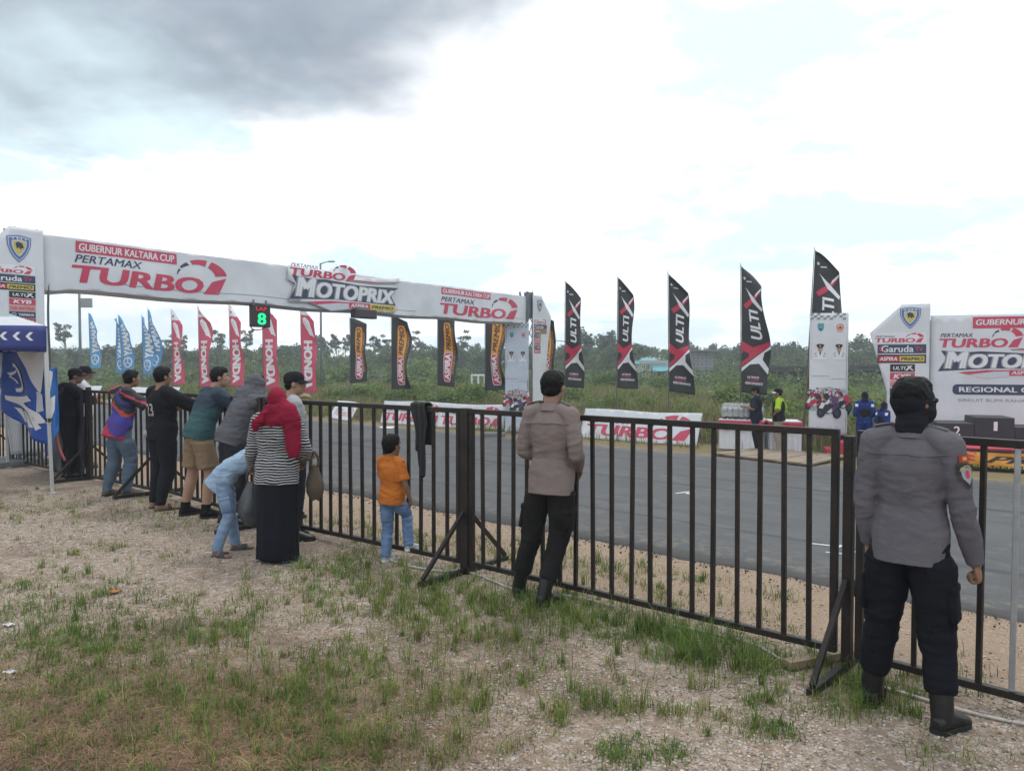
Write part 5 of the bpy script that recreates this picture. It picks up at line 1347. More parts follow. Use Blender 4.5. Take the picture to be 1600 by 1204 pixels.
    def hair(s, m=HAIR, lo=-.045, vol=1.0, long=0, name='hair'):
        b = MB(); hp, hk = s.hp, s.hk
        b.ell(hp(0, -.020, .034), (.086 * hk * vol, .094 * hk * vol, .096 * hk * vol), s.hm, 28, 20)
        b.ell(hp(0, -.042, -.002), (.075 * hk * vol, .062 * hk * vol, .078 * hk), s.hm, 24, 16)
        b.ell(hp(0, .028, .075), (.066 * hk * vol, .058 * hk, .050 * hk * vol), s.hm, 20, 14)
        me = remesh(b, max(s.vox * .8, .006), 3)
        for v in me.vertices: v.co += v.normal * hk * (.006 * noise.noise(v.co * 22) + .005 * noise.noise(v.co * 60 + V3((3, 1, 2))))
        return s.add(name, me, m)
    def cap(s, m, brim=None, name='cap', back=False):
        b = MB(); hp, hk = s.hp, s.hk; rs = []
        for z, r in ((.030, 1.0), (.05, 1.0), (.075, .97), (.10, .86), (.118, .66), (.128, .38), (.131, .05)):
            rs.append([hp(math.cos(t) * .088 * r, -.006 + math.sin(t) * .104 * r, z) for t in [2 * math.pi * q / 26 for q in range(26)]])
        rs = [[p - s.hm @ V3((0, 0, .006)) * hk for p in rs[0]]] + rs
        b.rings(rs); o = s.add(name, b, m)
        b = MB(); g = []
        for i in range(13):
            t = R(18 + 144 * i / 12); row = []
            for j in range(5):
                u = j / 4; x, y = math.cos(t) * (.088 + .006 * u), math.sin(t) * .104 - .006 + u * .075 * max(0, math.sin(t)) ** .7
                row.append(hp(x, y, .036 - .022 * u - .012 * (x / .09) ** 2))
            g.append(row)
        b.grid(g); br = obj('brim', b, brim or m, o, smooth=True); md = br.modifiers.new('s', 'SOLIDIFY'); md.thickness = .004
        return o
    def project(s, name, items, target, centre, right, up, size, label=None, off=.006):
        """print laid on the back of a garment by projecting along the view normal of its patch"""
        me = target.data; bvh = BVHTree.FromPolygons([v.co.copy() for v in me.vertices], [tuple(p.vertices) for p in me.polygons])
        X, Y = V3(right).normalized(), V3(up).normalized(); nrm = X.cross(Y)
        c = V3(centre) * s.k
        def f(x, y, o):
            p = c + X * x * size + Y * y * size + nrm * .6; h = bvh.ray_cast(p, -nrm)
            q = h[0] if h[0] is not None else p - nrm * .6
            return q + nrm * (off - .004 + o)
        return printed(name, items, f, s.root, .05 / size * .5, label=label)
def face_yaw(dx, dy): return math.degrees(math.atan2(dx, dy))
HDG = 42
POLI = fabric('police_shirt', (.225, .180, .170), (.175, .140, .135)); POLI2 = fabric('police_shirt_blue', (.130, .122, .138), (.098, .092, .108)); BLKT = fabric('black_cargo', (.018, .017, .018), (.010, .010, .011)); BLKT2 = fabric('navy_black_cargo', (.008, .0095, .015), (.005, .006, .009))
BOOT = mat('black_leather', (.008, .008, .010), .42, .12, 12, bump=.1, bscale=60); SOLE = mat('rubber_sole', (.012, .012, .012), .8)
def gxy(px, Y): return (px - 800) / 1200 * Y
def place(px, Y, z=None):
    x = gxy(px, Y); return Vector((x, Y, terr(x, Y) if z is None else z))
# the officer in a balaclava, nearest, weight on spread legs
p = place(1426, 3.62)
o1 = Fig('police officer in grey shirt and black balaclava, nearest of all people', p, 40, 1.63,
         dict(knL=(-.125, .03, .48), knR=(.125, .0, .48), anL=(-.185, .06, .085), anR=(.165, -.05, .085), hipL=(-.088, 0, .90), hipR=(.088, 0, .90), pelvis=(0, 0, .92),
              shL=(-.165, -.02, 1.375), shR=(.165, -.02, 1.375), elL=(-.200, -.03, 1.09), elR=(.225, -.005, 1.08), wrL=(-.200, .04, .85), wrR=(.272, .07, .81), neck=(0, .0, 1.43), head=(0, .03, 1.575)),
         w=1.0, limb=1.10, head_yaw=30, vox=.006, foot_yaw=(6, 20), hand=('relaxed', 'fist'), group='police officers in grey shirts', seed=11)
o1.trousers(BLKT2, fit=.016, cuff=.066, knee=.086, blouse=True, pocket=True, amp=.012, seat=.01, top=.3)
o1.shirt(POLI2, hem=-1.0, sleeve=1.0, fit=.010, sl=.010, hemr=(.168, .128), amp=.006, collar=True, waist=1.0)
o1.shoes(BOOT, boot=.24, sole=SOLE, name='boot', g=1.12, L=.98)
b = MB(); hp, hk = o1.hp, o1.hk
b.ell(hp(0, .012, -.036), (.090 * hk, .100 * hk, .088 * hk), o1.hm, 24, 16); b.ell(hp(0, .060, -.050), (.058 * hk, .066 * hk, .066 * hk), o1.hm, 20, 14); b.ell(hp(0, -.03, .01), (.086 * hk, .088 * hk, .085 * hk), o1.hm, 24, 16)
b.tube([o1.J['neck'] + EZ * .0, o1.J['neck'] + EZ * .06 * o1.k, hp(0, 0, -.06)], [.080 * o1.k, .072 * o1.k, .075 * o1.k], 20)
b.ell(hp(0, .092, -.018), (.030 * hk, .022 * hk, .030 * hk), o1.hm, 12, 8); b.ell(hp(0, .046, -.018), (.074 * hk, .072 * hk, .068 * hk), o1.hm, 20, 14); b.ell(hp(0, .0, .012), (.091 * hk, .100 * hk, .088 * hk), o1.hm, 24, 16)
me = remesh(b, .0065, 4); wrinkle(me, .003, [o1.J['neck'], hp(0, .05, -.06)], 16, 3, .4); o1.add('balaclava', me, fabric('black_knit', (.012, .013, .018)))
o1.hair(vol=1.03)
b = MB(); b.tube([hp(-.070, .066, .012), hp(-.04, .086, .012), hp(0, .094, .010), hp(.04, .086, .012), hp(.070, .066, .012)], [.013 * hk] * 5, 8, sub=3); b.tube([hp(.074, .064, .014), hp(.086, .03, .014), hp(.086, -.02, .010)], [.004 * hk] * 3, 6)
o1.add('glasses', b, mat('dark_glass', (.01, .01, .012), .15))
k = o1.k
TRIM = fabric('shirt_seam', (.13, .12, .13))
def tube_on(fig, name, pts, r, m, target):
    """seam line laid on a garment, pts in template units, projected from behind"""
    me = target.data; bvh = BVHTree.FromPolygons([v.co.copy() for v in me.vertices], [tuple(q.vertices) for q in me.polygons]); P = []
    for q in pts:
        h = bvh.find_nearest(V3(q) * fig.k); P.append(h[0] + h[1] * r * .3)
    b = MB(); b.tube(P, [r] * len(P), 6, sub=3); fig.add(name, b, m)
yoke = [(x, -.16, 1.345 - .012 * abs(x) / .2) for x in (-.19, -.12, -.05, 0, .05, .12, .19)]
tube_on(o1, 'yoke_seam', yoke, .003, TRIM, o1.top)
def epaulette(fig, S, m):
    q = -1 if S == 'L' else 1; a = fig.J['sh' + S]; n = fig.J['neck']; k = fig.k
    me = fig.top.data; bvh = BVHTree.FromPolygons([v.co.copy() for v in me.vertices], [tuple(c.vertices) for c in me.polygons])
    P = []
    for t in (.40, .55, .7, .85, 1.0):
        row = []
        for w in (-.024, .024):
            p = n.lerp(a, t) + V3((0, w, .2)) * k; h = bvh.ray_cast(p, V3((0, 0, -1))); row.append((h[0] if h[0] else p) + EZ * .008 * k)
        P.append(row)
    b = MB(); b.grid(P); o = fig.add('epaulette', b, m); md = o.modifiers.new('s', 'SOLIDIFY'); md.thickness = .008; return o
for S in 'LR': epaulette(o1, S, POLI2)
# sleeve patches on the right arm
aR, eR = o1.J['shR'] / k, o1.J['elR'] / k
c = aR.lerp(eR, .22); REDP = mat('red_patch', (.33, .045, .03), .6); BADGE = mat('dark_badge', (.02, .02, .022), .5)
o1.project('sleeve_patch', [(rrect(-.5, -.35, 1, .7, .1), REDP, 1), (rect(-.22, -.15, .44, .30), ORNG, 2)], o1.top, tuple(c), (.6, .8, 0), (-.22, 0, 1), .052)
c = aR.lerp(eR, .48)
o1.project('sleeve_badge', [(poly((-.5, .6), (0, .75), (.5, .6), (.5, -.2), (0, -.75), (-.5, -.2)), BADGE, 1), (poly((-.32, .42), (.32, .42), (.3, -.15), (0, -.5), (-.3, -.15)), GREY, 2), (disc(0, .05, .13, .22), RED, 3), (arc(0, .1, .38, .42, 20, 160, 8), YELL, 3)], o1.top, tuple(c), (.6, .8, 0), (-.22, 0, 1), .085)
b = MB(); b.loft([(V3((0, .005, .985)) * k, V3((.172, 0, 0)) * k, V3((0, .128, 0)) * k), (V3((0, .005, 1.02)) * k, V3((.170, 0, 0)) * k, V3((0, .126, 0)) * k)], 24); 
# the officer in the middle, slim, hands held in front
p = place(862, 5.36)
o2 = Fig('slim bareheaded police officer seen from behind in grey brown shirt', p, 30, 1.64,
         dict(knL=(-.18, .03, .49), knR=(.045, .04, .50), anL=(-.30, .05, .085), anR=(-.03, -.07, .085), hipL=(-.088, 0, .92), hipR=(.09, 0, .92), elL=(-.215, -.03, 1.12), elR=(.225, -.05, 1.11), wrL=(-.11, .19, 1.03), wrR=(.12, .20, .98), head=(0, .03, 1.58)),
         w=.97, limb=1.0, head_yaw=6, head_pitch=4, vox=.007, foot_yaw=(30, 22), hand=('relaxed', 'relaxed'), group='police officers in grey shirts', seed=12)
o2.trousers(BLKT, fit=.014, cuff=.062, knee=.080, blouse=True, pocket=True, amp=.010, top=.3)
o2.shirt(POLI, hem=-1.0, sleeve=1.0, fit=.012, sl=.011, hemr=(.176, .134), amp=.006, collar=True, waist=.97)
o2.shoes(BOOT, boot=.22, sole=SOLE, name='boot', g=1.12, L=.98); o2.hair(vol=1.0)
tube_on(o2, 'yoke_seam', [(x, -.15, 1.33) for x in (-.17, -.1, -.05, 0, .05, .1, .17)], .003, TRIM, o2.top)
for S in 'LR': epaulette(o2, S, mat('dark_epaulette', (.05, .05, .055), .6))
# woman in red headscarf
def striped(name, a, b_, period, duty=.42):
    m = bpy.data.materials.new(name); m.use_nodes = True; t = m.node_tree; pb = t.nodes['Principled BSDF']; pb.inputs['Roughness'].default_value = .85
    tcn = N(t, 'ShaderNodeTexCoord'); sp = N(t, 'ShaderNodeSeparateXYZ'); t.links.new(tcn.outputs['Object'], sp.inputs[0])
    nz = N(t, 'ShaderNodeTexNoise', inp={'Scale': 7.0, 'Detail': 3}); t.links.new(tcn.outputs['Object'], nz.inputs['Vector'])
    ad = N(t, 'ShaderNodeMath', operation='MULTIPLY_ADD', inp={1: .045}); t.links.new(nz.outputs[0], ad.inputs[0]); t.links.new(sp.outputs[2], ad.inputs[2])
    dv = N(t, 'ShaderNodeMath', operation='DIVIDE', inp={1: period}); t.links.new(ad.outputs[0], dv.inputs[0])
    fr_ = N(t, 'ShaderNodeMath', operation='FRACT'); t.links.new(dv.outputs[0], fr_.inputs[0])
    gt = N(t, 'ShaderNodeMath', operation='LESS_THAN', inp={1: duty}); t.links.new(fr_.outputs[0], gt.inputs[0])
    mx = N(t, 'ShaderNodeMix', data_type='RGBA'); mx.inputs[6].default_value = (*a, 1); mx.inputs[7].default_value = (*b_, 1); t.links.new(gt.outputs[0], mx.inputs['Factor']); t.links.new(mx.outputs[2], pb.inputs['Base Color']); return m
p = place(432, 6.5)
wo = Fig('woman in red headscarf and black and white striped top with a long black skirt', p, 8, 1.47,
         dict(elL=(-.27, .02, 1.08), wrL=(-.33, .12, .93), elR=(.28, .02, 1.10), wrR=(.20, .18, .98), shL=(-.175, -.015, 1.385), shR=(.175, -.015, 1.385)), w=1.16, limb=1.10, barefoot=True, head_yaw=-10, vox=.009, foot_yaw=(10, 10), hand=('grip', 'relaxed'), seed=13)
wo.shirt(striped('striped_jersey', (.016, .016, .02), (.55, .55, .58), .0225, .29), hem=-1.35, sleeve=(.98, .92), fit=.018, sl=.022, hemr=(.185, .150), amp=.008, name='striped_top', belly=.01)
k = wo.k; b = MB(); rs = []
for z, rx, ry in ((.035, .208, .18), (.08, .206, .178), (.25, .202, .174), (.45, .20, .172), (.65, .204, .174), (.80, .206, .174), (.90, .195, .16), (.98, .17, .13)):
    ring = []
    for q in range(72):
        t = 2 * math.pi * q / 72; f = 1 + (.050 * math.sin(t * 9 + 1.3 * math.sin(t * 2)) + .03 * math.sin(t * 17 + 2)) * max(0, (.85 - z)) * 1.1
        ring.append(V3((math.cos(t) * rx * f, math.sin(t) * ry * f, z + .006 * math.sin(t * 5))) * k)
    rs.append(ring)
b.rings(rs); wo.add('long_skirt', b, fabric('black_skirt', (.010, .011, .017)))
wo.sandals(mat('blue_sandal', (.05, .12, .20), .7), 1)
HIJ = fabric('crimson_scarf', (.24, .010, .035), (.15, .006, .022)); hp, hk = wo.hp, wo.hk; b = MB(); J = wo.J
b.ell(hp(0, -.012, .022), (.094 * hk, .112 * hk, .112 * hk), wo.hm, 28, 20); b.ell(hp(0, -.005, -.065), (.104 * hk, .112 * hk, .10 * hk), wo.hm, 24, 16)
b.ell(hp(0, -.025, -.105), (.135 * hk, .130 * hk, .10 * hk), wo.hm, 20, 14); b.loft([(J['neck'] + V3(c) * k, V3((rx, 0, 0)) * k, V3((0, ry, 0)) * k) for c, rx, ry in (((0, 0, .10), .115, .115), ((0, -.005, .04), .130, .12), ((.02, -.01, -.02), .165, .135), ((.03, 0, -.07), .20, .145), ((.04, .01, -.10), .19, .14))], 24)
# the long end falling over her shoulder and back on the far side from the bag
b.tube([hp(.02, -.055, .02), hp(.06, -.075, -.06), J['shR'] + V3((.00, -.085, .05)) * k, J['shR'] + V3((.045, -.115, -.10)) * k, J['shR'] + V3((.06, -.135, -.24)) * k, J['shR'] + V3((.055, -.13, -.34)) * k], [.07 * k, .105 * k, .105 * k, .088 * k, .075 * k, .055 * k], 16, sub=4, flat=.6, xref=(1, 0, 0))
b.tube([hp(-.04, -.085, -.09), J['neck'] + V3((-.085, -.135, -.02)) * k, J['neck'] + V3((-.13, -.155, -.07)) * k, J['neck'] + V3((-.125, -.16, -.16)) * k], [.045 * k, .05 * k, .045 * k, .018 * k], 12, sub=3)
me = remesh(b, .008, 4); wrinkle(me, .010, [J['neck'], J['shR'], J['neck'] + V3((-.1, -.13, -.05)) * k, J['shR'] - EZ * .2], 11, 6, .5); wo.add('headscarf', me, HIJ)
# grey plastic bag in her hand
b = MB(); hand = wo.J['wrL'] + (wo.J['wrL'] - wo.J['elL']).normalized() * .07
def bag(loc, w, h, m, label, cat, seed, name='plastic_bag'):
    root = empty(name, loc); tag(root, label, cat); b = MB(); rs = []
    for t in range(15):
        v = t / 14; r = w * (.10 + .9 * math.sin(math.pi * min(1, .08 + v * .62)) ** 1.2) * (1 - .45 * max(0, v - .75) / .25)
        rs.append([V3((r * .5 * math.cos(a) * (1 + .12 * math.sin(5 * a + seed + v * 3)), r * .36 * math.sin(a) * (1 + .12 * math.sin(4 * a + v * 4)), -.10 - h * v + .012 * math.sin(3 * a + seed) * v)) for a in [2 * math.pi * q / 28 for q in range(28)]])
    b.rings(rs); o = obj('bag_body', b, m, root, smooth=True)
    b = MB()
    for s_ in (-1, 1): b.tube([(s_ * .03, 0, -.12), (s_ * .035, 0, -.05), (s_ * .012, 0, .0), (-s_ * .01, 0, .01)], [.010, .012, .012, .012], 8, sub=3)
    obj('bag_handle', b, m, root, smooth=True); return root
Mw = Matrix.Translation(wo.root.location) @ wo.root.rotation_euler.to_matrix().to_4x4()
bag(Mw @ hand, .22, .38, mat('grey_plastic', (.06, .065, .075), .38, .2, 12, bump=.5, bscale=30), 'grey plastic bag hanging from the hand of the woman in striped top', 'bag', 2)
# a brown cloth bag hanging at her other side
hr = wo.J['wrR'] + V3((.10, -.02, .06))
bag(Mw @ hr, .15, .30, fabric('brown_bag', (.11, .085, .065)), 'brown cloth bag hanging between the striped woman and the fence', 'bag', 5, 'cloth_bag')
# child bending forward in pale denim
p = place(350, 6.80)
DEN = mat('pale_denim', (.30, .40, .52), .85, .2, 7, bump=.3, bscale=200, col2=(.16, .25, .38)); DEN2 = mat('mid_denim', (.21, .30, .44), .85, .2, 6, bump=.3, bscale=200, col2=(.12, .19, .30))
ch = Fig('child in pale denim bending forward beside the striped-top woman', p, 80, 1.22,
         dict(pelvis=(0, -.02, .94), waist=(0, .10, 1.08), chest=(0, .30, 1.17), neck=(0, .46, 1.18), head=(0, .57, 1.09), shL=(-.16, .41, 1.14), shR=(.16, .41, 1.14), elL=(-.16, .50, .93), elR=(.15, .48, .90), wrL=(-.10, .58, .78), wrR=(.08, .56, .76),
              hipL=(-.09, -.02, .92), hipR=(.09, -.02, .92), knL=(-.13, .03, .50), knR=(.13, .06, .50), anL=(-.17, .08, .085), anR=(.17, -.08, .085)), head_pitch=-55, headk=1.12, vox=.008, foot_yaw=(5, 30), hand='grip', seed=14, limb=.95, barefoot=True)
ch.trousers(DEN2, fit=.020, cuff=.062, pocket=True, amp=.010); ch.shirt(DEN, name='denim_shirt', hem=-1.3, sleeve=.9, fit=.03, sl=.018, hemr=(.175, .15), amp=.012); ch.hair(); ch.sandals(mat('grey_sandal', (.05, .06, .08), .7), 2)
# small boy at the rail
p = place(611, 6.50)
by_ = Fig('small boy in orange polo shirt and jeans standing at the fence rail', p, 32, 1.05,
          dict(hipL=(-.085, 0, .88), hipR=(.085, 0, .88), pelvis=(0, 0, .90), knR=(.10, .20, .62), anR=(.14, .20, .22), knL=(-.09, .02, .47), anL=(-.09, -.03, .085), elR=(.25, -.01, 1.10), wrR=(.24, .10, .88), elL=(-.215, .06, 1.12), wrL=(-.12, .22, .98), head=(0, .01, 1.60)), headk=1.32, head_yaw=8, vox=.007, hand='relaxed', skin=SKIN, seed=15, limb=1.0, w=1.02)
by_.trousers(mat('boy_jeans', (.14, .23, .40), .85, .22, 7, bump=.3, bscale=200, col2=(.06, .10, .20)), fit=.022, cuff=.066, pocket=False, amp=.010, seat=.02); by_.shirt(fabric('orange_polo', (.50, .155, .030), (.40, .12, .02)), hem=-.75, sleeve=.42, fit=.026, sl=.022, hemr=(.185, .14), amp=.008, collar=True, name='polo_shirt')
by_.hair(vol=1.02); by_.shoes(mat('pale_shoe', (.40, .44, .46), .6), sole=WHITE)
# man in a dark cap with a pale shirt, face in profile
p = place(457, 7.32)
cm = Fig('man in black cap and pale grey shirt turned in profile behind the red headscarf', p, 62, 1.60, dict(elR=(.20, -.04, 1.11), wrR=(.16, .10, .92)), vox=.009, head_yaw=18, skin=SKIN2, seed=16)
cm.trousers(fabric('dark_trousers', (.02, .022, .03))); cm.shirt(fabric('pale_grey_tee', (.36, .37, .39)), hem=-.9, sleeve=.42, fit=.02, sl=.02, name='t_shirt'); cm.hair(vol=.95); cm.cap(fabric('black_cap', (.014, .014, .018))); cm.shoes(BOOT, sole=SOLE)
# man in grey hoodie leaning over the fence
p = place(367, 8.05)
hm_ = Fig('man in grey hooded sweatshirt leaning on the fence with his hood up', p, 52, 1.62,
          dict(pelvis=(0, -.06, .94), waist=(0, .0, 1.08), chest=(0, .09, 1.25), neck=(0, .17, 1.40), head=(0, .24, 1.52), shL=(-.165, .15, 1.35), shR=(.165, .15, 1.35), elL=(-.26, .20, 1.10), wrL=(-.12, .38, 1.12), elR=(.36, .32, 1.36), wrR=(.44, .54, 1.40), knL=(-.11, -.02, .5), anL=(-.13, -.10, .085), knR=(.11, .0, .5), anR=(.13, -.14, .085), hipL=(-.09, -.05, .92), hipR=(.09, -.05, .92)), w=1.08, limb=1.12, vox=.009, head_yaw=0, seed=17, hand='relaxed')
HOOD = fabric('grey_hoodie', (.115, .115, .135), (.085, .085, .10))
hm_.trousers(fabric('dark_grey_trousers', (.025, .027, .034))); hm_.shirt(HOOD, hem=-.55, fit=.028, sl=.022, hemr=(.178, .135), amp=.010, name='hoodie')
b = MB(); hp, hk = hm_.hp, hm_.hk; b.ell(hp(0, -.016, .020), (.098 * hk, .115 * hk, .116 * hk), hm_.hm, 24, 18); b.ell(hp(0, -.02, -.06), (.102 * hk, .115 * hk, .115 * hk), hm_.hm, 20, 14); b.tube([hm_.J['neck'] + V3((0, -.05, -.09)), hm_.J['neck'] + V3((0, -.03, .0)), hp(0, -.02, -.04)], [.15 * hk, .135 * hk, .115 * hk], 20)
b.ell(hp(0, -.045, -.11), (.135 * hk, .14 * hk, .11 * hk), hm_.hm, 20, 14)
me = remesh(b, .008, 3)
wrinkle(me, .010, [hm_.J['neck'], hp(0, -.1, 0)], 10, 4, .5); hm_.add('hood', me, HOOD); hm_.hair(vol=.97); hm_.shoes(BOOT, sole=SOLE)
# man in teal jacket and tan shorts
p = place(316, 8.42)
gm = Fig('man in dark teal jacket and tan shorts leaning on the fence', p, 48, 1.66,
         dict(pelvis=(0, -.05, .93), waist=(0, .0, 1.08), chest=(0, .08, 1.26), neck=(0, .13, 1.42), head=(0, .20, 1.555), shL=(-.165, .11, 1.375), shR=(.165, .11, 1.375), elL=(-.27, .24, 1.20), wrL=(-.12, .44, 1.24), elR=(.27, .28, 1.22), wrR=(.08, .46, 1.25), anL=(-.15, -.16, .085), knL=(-.135, -.07, .49), knR=(.14, .02, .5), anR=(.16, -.04, .085), hipL=(-.09, -.05, .91), hipR=(.09, -.05, .91)), w=1.08, limb=1.18, vox=.009, head_yaw=24, skin=SKIN2, seed=18)
gm.trousers(fabric('tan_shorts', (.23, .165, .105), (.18, .125, .08)), cut=.86, fit=.014, name='shorts', amp=.009, seat=.015)
def two_tone(name, lo, hi, z, soft=.03):
    m = bpy.data.materials.new(name); m.use_nodes = True; t = m.node_tree; pb = t.nodes['Principled BSDF']; pb.inputs['Roughness'].default_value = .8
    tcn = N(t, 'ShaderNodeTexCoord'); sp = N(t, 'ShaderNodeSeparateXYZ'); t.links.new(tcn.outputs['Object'], sp.inputs[0]); nz = N(t, 'ShaderNodeTexNoise', inp={'Scale': 5.0}); t.links.new(tcn.outputs['Object'], nz.inputs['Vector'])
    ad = N(t, 'ShaderNodeMath', operation='MULTIPLY_ADD', inp={1: .08}); t.links.new(nz.outputs[0], ad.inputs[0]); t.links.new(sp.outputs[2], ad.inputs[2])
    mr = N(t, 'ShaderNodeMapRange', inp={'From Min': z - soft, 'From Max': z + soft}); t.links.new(ad.outputs[0], mr.inputs[0])
    mx = N(t, 'ShaderNodeMix', data_type='RGBA'); mx.inputs[6].default_value = (*lo, 1); mx.inputs[7].default_value = (*hi, 1); t.links.new(mr.outputs[0], mx.inputs['Factor']); t.links.new(mx.outputs[2], pb.inputs['Base Color']); return m
gm.shirt(two_tone('teal_jacket', (.022, .075, .085), (.016, .032, .055), 1.24, .05), hem=-.55, fit=.026, sl=.02, hemr=(.182, .135), amp=.010, name='jacket', collar=True); gm.hair(vol=1.0); gm.shoes(fabric('black_shoe', (.012, .012, .013)), boot=.07, sole=SOLE)
# man in black shirt with 23
p = place(252, 8.85)
tm = Fig('man in black shirt with number 23 on the back', p, 38, 1.64,
         dict(elR=(.33, .22, 1.22), wrR=(.30, .46, 1.29), elL=(-.26, .16, 1.16), wrL=(-.12, .36, 1.20), anL=(-.10, -.06, .085), anR=(.12, -.10, .085)), w=1.06, limb=1.15, vox=.010, head_yaw=4, seed=19, barefoot=True)
BKS = fabric('black_tee', (.012, .012, .016)); tm.trousers(fabric('black_trousers', (.012, .014, .020)), fit=.022); tm.shirt(BKS, hem=-1.0, sleeve=.62, fit=.03, sl=.026, hemr=(.19, .145), amp=.010, name='t_shirt'); tm.hair(vol=1.0); tm.sandals(mat('dark_sandal', (.05, .03, .03), .7), 1)
tm.project('number', [(T('23', -.5, -.5, 1, 1, .02), mat('silver_print', (.45, .40, .43), .5), 1)], tm.top, (.0, 0, 1.19), (1, 0, 0), (0, 0, 1), .145)
b = MB(); b.ell(tm.J['hipL'] + V3((.00, -.15, -.02)), (.035, .03, .045)); tm.add('belt_pouch', b, GREY)
# man in colourful jersey
def jersey():
    m = bpy.data.materials.new('racing_jersey'); m.use_nodes = True; t = m.node_tree; pb = t.nodes['Principled BSDF']; pb.inputs['Roughness'].default_value = .7
    tcn = N(t, 'ShaderNodeTexCoord'); sp = N(t, 'ShaderNodeSeparateXYZ'); t.links.new(tcn.outputs['Object'], sp.inputs[0])
    def mt(op, a, c):
        n = N(t, 'ShaderNodeMath', operation=op)
        for i, v in enumerate((a, c)):
            if isinstance(v, (int, float)): n.inputs[i].default_value = v
            else: t.links.new(v, n.inputs[i])
        return n.outputs[0]
    ax = mt('ABSOLUTE', sp.outputs[0], 0); zz = mt('ADD', sp.outputs[2], mt('MULTIPLY', ax, .9)); nz = N(t, 'ShaderNodeTexNoise', inp={'Scale': 11.0, 'Detail': 2}); t.links.new(tcn.outputs['Object'], nz.inputs['Vector'])
    zz = mt('ADD', zz, mt('MULTIPLY', nz.outputs[0], .09)); f = mt('DIVIDE', mt('SUBTRACT', zz, .86), .70)
    cr = N(t, 'ShaderNodeValToRGB'); cr.color_ramp.interpolation = 'CONSTANT'; e = cr.color_ramp.elements
    cols = [(0, (.40, .02, .04)), (.16, (.05, .03, .22)), (.36, (.035, .03, .26)), (.50, (.45, .06, .03)), (.56, (.02, .02, .05)), (.68, (.03, .03, .18)), (.76, (.014, .013, .02)), (.92, (.45, .06, .10)), (.97, (.014, .013, .02))]
    e[0].position, e[0].color = 0, (*cols[0][1], 1); e[1].position, e[1].color = cols[1][0], (*cols[1][1], 1)
    for q, c in cols[2:]: el = e.new(q); el.color = (*c, 1)
    t.links.new(f, cr.inputs[0]); t.links.new(cr.outputs[0], pb.inputs['Base Color']); return m
p = place(190, 9.75)
jm = Fig('man in blue red and black racing jersey and jeans leaning on the fence', p, 40, 1.62,
         dict(pelvis=(0, -.05, .93), chest=(0, .03, 1.26), neck=(0, .06, 1.43), head=(.02, .12, 1.56), elR=(.30, .20, 1.20), wrR=(.26, .44, 1.27), elL=(-.27, .12, 1.14), wrL=(-.14, .34, 1.22), knR=(.10, .06, .5), anR=(.13, -.02, .085), knL=(-.11, -.06, .49), anL=(-.13, -.16, .085), hipL=(-.09, -.05, .92), hipR=(.09, -.05, .92)), w=1.02, limb=1.12, vox=.010, seed=20)
jm.trousers(mat('worn_jeans', (.085, .125, .18), .85, .18, 6, col2=(.05, .08, .125)), fit=.024, amp=.010); jm.shirt(jersey(), hem=-1.35, sleeve=.48, fit=.026, sl=.024, hemr=(.185, .14), amp=.010, name='jersey'); jm.hair(); jm.shoes(mat('tan_shoe', (.12, .08, .06), .7), sole=SOLE)
jm.project('lettering', [(T('RCB', -.5, -.3, 1, .5, .03), YELL, 1)], jm.top, (-.08, 0, 1.34), (1, 0, 0), (0, 0, 1), .10)
# men in black at the fence corner
p = place(106, 11.25)
bm_ = Fig('man in black cap and black clothes leaning his arms on the fence corner', p, 45, 1.62, dict(elR=(.30, .20, 1.20), wrR=(.20, .42, 1.27), elL=(-.28, .16, 1.18), wrL=(-.06, .36, 1.24), neck=(0, .05, 1.43), head=(0, .11, 1.56), chest=(0, .03, 1.26)), w=1.12, limb=1.2, vox=.012, head_yaw=25, seed=21)
bm_.trousers(fabric('black_trousers', (.012, .014, .020))); bm_.shirt(BKS, hem=-.9, sleeve=.6, fit=.03, sl=.026, hemr=(.19, .15), name='t_shirt'); bm_.hair(vol=.95); bm_.cap(fabric('black_cap', (.014, .014, .018))); bm_.shoes(BOOT, sole=SOLE)
p = place(131, 12.3)
wm = Fig('man in black cap and white shirt beyond the fence corner', p, 60, 1.62, dict(elR=(.26, .1, 1.13), wrR=(.2, .3, 1.08)), vox=.012, head_yaw=20, seed=22)
wm.trousers(fabric('dark_trousers', (.02, .022, .03))); wm.shirt(fabric('white_tee', (.60, .61, .64)), hem=-.9, sleeve=.5, name='t_shirt'); wm.hair(vol=.95); wm.cap(fabric('black_cap', (.014, .014, .018))); wm.shoes(BOOT, sole=SOLE)
# far side: two men by the trophies
q = G(1181, 705); p = Vector((q.x, q.y, q.z))
tr1 = Fig('man in dark navy shirt standing before the wrapped trophies', p, -70, 1.70, dict(elR=(.25, .06, 1.12), wrR=(.14, .26, 1.14), elL=(-.25, .06, 1.12), wrL=(-.12, .28, 1.18)), vox=.013, head_yaw=0, w=1.10, limb=1.15, seed=23, hand='grip')
tr1.trousers(fabric('black_trousers', (.012, .014, .020)), amp=.008); tr1.shirt(fabric('navy_polo', (.014, .020, .04)), hem=-1.05, sleeve=.46, fit=.03, sl=.026, hemr=(.19, .15), name='polo_shirt', collar=True); tr1.hair(); tr1.cap(fabric('black_cap', (.014, .014, .018))); tr1.shoes(BOOT, sole=SOLE)
tr1.project('emblem', [(disc(0, 0, .4, .6), WHITE, 1)], tr1.top, (.24, 0, 1.22), (0, 1, 0), (0, 0, 1), .06)
def hivis():
    return two_tone('vest_black', (.016, .017, .02), (.016, .017, .02), 2)
q = G(1207, 707); p = Vector((q.x + .10, q.y - .15, terr(q.x, q.y)))
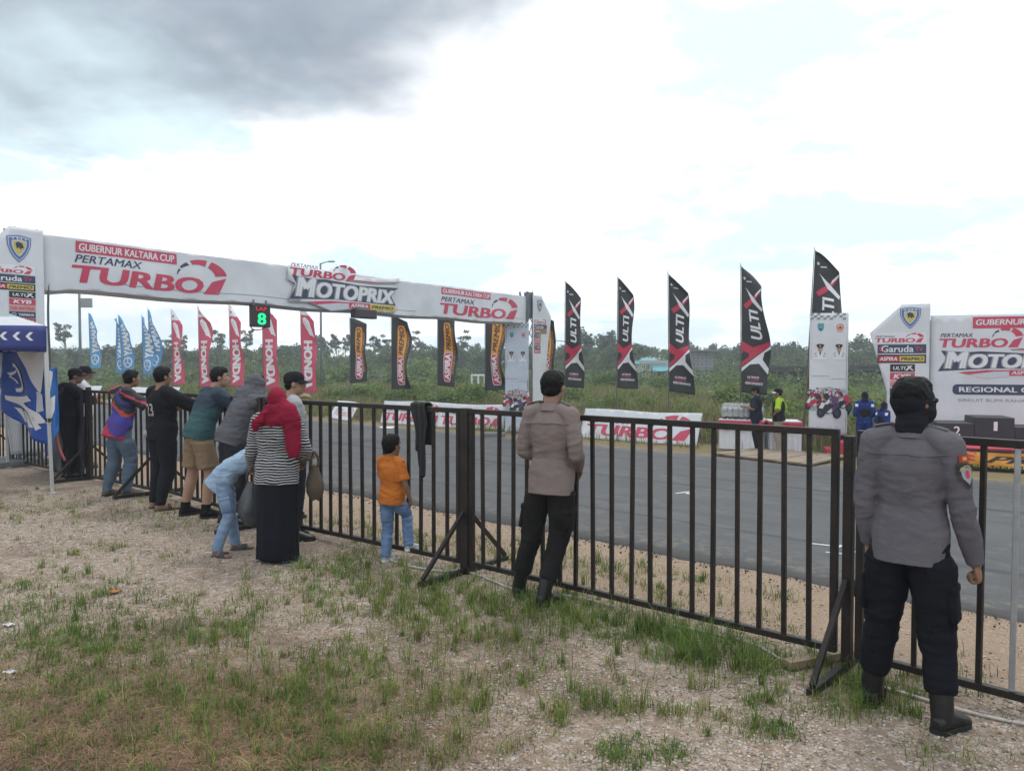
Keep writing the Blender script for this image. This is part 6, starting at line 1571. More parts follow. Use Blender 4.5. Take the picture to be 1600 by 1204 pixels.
tr2 = Fig('man in black and lime vest and cap, hands on hips by the trophy table', p, -62, 1.66, dict(elR=(.36, -.10, 1.16), wrR=(.17, -.02, 1.03), elL=(-.34, -.02, 1.14), wrL=(-.15, .10, 1.02)), vox=.013, seed=24, hand='grip')
tr2.trousers(fabric('khaki_trousers', (.30, .25, .21)), amp=.008); LIME = fabric('lime_shirt', (.36, .55, .03)); tr2.shirt(LIME, hem=-.8, sleeve=.48, fit=.022, sl=.024, hemr=(.18, .14), name='lime_shirt')
b = MB(); tr2.torso(b, [(-.70, .205, .165), (.2, .208, .160), (1, .190, .150), (2, .198, .155), (2.4, .165, .138), (2.7, .11, .11)]); me = remesh(b, .014, 2); tr2.add('vest', me, fabric('black_vest', (.016, .017, .02)))
tr2.vest = tr2.root.children[-1]
tr2.project('stripe', [(poly((-1, -1.4), (-.35, -1.4), (.55, .6), (.9, 1.5), (.3, 1.5)), LIME, 1)], tr2.vest, (.10, 0, 1.14), (1, 0, 0), (0, 0, 1), .11); tr2.project('emblem', [(arc(0, 0, .35, .55, -90, 200, 10), WHITE, 1)], tr2.vest, (.0, 0, 1.22), (0, 1, 0), (0, 0, 1), .10)
tr2.hair(vol=.95); tr2.cap(fabric('black_cap', (.014, .014, .018)), WHITE); tr2.shoes(BOOT, sole=SOLE)
# riders in blue suits
SUIT = fabric('blue_suit', (.018, .045, .22), (.012, .025, .12)); KNIT = fabric('navy_knit', (.012, .016, .035))
def rider(p, label, heading, H, seed, pose=None, vox=.014):
    f = Fig(label, p, heading, H, pose or dict(elL=(-.22, -.06, 1.12), wrL=(-.10, .14, 1.02), elR=(.22, -.06, 1.12), wrR=(.10, .15, 1.0)), vox=vox, seed=seed, limb=.98, w=.98, group='riders in blue suits')
    f.trousers(SUIT, fit=.024, name='suit_trousers'); f.shirt(SUIT, hem=-.3, fit=.024, sl=.02, hemr=(.17, .13), name='suit_jacket'); hp, hk = f.hp, f.hk
    b = MB(); b.ell(hp(0, -.008, .020), (.086 * hk, .104 * hk, .102 * hk), f.hm, 20, 14); b.ell(hp(0, .024, -.05), (.068 * hk, .078 * hk, .078 * hk), f.hm, 16, 12); b.tube([f.J['neck'] - EZ * .03, f.J['neck'] + EZ * .05, hp(0, 0, -.05)], [.095 * hk, .08 * hk, .07 * hk], 14)
    f.add('balaclava', remesh(b, .012, 3), KNIT); f.shoes(BOOT, boot=.16, sole=SOLE, name='boot')
    b = MB(); f.torso(b, [(-.2, .175, .135), (1, .165, .13), (2, .178, .138), (2.4, .12, .11)]); f.add('bib', remesh(b, .014, 2), BLKT)
    f.project('number', [(T('11', -.5, -.5, 1, 1, .03), WHITE, 1)], f.root.children[-1], (.05, 0, .98), (1, 0, 0), (0, 0, 1), .10)
    f.project('shoulder_patch', [(rect(-.5, -.5, 1, 1), WHITE, 1)], f.top, (-.185, 0, 1.34), (1, 0, 0), (0, 0, 1), .07); f.project('shoulder_patch', [(rect(-.5, -.5, 1, 1), WHITE, 1)], f.top, (.185, 0, 1.34), (1, 0, 0), (0, 0, 1), .07)
    return f
q = at_n(1352, 20.2); rider(q, 'person in blue racing suit and dark balaclava between poster and pointed panel', 25, 1.66, 25)
q = at_n(1382, 20.0); rider(q, 'person in blue racing suit half hidden behind the head of the balaclava officer', 70, 1.42, 26)
q = at_n(1313, 21.4); rider(q, 'person in blue racing suit hidden behind the lone race poster with legs showing', 20, 1.62, 27)
HAZE = .0013
# ------------------------------------------------------------------ vegetation
def leaf_mat(name, c, island=.45, trans=.28):
    return mat(name, c, rough=.7, var=.15, vscale=1.2, island=island, trans=trans, spec=.25)
LEAF_A = leaf_mat('shrub_leaf', (.135, .205, .06)); LEAF_B = leaf_mat('shrub_leaf_light', (.18, .25, .075)); LEAF_T = leaf_mat('tree_leaf', (.062, .105, .05)); LEAF_T2 = leaf_mat('tree_leaf_grey', (.085, .125, .068)); BARK = mat('bark', (.16, .13, .10), .9, .2, 3)
def leaves_np(rs, blobs, n, size, aspect=1.7):
    """n small leaf faces spread through ellipsoid blobs [(centre, radii, weight)]"""
    w = np.array([b[2] for b in blobs]); k = rs.choice(len(blobs), n, p=w / w.sum())
    C = np.array([b[0] for b in blobs])[k]; Rr = np.array([b[1] for b in blobs])[k]
    d = rs.normal(size=(n, 3)); d /= np.linalg.norm(d, axis=1, keepdims=True)
    P = C + d * Rr * (rs.random((n, 1)) ** .42)
    a = rs.normal(size=(n, 3)); a[:, 2] *= .7; a /= np.linalg.norm(a, axis=1, keepdims=True); b = np.cross(a, rs.normal(size=(n, 3))); b /= np.linalg.norm(b, axis=1, keepdims=True)
    s = size * (.6 + .8 * rs.random((n, 1)))
    V = np.stack([P - a * s * aspect * .5, P + b * s * .5, P + a * s * aspect * .5, P - b * s * .5], 1).reshape(-1, 3)
    F = np.arange(n * 4).reshape(n, 4); return V, F
def np_mesh(name, V, F, m):
    o = mesh_np(name, V, F, m); me = o.data; bpy.data.objects.remove(o); return me
def trunk_mesh(seed, h, r, limbs, spread, top):
    rr = random.Random(seed); m = MB(); pts = [V3((0, 0, -.3)), V3((rr.uniform(-.15, .15), 0, h * .35)), V3((rr.uniform(-.3, .3), rr.uniform(-.2, .2), h * .7)), V3((rr.uniform(-.3, .3), 0, top))]
    m.tube(pts, [r, r * .8, r * .5, r * .15], 7, sub=2)
    ends = []
    for k in range(limbs):
        t = rr.uniform(.45, .95); p = pts[1].lerp(pts[3], t); a = rr.uniform(0, 6.28); e = p + V3((math.cos(a) * spread * rr.uniform(.5, 1), math.sin(a) * spread * rr.uniform(.5, 1), rr.uniform(.1, .35) * h)); m.tube([p, p.lerp(e, .5) + EZ * .1, e], [r * .35, r * .22, r * .06], 5); ends.append(e)
    me = m.mesh('trunk'); me.materials.append(BARK); return me, ends
rs = np.random.default_rng(5)
# shrubs in the field beyond the track
shrub_v = []
for k in range(6):
    blobs = [((rs.normal(0, .45), rs.normal(0, .35), .35 + .5 * rs.random()), (.45 + .3 * rs.random(), .45 + .25 * rs.random(), .38 + .25 * rs.random()), 1) for _ in range(7)]
    V, F = leaves_np(rs, blobs, 1500, .085)
    stems = MB()
    for q in range(7):
        b = blobs[q]; stems.tube([(0, 0, -.05), (b[0][0] * .4, b[0][1] * .4, b[0][2] * .6), b[0]], [.02, .014, .006], 5)
    sm = stems.mesh('stem'); sm.materials.append(BARK); shrub_v.append((np_mesh('foliage', V, F, LEAF_A if k % 3 else LEAF_B), sm))
def plant(name, meshes, loc, sc, label, cat, group, part=('crown', 'trunk'), rz=None):
    r = bpy.data.objects.new(name, meshes[0]) if False else empty(name, loc, rnd.uniform(0, 6.28) if rz is None else rz); r.scale = sc if hasattr(sc, '__len__') else (sc, sc, sc); tag(r, label, cat, group)
    for nm, me in zip(part, meshes):
        link(bpy.data.objects.new(nm, me), r)
    return r
for px, n, s in ((430, 26, 1.0), (330, 27, 1.1), (352, 24.5, .9), (395, 30, 1.2), (520, 25, .95), (560, 27, 1.1), (590, 30, 1.2), (640, 26, 1.0), (700, 25, 1.0), (735, 27, 1.15), (650, 32, 1.3), (480, 34, 1.4), (930, 27, 1.15), (960, 29, 1.3), (1010, 31, 1.3), (900, 33, 1.3),
                 (1080, 28, 1.2), (1110, 26, 1.0), (1215, 27, 1.2), (1240, 30, 1.3), (1190, 34, 1.5), (1330, 29, 1.3), (1345, 26, 1.1), (990, 38, 1.5), (1060, 40, 1.7), (1140, 38, 1.6), (870, 40, 1.6), (780, 36, 1.4), (820, 31, 1.2), (240, 32, 1.2), (180, 30, 1.2), (110, 29, 1.2), (290, 38, 1.5), (210, 42, 1.7), (420, 44, 1.8), (540, 45, 1.8), (620, 42, 1.7), (700, 44, 1.7), (90, 36, 1.4), (150, 44, 1.7), (1280, 40, 1.6), (1360, 36, 1.5), (1420, 33, 1.4), (1500, 34, 1.5), (380, 52, 2.2), (500, 56, 2.2), (660, 58, 2.2), (940, 50, 2.0), (1030, 52, 2.1), (1180, 50, 2.0), (300, 60, 2.4), (160, 62, 2.4)):
    s = s * (.62 if px > 860 and n < 32 else .5 if 970 < px < 1140 else .8 if px > 860 else 1.0); p = at_n(px, n); plant('shrub', shrub_v[rnd.randrange(6)], p, (s * rnd.uniform(.9, 1.3), s * rnd.uniform(.9, 1.2), s * rnd.uniform(.75, 1.0)), 'leafy green shrub in the rough grass beyond the flags', 'shrub', 'shrubs in the field beyond the track', ('foliage', 'stem'))
# young bush right behind the crimson flags
for px, n, s, lab in ((303, 22.3, .75, 'bright green bush right behind the second crimson flag'), (520, 21.8, .6, 'small leafy bush beside the crumpled white board'), (726, 22.4, .62, 'drooping bush beyond the boards under the last black and orange flags')):
    p = at_n(px, n); plant('bush', (shrub_v[0][0], shrub_v[0][1]), p, s, lab, 'bush', None, ('foliage', 'stem'))
# trees of the far treeline
tree_v = []
for k in range(9):
    h = (5.5, 6.5, 7.5, 6.0, 8.5, 7.0, 9.5, 6.2, 8.0)[k]; sp = (2.2, 2.6, 2.0, 2.8, 1.6, 2.4, 1.5, 3.0, 2.2)[k]
    thin = k in (4, 6, 8); tm_, ends = trunk_mesh(k, h * .8, .16, 13 if thin else 6, sp * .8, h * .85)
    blobs = [((e.x, e.y, e.z + .2), (sp * ((.22 + .25 * rs.random()) if thin else .48), sp * ((.22 + .2 * rs.random()) if thin else .48), h * ((.03 + .035 * rs.random()) if thin else .15)), 1) for e in ends] + [((0, 0, h * .85), (sp * .4, sp * .4, h * (.08 if thin else .14)), 1)]
    if not thin: blobs += [((rs.normal(0, sp * .35), rs.normal(0, sp * .3), h * rs.uniform(.25, .55)), (sp * .55, sp * .5, h * .16), 1.1) for _ in range(5)]
    V, F = leaves_np(rs, blobs, 560 if thin else 1000, .30 if thin else .36, 1.5); tree_v.append((np_mesh('crown', V, F, LEAF_T if k % 2 else LEAF_T2), tm_))
trr = random.Random(21)
def tree_at(px, Y, vk, sc, label='dense dark green tree in the far treeline', group='trees of the far treeline'):
    x = (px - 800) / 1200 * Y; p = Vector((x, Y, terr(x, Y)))
    return plant('tree', tree_v[vk], p, (sc * trr.uniform(.9, 1.3), sc * trr.uniform(.9, 1.3), sc), label, 'tree', group)
dense = (0, 1, 2, 3, 5, 7)
px = 20
while px < 1450:                      # three loose rows, only where the picture shows them
    for row, (Y, base) in enumerate(((118, .70), (140, .81), (170, .96))):
        right = px > 860
        top = .80 + .16 * noise.noise(Vector((px * .012, row * 3, 0))) + (.12 if 870 < px < 1020 else 0) + (-.05 if 560 < px < 640 else 0) - (.16 if 500 < px < 560 else 0)
        if 1000 < px < 1130 and row < 2: continue
        tree_at(px + trr.uniform(-9, 9), Y + trr.uniform(-8, 8), dense[trr.randrange(6)], base * top * trr.uniform(.85, 1.08))
    px += 15
for px_, Y, vk, sc, lab in ((102, 150, 6, 1.12, 'tall thin tree standing high above the treeline beside the floodlight pole'), (338, 140, 4, .95, 'thin tree with open crown showing above the treeline between crimson flags'), (287, 140, 4, .90, 'thin tree with small round crown beside the first crimson flag'), (262, 150, 8, .92, 'upright thin tree in the gap between blue and crimson flags'), (385, 150, 6, .98, 'tall wispy tree just below the lap counter'), (200, 140, 8, .72, 'leaning thin tree above the treeline between blue flags'), (505, 150, 2, .98, 'pointed tree above the treeline near the last crimson flag'),
                              (525, 150, 6, .88, 'wispy tree near the dark clock display'), (540, 155, 4, .92, 'open crowned tree beside the first black and orange flag'), (605, 150, 8, .92, 'thin tree before the second black and orange flag'), (582, 128, 4, .78, 'pale bare trunked tree between the first two black and orange flags'), (655, 145, 8, .98, 'spreading thin tree between the black and orange flags'), (722, 145, 8, 1.0, 'feathery tree beside the third black and orange flag'), (918, 130, 5, 1.08, 'broad dark tree beside the middle officer'), (945, 128, 2, .98, 'dark tree between the first two black red and white flags'), (1210, 135, 7, .95, 'palm like broad tree behind the hi-vis man'), (1235, 140, 7, 1.0, 'broad low tree next to the lone race poster'), (1335, 135, 5, .95, 'broad tree between the lone poster and the pointed panel'), (1355, 140, 1, .95, 'dark tree right beside the pointed panel')):
    tree_at(px_, Y, vk, sc * .92, lab, None)
# low far scrub in front of the trees: one mass
blobs = []
for k in range(420):
    px_ = rs.uniform(-100, 1600); Y = rs.uniform(70, 115); x = (px_ - 800) / 1200 * Y; h = .5 + .9 * rs.random()
    blobs.append(((x, Y, -.7 + h * .5), (1.8 + 1.5 * rs.random(), 1.5, h), 1))
for k in range(420):
    px_ = rs.uniform(-100, 1600); Y = rs.uniform(112, 120); x = (px_ - 800) / 1200 * Y; h = 1.8 + 1.7 * rs.random()
    blobs.append(((x, Y, -.7 + h * .4), (2.4, 1.8, h), 1.4))
V, F = leaves_np(rs, blobs, 80000, .26, 1.4); sc_ob = mesh_np('far_undergrowth', V, F, leaf_mat('undergrowth_leaf', (.12, .175, .06)), kind='stuff'); sc_ob['label'] = 'dark green scrub below the far treeline'
# ------------------------------------------------------------------ grasses
def blades(P, H, Wd, lean, rs, curve=.35):
    """P (n,3) bases; one 5-point blade each"""
    n = len(P); a = rs.uniform(0, 2 * np.pi, n); d = np.stack([np.cos(a), np.sin(a), np.zeros(n)], 1); q = np.stack([-np.sin(a), np.cos(a), np.zeros(n)], 1)
    H = H[:, None]; L = (lean * H[:, 0])[:, None]; w = Wd[:, None]; up = np.array([0, 0, 1.0])
    m1 = P + d * L * .35 + up * H * .55; tip = P + d * L * (1 + curve) + up * H * (1 - .25 * (L / np.maximum(H, 1e-4)) ** 2).clip(.35, 1)
    V = np.stack([P - q * w * .5, P + q * w * .5, m1 + q * w * .4, m1 - q * w * .4, tip + q * w * .06, tip - q * w * .06], 1).reshape(-1, 3)
    i = np.arange(n)[:, None] * 6; F = np.concatenate([i + np.array([0, 1, 2, 3]), i + np.array([3, 2, 4, 5])]).reshape(-1, 4); return V, F
def ter_np(P): 
    return np.array([terr(float(x), float(y)) for x, y in P])
GR = mat('green_grass', (.13, .225, .045), rough=.65, var=.2, vscale=3, island=.40, trans=.3, spec=.25); GRY = mat('yellowing_grass', (.27, .28, .085), rough=.7, var=.2, vscale=3, island=.35, trans=.3, spec=.2); DRY = mat('dry_grass', (.31, .20, .125), rough=.85, var=.2, vscale=3, island=.45, spec=.2)
# (pixel column, row, spread in metres, tufts, blade length, share yellow)
patches = [(40, 790, 1.0, 70, .07, .4), (140, 793, .9, 60, .07, .4), (215, 800, .6, 30, .06, .4), (260, 812, .5, 30, .05, .3), (300, 822, .4, 22, .05, .3), (85, 930, .45, 60, .10, .1), (35, 965, .35, 40, .10, .1), (110, 985, .4, 55, .09, .1), (70, 1010, .35, 45, .09, .1), (30, 1060, .3, 40, .08, .2), (240, 995, .40, 60, .10, .15), (190, 1020, .3, 35, .10, .15), (340, 985, .15, 14, .10, .2), (410, 938, .16, 12, .12, .3), (372, 975, .14, 16, .11, .2), (262, 870, .2, 10, .08, .6), (278, 942, .12, 9, .10, .2), (330, 1005, .35, 40, .10, .25), (235, 1065, .3, 40, .10, .2), (250, 1090, .2, 26, .10, .2), (110, 1080, .35, 45, .09, .25), (60, 1120, .35, 50, .08, .3), (150, 1150, .35, 55, .08, .3), (330, 1130, .22, 34, .10, .2), (375, 1110, .2, 26, .10, .2), (440, 1110, .2, 28, .10, .2), (500, 1085, .25, 26, .11, .3), (545, 1050, .25, 30, .10, .3), (480, 1045, .25, 26, .10, .3), (420, 1060, .3, 26, .09, .3), (400, 1170, .3, 45, .08, .3), (520, 1160, .3, 45, .09, .3), (600, 1150, .3, 34, .10, .4), (640, 1100, .25, 24, .11, .4), (250, 1190, .3, 45, .08, .3), (60, 1190, .3, 50, .08, .3), (560, 1195, .25, 34, .08, .3),
           (535, 880, .3, 24, .11, .2), (560, 868, .3, 22, .10, .2), (580, 905, .35, 30, .12, .25), (630, 905, .35, 30, .12, .3), (690, 925, .4, 40, .12, .25), (640, 950, .4, 34, .12, .35), (565, 950, .3, 24, .11, .35), (530, 930, .3, 18, .11, .3), (740, 945, .4, 44, .13, .25), (800, 935, .35, 40, .13, .2), (850, 945, .35, 36, .13, .2), (890, 955, .35, 36, .12, .25), (720, 985, .35, 30, .12, .4), (660, 1000, .3, 24, .11, .4), (780, 990, .3, 22, .12, .4), (860, 995, .3, 20, .12, .4), (930, 975, .3, 26, .12, .25), (980, 985, .3, 24, .12, .3), (1040, 1000, .18, 26, .17, .05), (1055, 1030, .10, 14, .16, .1), (1090, 1035, .12, 14, .14, .1), (1125, 1010, .2, 32, .14, .05), (1165, 1030, .22, 30, .15, .1), (1200, 1040, .2, 22, .12, .2), (1020, 975, .25, 20, .12, .2), (1080, 985, .25, 14, .11, .3), (915, 1095, .12, 12, .12, .2), (870, 1115, .10, 10, .11, .5), (975, 1110, .10, 10, .12, .3), (960, 1175, .10, 22, .05, .05), (1045, 1178, .07, 12, .04, .05), (1205, 1140, .08, 16, .10, .1), (1180, 1095, .10, 9, .10, .2), (1065, 1115, .08, 7, .10, .4), (1140, 1130, .12, 8, .08, .5), (820, 1060, .12, 8, .12, .3), (760, 1090, .15, 12, .10, .4), (700, 1065, .3, 20, .11, .4), (720, 1160, .25, 12, .10, .4), (1290, 1040, .15, 20, .12, .15), (1345, 1075, .15, 22, .13, .2), (1375, 1075, .15, 22, .10, .2), (1405, 1110, .10, 10, .08, .2), (1330, 1110, .10, 12, .10, .3), (1430, 1055, .10, 14, .08, .3), (1250, 1110, .15, 8, .09, .4), (1480, 1180, .15, 8, .07, .4),
           (915, 885, .3, 24, .12, .2), (960, 893, .2, 16, .12, .2), (1000, 905, .2, 12, .10, .3), (790, 855, .4, 26, .09, .4), (760, 880, .3, 18, .10, .3), (690, 850, .35, 20, .09, .4), (640, 845, .4, 20, .09, .4), (590, 835, .4, 20, .09, .3), (520, 818, .4, 18, .10, .3), (1095, 905, .15, 10, .08, .3), (1040, 935, .25, 14, .09, .3), (1180, 965, .15, 8, .07, .3), (1215, 930, .15, 8, .06, .3), (450, 905, .2, 8, .10, .3), (500, 900, .25, 14, .11, .3), (150, 855, .2, 8, .10, .5), (55, 900, .2, 8, .09, .3), (100, 870, .2, 6, .08, .4), (980, 1060, .15, 6, .10, .4), (1120, 1070, .12, 6, .10, .4)]
BP_, BH_, BW_, BL_, BY_ = [], [], [], [], []
def add_tuft(c, n, h, yel, spread=.028):
    for _ in range(n):
        x, y = c.x + rnd.gauss(0, spread), c.y + rnd.gauss(0, spread)
        BP_.append((x, y)); BH_.append(h * rnd.uniform(.5, 1.5)); BW_.append(rnd.uniform(.0028, .0062)); BL_.append(abs(rnd.gauss(.35, .4))); BY_.append(rnd.random() < yel)
for px_, py_, sp, nt, h, yel in patches:
    c = G(px_, py_)
    for _ in range(int(nt * 1.3)):      # short sward between the tufts
        q = c + Vector((rnd.gauss(0, sp * .75), rnd.gauss(0, sp * .75), 0)); add_tuft(q, rnd.randint(6, 14), .032 * rnd.uniform(.5, 1.3), min(.8, yel * 1.3 + .1), .04)
    for _ in range(int(nt * (1.0 if px_ > 400 else .8))):
        q = c + Vector((rnd.gauss(0, sp * .72), rnd.gauss(0, sp * .72), 0)); add_tuft(q, rnd.randint(4, 11) if rnd.random() < .7 else rnd.randint(14, 30), h * rnd.choice((.4, .55, .7, .95)), min(.9, yel * rnd.uniform(.4, 2.2)), .008 + .022 * rnd.random())
# thin general scatter on the gravel, stronger in the near corner by the path
for _ in range(2000):
    s = rnd.uniform(-9, 5); n = rnd.uniform(-1.5, 5.6); p = W(s, n)
    if p.y < 1.6 or abs(p.x) > p.y * .8 + .6: continue
    dn = noise.noise(Vector((p.x * .9, p.y * .9, 2))) + .5 * noise.noise(Vector((p.x * 3, p.y * 3, 7)))
    bare = math.exp(-((p.x + 2.9) / 1.8) ** 2 - ((p.y - 6.3) / 1.2) ** 2)
    if dn < .12 + bare * 1.2: continue
    add_tuft(p, rnd.randint(3, 9), rnd.uniform(.04, .10), .45, .02)
BP_ = np.array(BP_); P = np.column_stack([BP_, ter_np(BP_) - .004]); BH_, BW_, BL_, BY_ = map(np.array, (BH_, BW_, BL_, BY_))
for nm, sel, m_, lab in (('grass', ~BY_, GR, 'green grass tufts growing through the gravel'), ('yellow_grass', BY_, GRY, 'yellowing grass tufts growing through the gravel')):
    V, F = blades(P[sel], BH_[sel], BW_[sel], BL_[sel], rs); o = mesh_np(nm, V, F, m_, kind='stuff'); o['label'] = lab
# dead straw lying flat, thick in the near corner
S_ = []
for _ in range(36000):
    px_, py_ = rnd.gauss(230, 260), 1204 - abs(rnd.gauss(0, 130))
    if rnd.random() < .35: s = rnd.uniform(-8, 4); n = rnd.uniform(-1.5, 5); p = W(s, n)
    else: p = G(max(-150, px_), min(1230, max(850, py_)))
    if p.y > 1.8: S_.append((p.x, p.y))
S_ = np.array(S_); n = len(S_); z = ter_np(S_) + rs.uniform(.002, .02, n); P = np.column_stack([S_, z]); V, F = blades(P, rs.uniform(.008, .026, n), rs.uniform(.0016, .0034, n), rs.uniform(2.0, 6.0, n), rs, .2)
o = mesh_np('straw', V, F, DRY, kind='stuff'); o['label'] = 'dead brown grass lying on the ground'
# rough tall grass of the field beyond the track
Q = []
while len(Q) < 85000:
    s = rnd.uniform(-60, 14); n = 18.2 + rnd.random() ** 1.5 * 30; p = W(s, n)
    if abs(p.x) < p.y * .75: 
        edge = min(1, max(0, (n - 18) / 2.6)); cpx = p.x / p.y * 1200 + 800
        if n < 20.6 and cpx > 1095 and rnd.random() < .96: continue
        if n < 22 and cpx > 1400: continue
        if rnd.random() < edge * .9 + .1: Q.append((p.x, p.y, edge))
Q = np.array(Q); n = len(Q); cl = np.array([noise.noise(Vector((float(a) * .35, float(b) * .35, 1))) for a, b, _ in Q]); dist_ = np.hypot(Q[:, 0], Q[:, 1])
H = (.34 + .40 * rs.random(n)) * (.30 + .70 * Q[:, 2]) * (1 + .8 * cl); P = np.column_stack([Q[:, :2], ter_np(Q[:, :2])]); sel = (rs.random(n) + cl * .8 - .25 * (Q[:, 0] > 1.5) * (dist_ < 32)) > .45
TG = mat('field_grass', (.22, .25, .085), rough=.8, var=.2, vscale=.6, island=.4, trans=.25, spec=.15); TGB = mat('field_grass_straw', (.31, .255, .15), rough=.8, var=.2, vscale=.6, island=.4, trans=.2, spec=.15)
for nm, s_, m_, lab in (('tall_grass', sel, TG, 'rough green grass of the field beyond the track'), ('brown_tall_grass', ~sel, TGB, 'brownish seeding grass of the field beyond the track')):
    V, F = blades(P[s_], H[s_], (.010 + .0006 * dist_)[s_], rs.uniform(.1, .6, s_.sum()), rs); o = mesh_np(nm, V, F, m_, kind='stuff'); o['label'] = lab
# low leafy weeds of the field
blobs = []
for k in range(900):
    s = rs.uniform(-75, 18); n = 21 + rs.random() ** 1.3 * 55; p = W(float(s), float(n)); h = .18 + .3 * rs.random()
    blobs.append(((p.x, p.y, -.72 + h * .7), (.5 + .6 * rs.random(), .5 + .6 * rs.random(), h), 1))
V, F = leaves_np(rs, blobs, 70000, .085, 1.6); o = mesh_np('field_weeds', V, F, leaf_mat('weed_leaf', (.15, .215, .055)), kind='stuff'); o['label'] = 'low leafy weeds covering the field'
# ------------------------------------------------------------------ gravel: loose stones on the near ground
ST = mat('gravel_stone', (.41, .35, .295), rough=.9, var=.05, vscale=30, island=.62, spec=.2); K = []
rg = random.Random(9)
while len(K) < 70000:
    r_ = 2.0 + rg.random() ** 1.8 * 9.5; a = rg.uniform(-.75, .75); x, y = r_ * math.sin(a), r_ * math.cos(a); n = .6704 * x + .742 * y
    if n > 6.0 or (n > 4.9 and rg.random() < .7): continue
    if noise.noise(Vector((x * 1.6, y * 1.6, 11))) < -.12 and rg.random() < .75: continue
    K.append((x, y, (.0026 + .0062 * rg.random() ** 2.2) * (1 + .06 * r_)))
K = np.array(K); n = len(K); z = ter_np(K[:, :2]); d0 = np.array([[1, 0, 0], [0, 1, 0], [-1, 0, 0], [0, -1, 0], [0, 0, 1], [0, 0, -1.0]])
jit = rs.uniform(.65, 1.35, (n, 6, 1)); rz_ = rs.uniform(0, 6.28, n); co, si = np.cos(rz_), np.sin(rz_)
L = d0[None] * jit * K[:, 2][:, None, None] * np.array([1.25, .9, .6])
V = np.stack([L[..., 0] * co[:, None] - L[..., 1] * si[:, None] + K[:, 0:1], L[..., 0] * si[:, None] + L[..., 1] * co[:, None] + K[:, 1:2], L[..., 2] + (z + K[:, 2] * .25)[:, None]], -1).reshape(-1, 3)
f8 = np.array([[0, 1, 4], [1, 2, 4], [2, 3, 4], [3, 0, 4], [1, 0, 5], [2, 1, 5], [3, 2, 5], [0, 3, 5]]); F = (np.arange(n)[:, None, None] * 6 + f8[None]).reshape(-1, 3)
o = mesh_np('gravel', V, F, ST, kind='stuff'); o['label'] = 'loose pale gravel stones on the near ground'
# crumbs of asphalt along the edge of the track
K = []
for _ in range(5000):
    s = rg.uniform(-12, 8); n_ = 6.10 + rg.gauss(0, .13); p = W(s, n_); K.append((p.x, p.y, .003 + .008 * rg.random() ** 3))
K = np.array(K); n = len(K); z = ter_np(K[:, :2]); L = d0[None] * rs.uniform(.65, 1.35, (n, 6, 1)) * K[:, 2][:, None, None]
V = np.stack([L[..., 0] + K[:, 0:1], L[..., 1] + K[:, 1:2], L[..., 2] + (z + .008)[:, None]], -1).reshape(-1, 3); F = (np.arange(n)[:, None, None] * 6 + f8[None]).reshape(-1, 3)
o = mesh_np('asphalt_rubble', V, F, mat('asphalt_crumb', (.05, .05, .05), .9, .1, island=.4), kind='stuff'); o['label'] = 'dark asphalt crumbs along the near track edge'
# litter
m = MB(); p = G(165, 929); m.grid([[p + V3((.04 * i, .03 * j, .02 + .012 * ((i * j) % 2))) for j in range(3)] for i in range(3)]); tag(obj('dry_leaf', m, mat('orange_leaf', (.55, .16, .05), .6)), 'orange dry leaf lying on the bare gravel', 'leaf')
for (px_, py_, s), lab in zip(((3, 980, .02), (3, 1055, .02), (62, 765, .015)), ('white paper scrap at the edge of the dark grass', 'pale crumpled paper scrap lower in the near grass', 'tiny white scrap beside the tent leg')):
    p = G(px_, py_); m = MB(); m.grid([[p + V3((s * i, s * .7 * j, .015 + .35 * s * math.sin(i * 2.3 + j * 1.7))) for j in range(4)] for i in range(4)]); tag(obj('paper_scrap', m, PALE), lab, 'litter')
# ------------------------------------------------------------------ far buildings, poles
CONC = mat('raw_concrete', (.27, .28, .29), .85, .15, .8); DARKW = mat('dark_planks', (.03, .03, .034), .95, .2, 1, spec=.05); TROOF = mat('teal_roof', (.05, .30, .36), .5, .08); CREAM = mat('pale_wall', (.42, .43, .42), .8, .1)
def Q_(px, Y): x = (px - 800) / 1200 * Y; return Vector((x, Y, terr(x, Y)))
Yb = 95
hz = lambda py: zat(py, Yb)
e = empty('house', Q_(1022, Yb)); tag(e, 'house with bright teal roofs beyond the field', 'house'); z0 = e.location.z; sc1 = Yb / 1200
m = MB(); m.box((0, 2, 1.3), (42 * sc1, 5, 2.6)); obj('wall', m, CREAM, e)
def hip(m, x0, x1, y0, y1, za, zb, ins):
    o = len(m.v); m.v += [(x0, y0, za), (x1, y0, za), (x1, y1, za), (x0, y1, za), (x0 + ins, (y0 + y1) / 2, zb), (x1 - ins, (y0 + y1) / 2, zb)]
    for f in ((0, 1, 5, 4), (2, 3, 4, 5), (1, 2, 5), (3, 0, 4), (3, 2, 1, 0)): m._face([o + q for q in f])
ra, rb_ = hz(570) - z0, hz(561) - z0
m = MB(); hip(m, -21 * sc1 - .3, 17 * sc1, -.6, 5, hz(568) - z0, hz(559) - z0, .9); obj('roof', m, TROOF, e)
m = MB(); o_ = len(m.v); m.v += [(-8 * sc1, -2.6, hz(579) - z0), (24 * sc1, -2.6, hz(579) - z0), (20 * sc1, .2, hz(569) - z0), (-2 * sc1, .2, hz(569) - z0), (-8 * sc1, -2.6, hz(579.6) - z0), (24 * sc1, -2.6, hz(579.6) - z0), (20 * sc1, .2, hz(569.6) - z0), (-2 * sc1, .2, hz(569.6) - z0)]
for f in ((0, 1, 2, 3), (7, 6, 5, 4), (0, 4, 5, 1), (1, 5, 6, 2), (2, 6, 7, 3), (3, 7, 4, 0)): m._face([o_ + q for q in f])
obj('roof', m, TROOF, e)
for x in (-14, -8): m = MB(); m.box((x * sc1, -.52, hz(573) - z0), (.35, .06, .5)); obj('window', m, mat('dark_pane', (.03, .035, .04), .2), e)
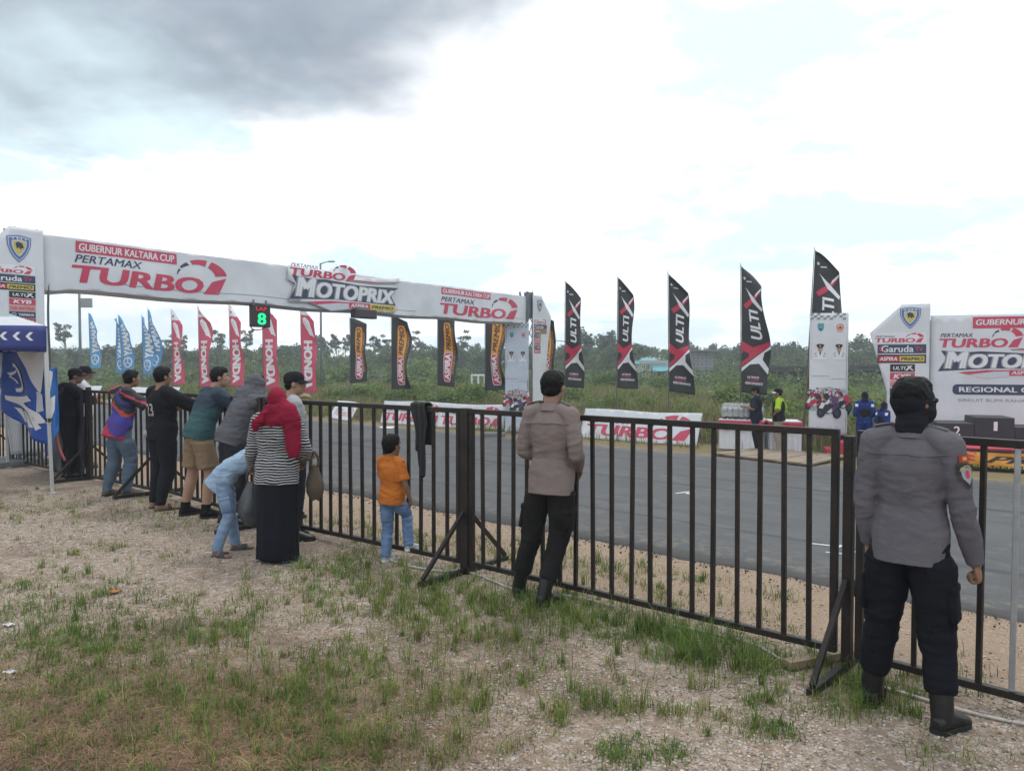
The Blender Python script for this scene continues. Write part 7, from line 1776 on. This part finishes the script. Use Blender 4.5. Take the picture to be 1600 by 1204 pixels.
for x in (-18, -11): m = MB(); m.bar((x * sc1, -2.2, 0), (x * sc1, -2.2, hz(570) - z0), .12); obj('post', m, CREAM, e)
e = empty('tower_house', Q_(1097, Yb + 4)); tag(e, 'grey multi-storey block building with flat overhanging roof beyond the field', 'building'); s2 = (Yb + 4) / 1200; zt_ = zat(549, Yb + 4) - e.location.z
m = MB(); m.box((0, 2, zt_ / 2), (34 * s2, 4, zt_)); obj('wall', m, CONC, e)
for k in range(4): m = MB(); m.box((0, -.03, zt_ * (.22 + .22 * k)), (34.4 * s2, .08, .10)); obj('floor_band', m, GREYST, e)
for k in range(3):
    for i in range(5): m = MB(); m.box(((-13 + 6.5 * i) * s2, -.02, zt_ * (.33 + .22 * k)), (.12, .06, .25)); obj('vent', m, BLK, e)
for x in (-17, -6, 6, 17): m = MB(); m.box((x * s2, -.04, zt_ / 2), (.12, .10, zt_)); obj('column', m, GREYST, e)
m = MB(); m.box((2 * s2, 1.8, zt_ + .12), (44 * s2, 5.2, .18)); obj('roof', m, GREYST, e)
m = MB(); m.box((-4 * s2, -2, .35), (26 * s2, 1.5, .9)); obj('annex', m, CREAM, e)
for px0, px1, py0, py1, lab in ((1186, 1268, 572, 584, 'long dark low shed behind the man in hi-vis vest'), (1322, 1390, 570, 584, 'dark long roofed stand between the lone poster and pointed panel')):
    Yq = 80; e = empty('shed', Q_((px0 + px1) / 2, Yq)); tag(e, lab, 'shed'); w = (px1 - px0) / 1200 * Yq; zt_ = zat(py0, Yq) - e.location.z
    m = MB(); m.box((0, 1.5, zt_ * .45), (w, 3, zt_ * .9)); obj('wall', m, DARKW, e)
    m = MB(); hip(m, -w / 2 - .4, w / 2 + .4, -1.0, 4, zt_ - .55, zt_, .2); obj('roof', m, mat('dark_roof', (.018, .018, .022), .95, spec=.05), e)
    for k in range(7): m = MB(); m.bar((-w / 2 + w * k / 6, -.8, 0), (-w / 2 + w * k / 6, -.8, zt_ - .5), .10); obj('post', m, DARKW, e)
    m = MB(); m.box((0, -.85, zt_ * .40), (w, .06, .10)); obj('rail', m, DARKW, e)
# white frame shelter in the field
a, b_ = Q_(737, 62), Q_(757, 62); e = empty('frame_shelter', a); tag(e, 'small white frame shelter standing in the field', 'shelter'); w = b_.x - a.x; zt_ = zat(586, 62) - a.z
for x in (0, w * .5, w):
    for y in (0, .9): m = MB(); m.bar((x, y, 0), (x, y, zt_), .09); obj('post', m, WHITE, e)
m = MB(); m.box((w / 2, .45, zt_), (w + .1, 1.0, .10)); obj('roof', m, WHITE, e)
# low rails / a pale far wall
for (px0, px1, Yq, py), lab in zip(((545, 630, 75, 584), (900, 1000, 78, 583), (140, 470, 85, 585)), ('low pale wall far across the field behind black and orange flags', 'low grey wall far across the field beside the teal roof house', 'low pale fence far across the field behind blue and crimson flags')):
    a, b_ = Q_(px0, Yq), Q_(px1, Yq + 6); m = MB(); z_ = zat(py, Yq); m.bar(Vector((a.x, a.y, z_ - .25)), Vector((b_.x, b_.y, z_ - .25)), .25, .35); tag(obj('low_wall', m, mat('pale_far_wall', (.22, .24, .22), .8, .15, .5)), lab, 'wall')
def lamp_pole(px, Y, py_top, label, arm):
    b0 = Q_(px, Y); h = zat(py_top, Y) - b0.z; e = empty('floodlight_pole', b0); tag(e, label, 'light pole'); m = MB(); m.tube([(0, 0, -.2), (0, 0, h * .5), (0, 0, h)], [.10, .085, .07], 8); obj('pole', m, GREYST, e, smooth=True)
    if arm == 0:
        m = MB(); m.box((.42, 0, h - .65), (.62, .25, .55)); o = obj('lamp_box', m, GREY, e, bevel=.03); m = MB(); m.bar((0, 0, h - .6), (.2, 0, h - .6), .06); obj('arm', m, GREYST, e)
    else:
        m = MB(); m.tube([(0, 0, h - .1), (-.5 * arm, 0, h + .05), (-1.3 * arm, 0, h + .12)], [.04, .04, .03], 6, sub=3); obj('arm', m, GREYST, e); m = MB(); m.box((-1.45 * arm, 0, h + .12), (.5, .2, .12)); obj('lamp_head', m, GREY, e, bevel=.03)
lamp_pole(126, 46, 456, 'tall dark floodlight pole with lamp box beside the blue flags', 0)
lamp_pole(502, 60, 411, 'floodlight pole whose lamp peeps above the white beam', -.6)
lamp_pole(889, 70, 534, 'distant lamp post with arm beside the middle officer', 1.0)
# ------------------------------------------------------------------ the air
m = MB(); m.box((0, 95, 15), (700, 400, 36)); hz_ob = obj('haze', m, [])
hm2 = bpy.data.materials.new('humid_air'); hm2.use_nodes = True; t_ = hm2.node_tree; t_.nodes.remove(t_.nodes['Principled BSDF']); pv = N(t_, 'ShaderNodeVolumePrincipled', inp={'Density': HAZE, 'Anisotropy': .2}); pv.inputs['Color'].default_value = (.86, .92, 1.0, 1)
t_.links.new(pv.outputs[0], t_.nodes['Material Output'].inputs['Volume']); hz_ob.data.materials.append(hm2); hz_ob['kind'] = 'stuff'; hz_ob['label'] = 'pale humid air over the whole place'
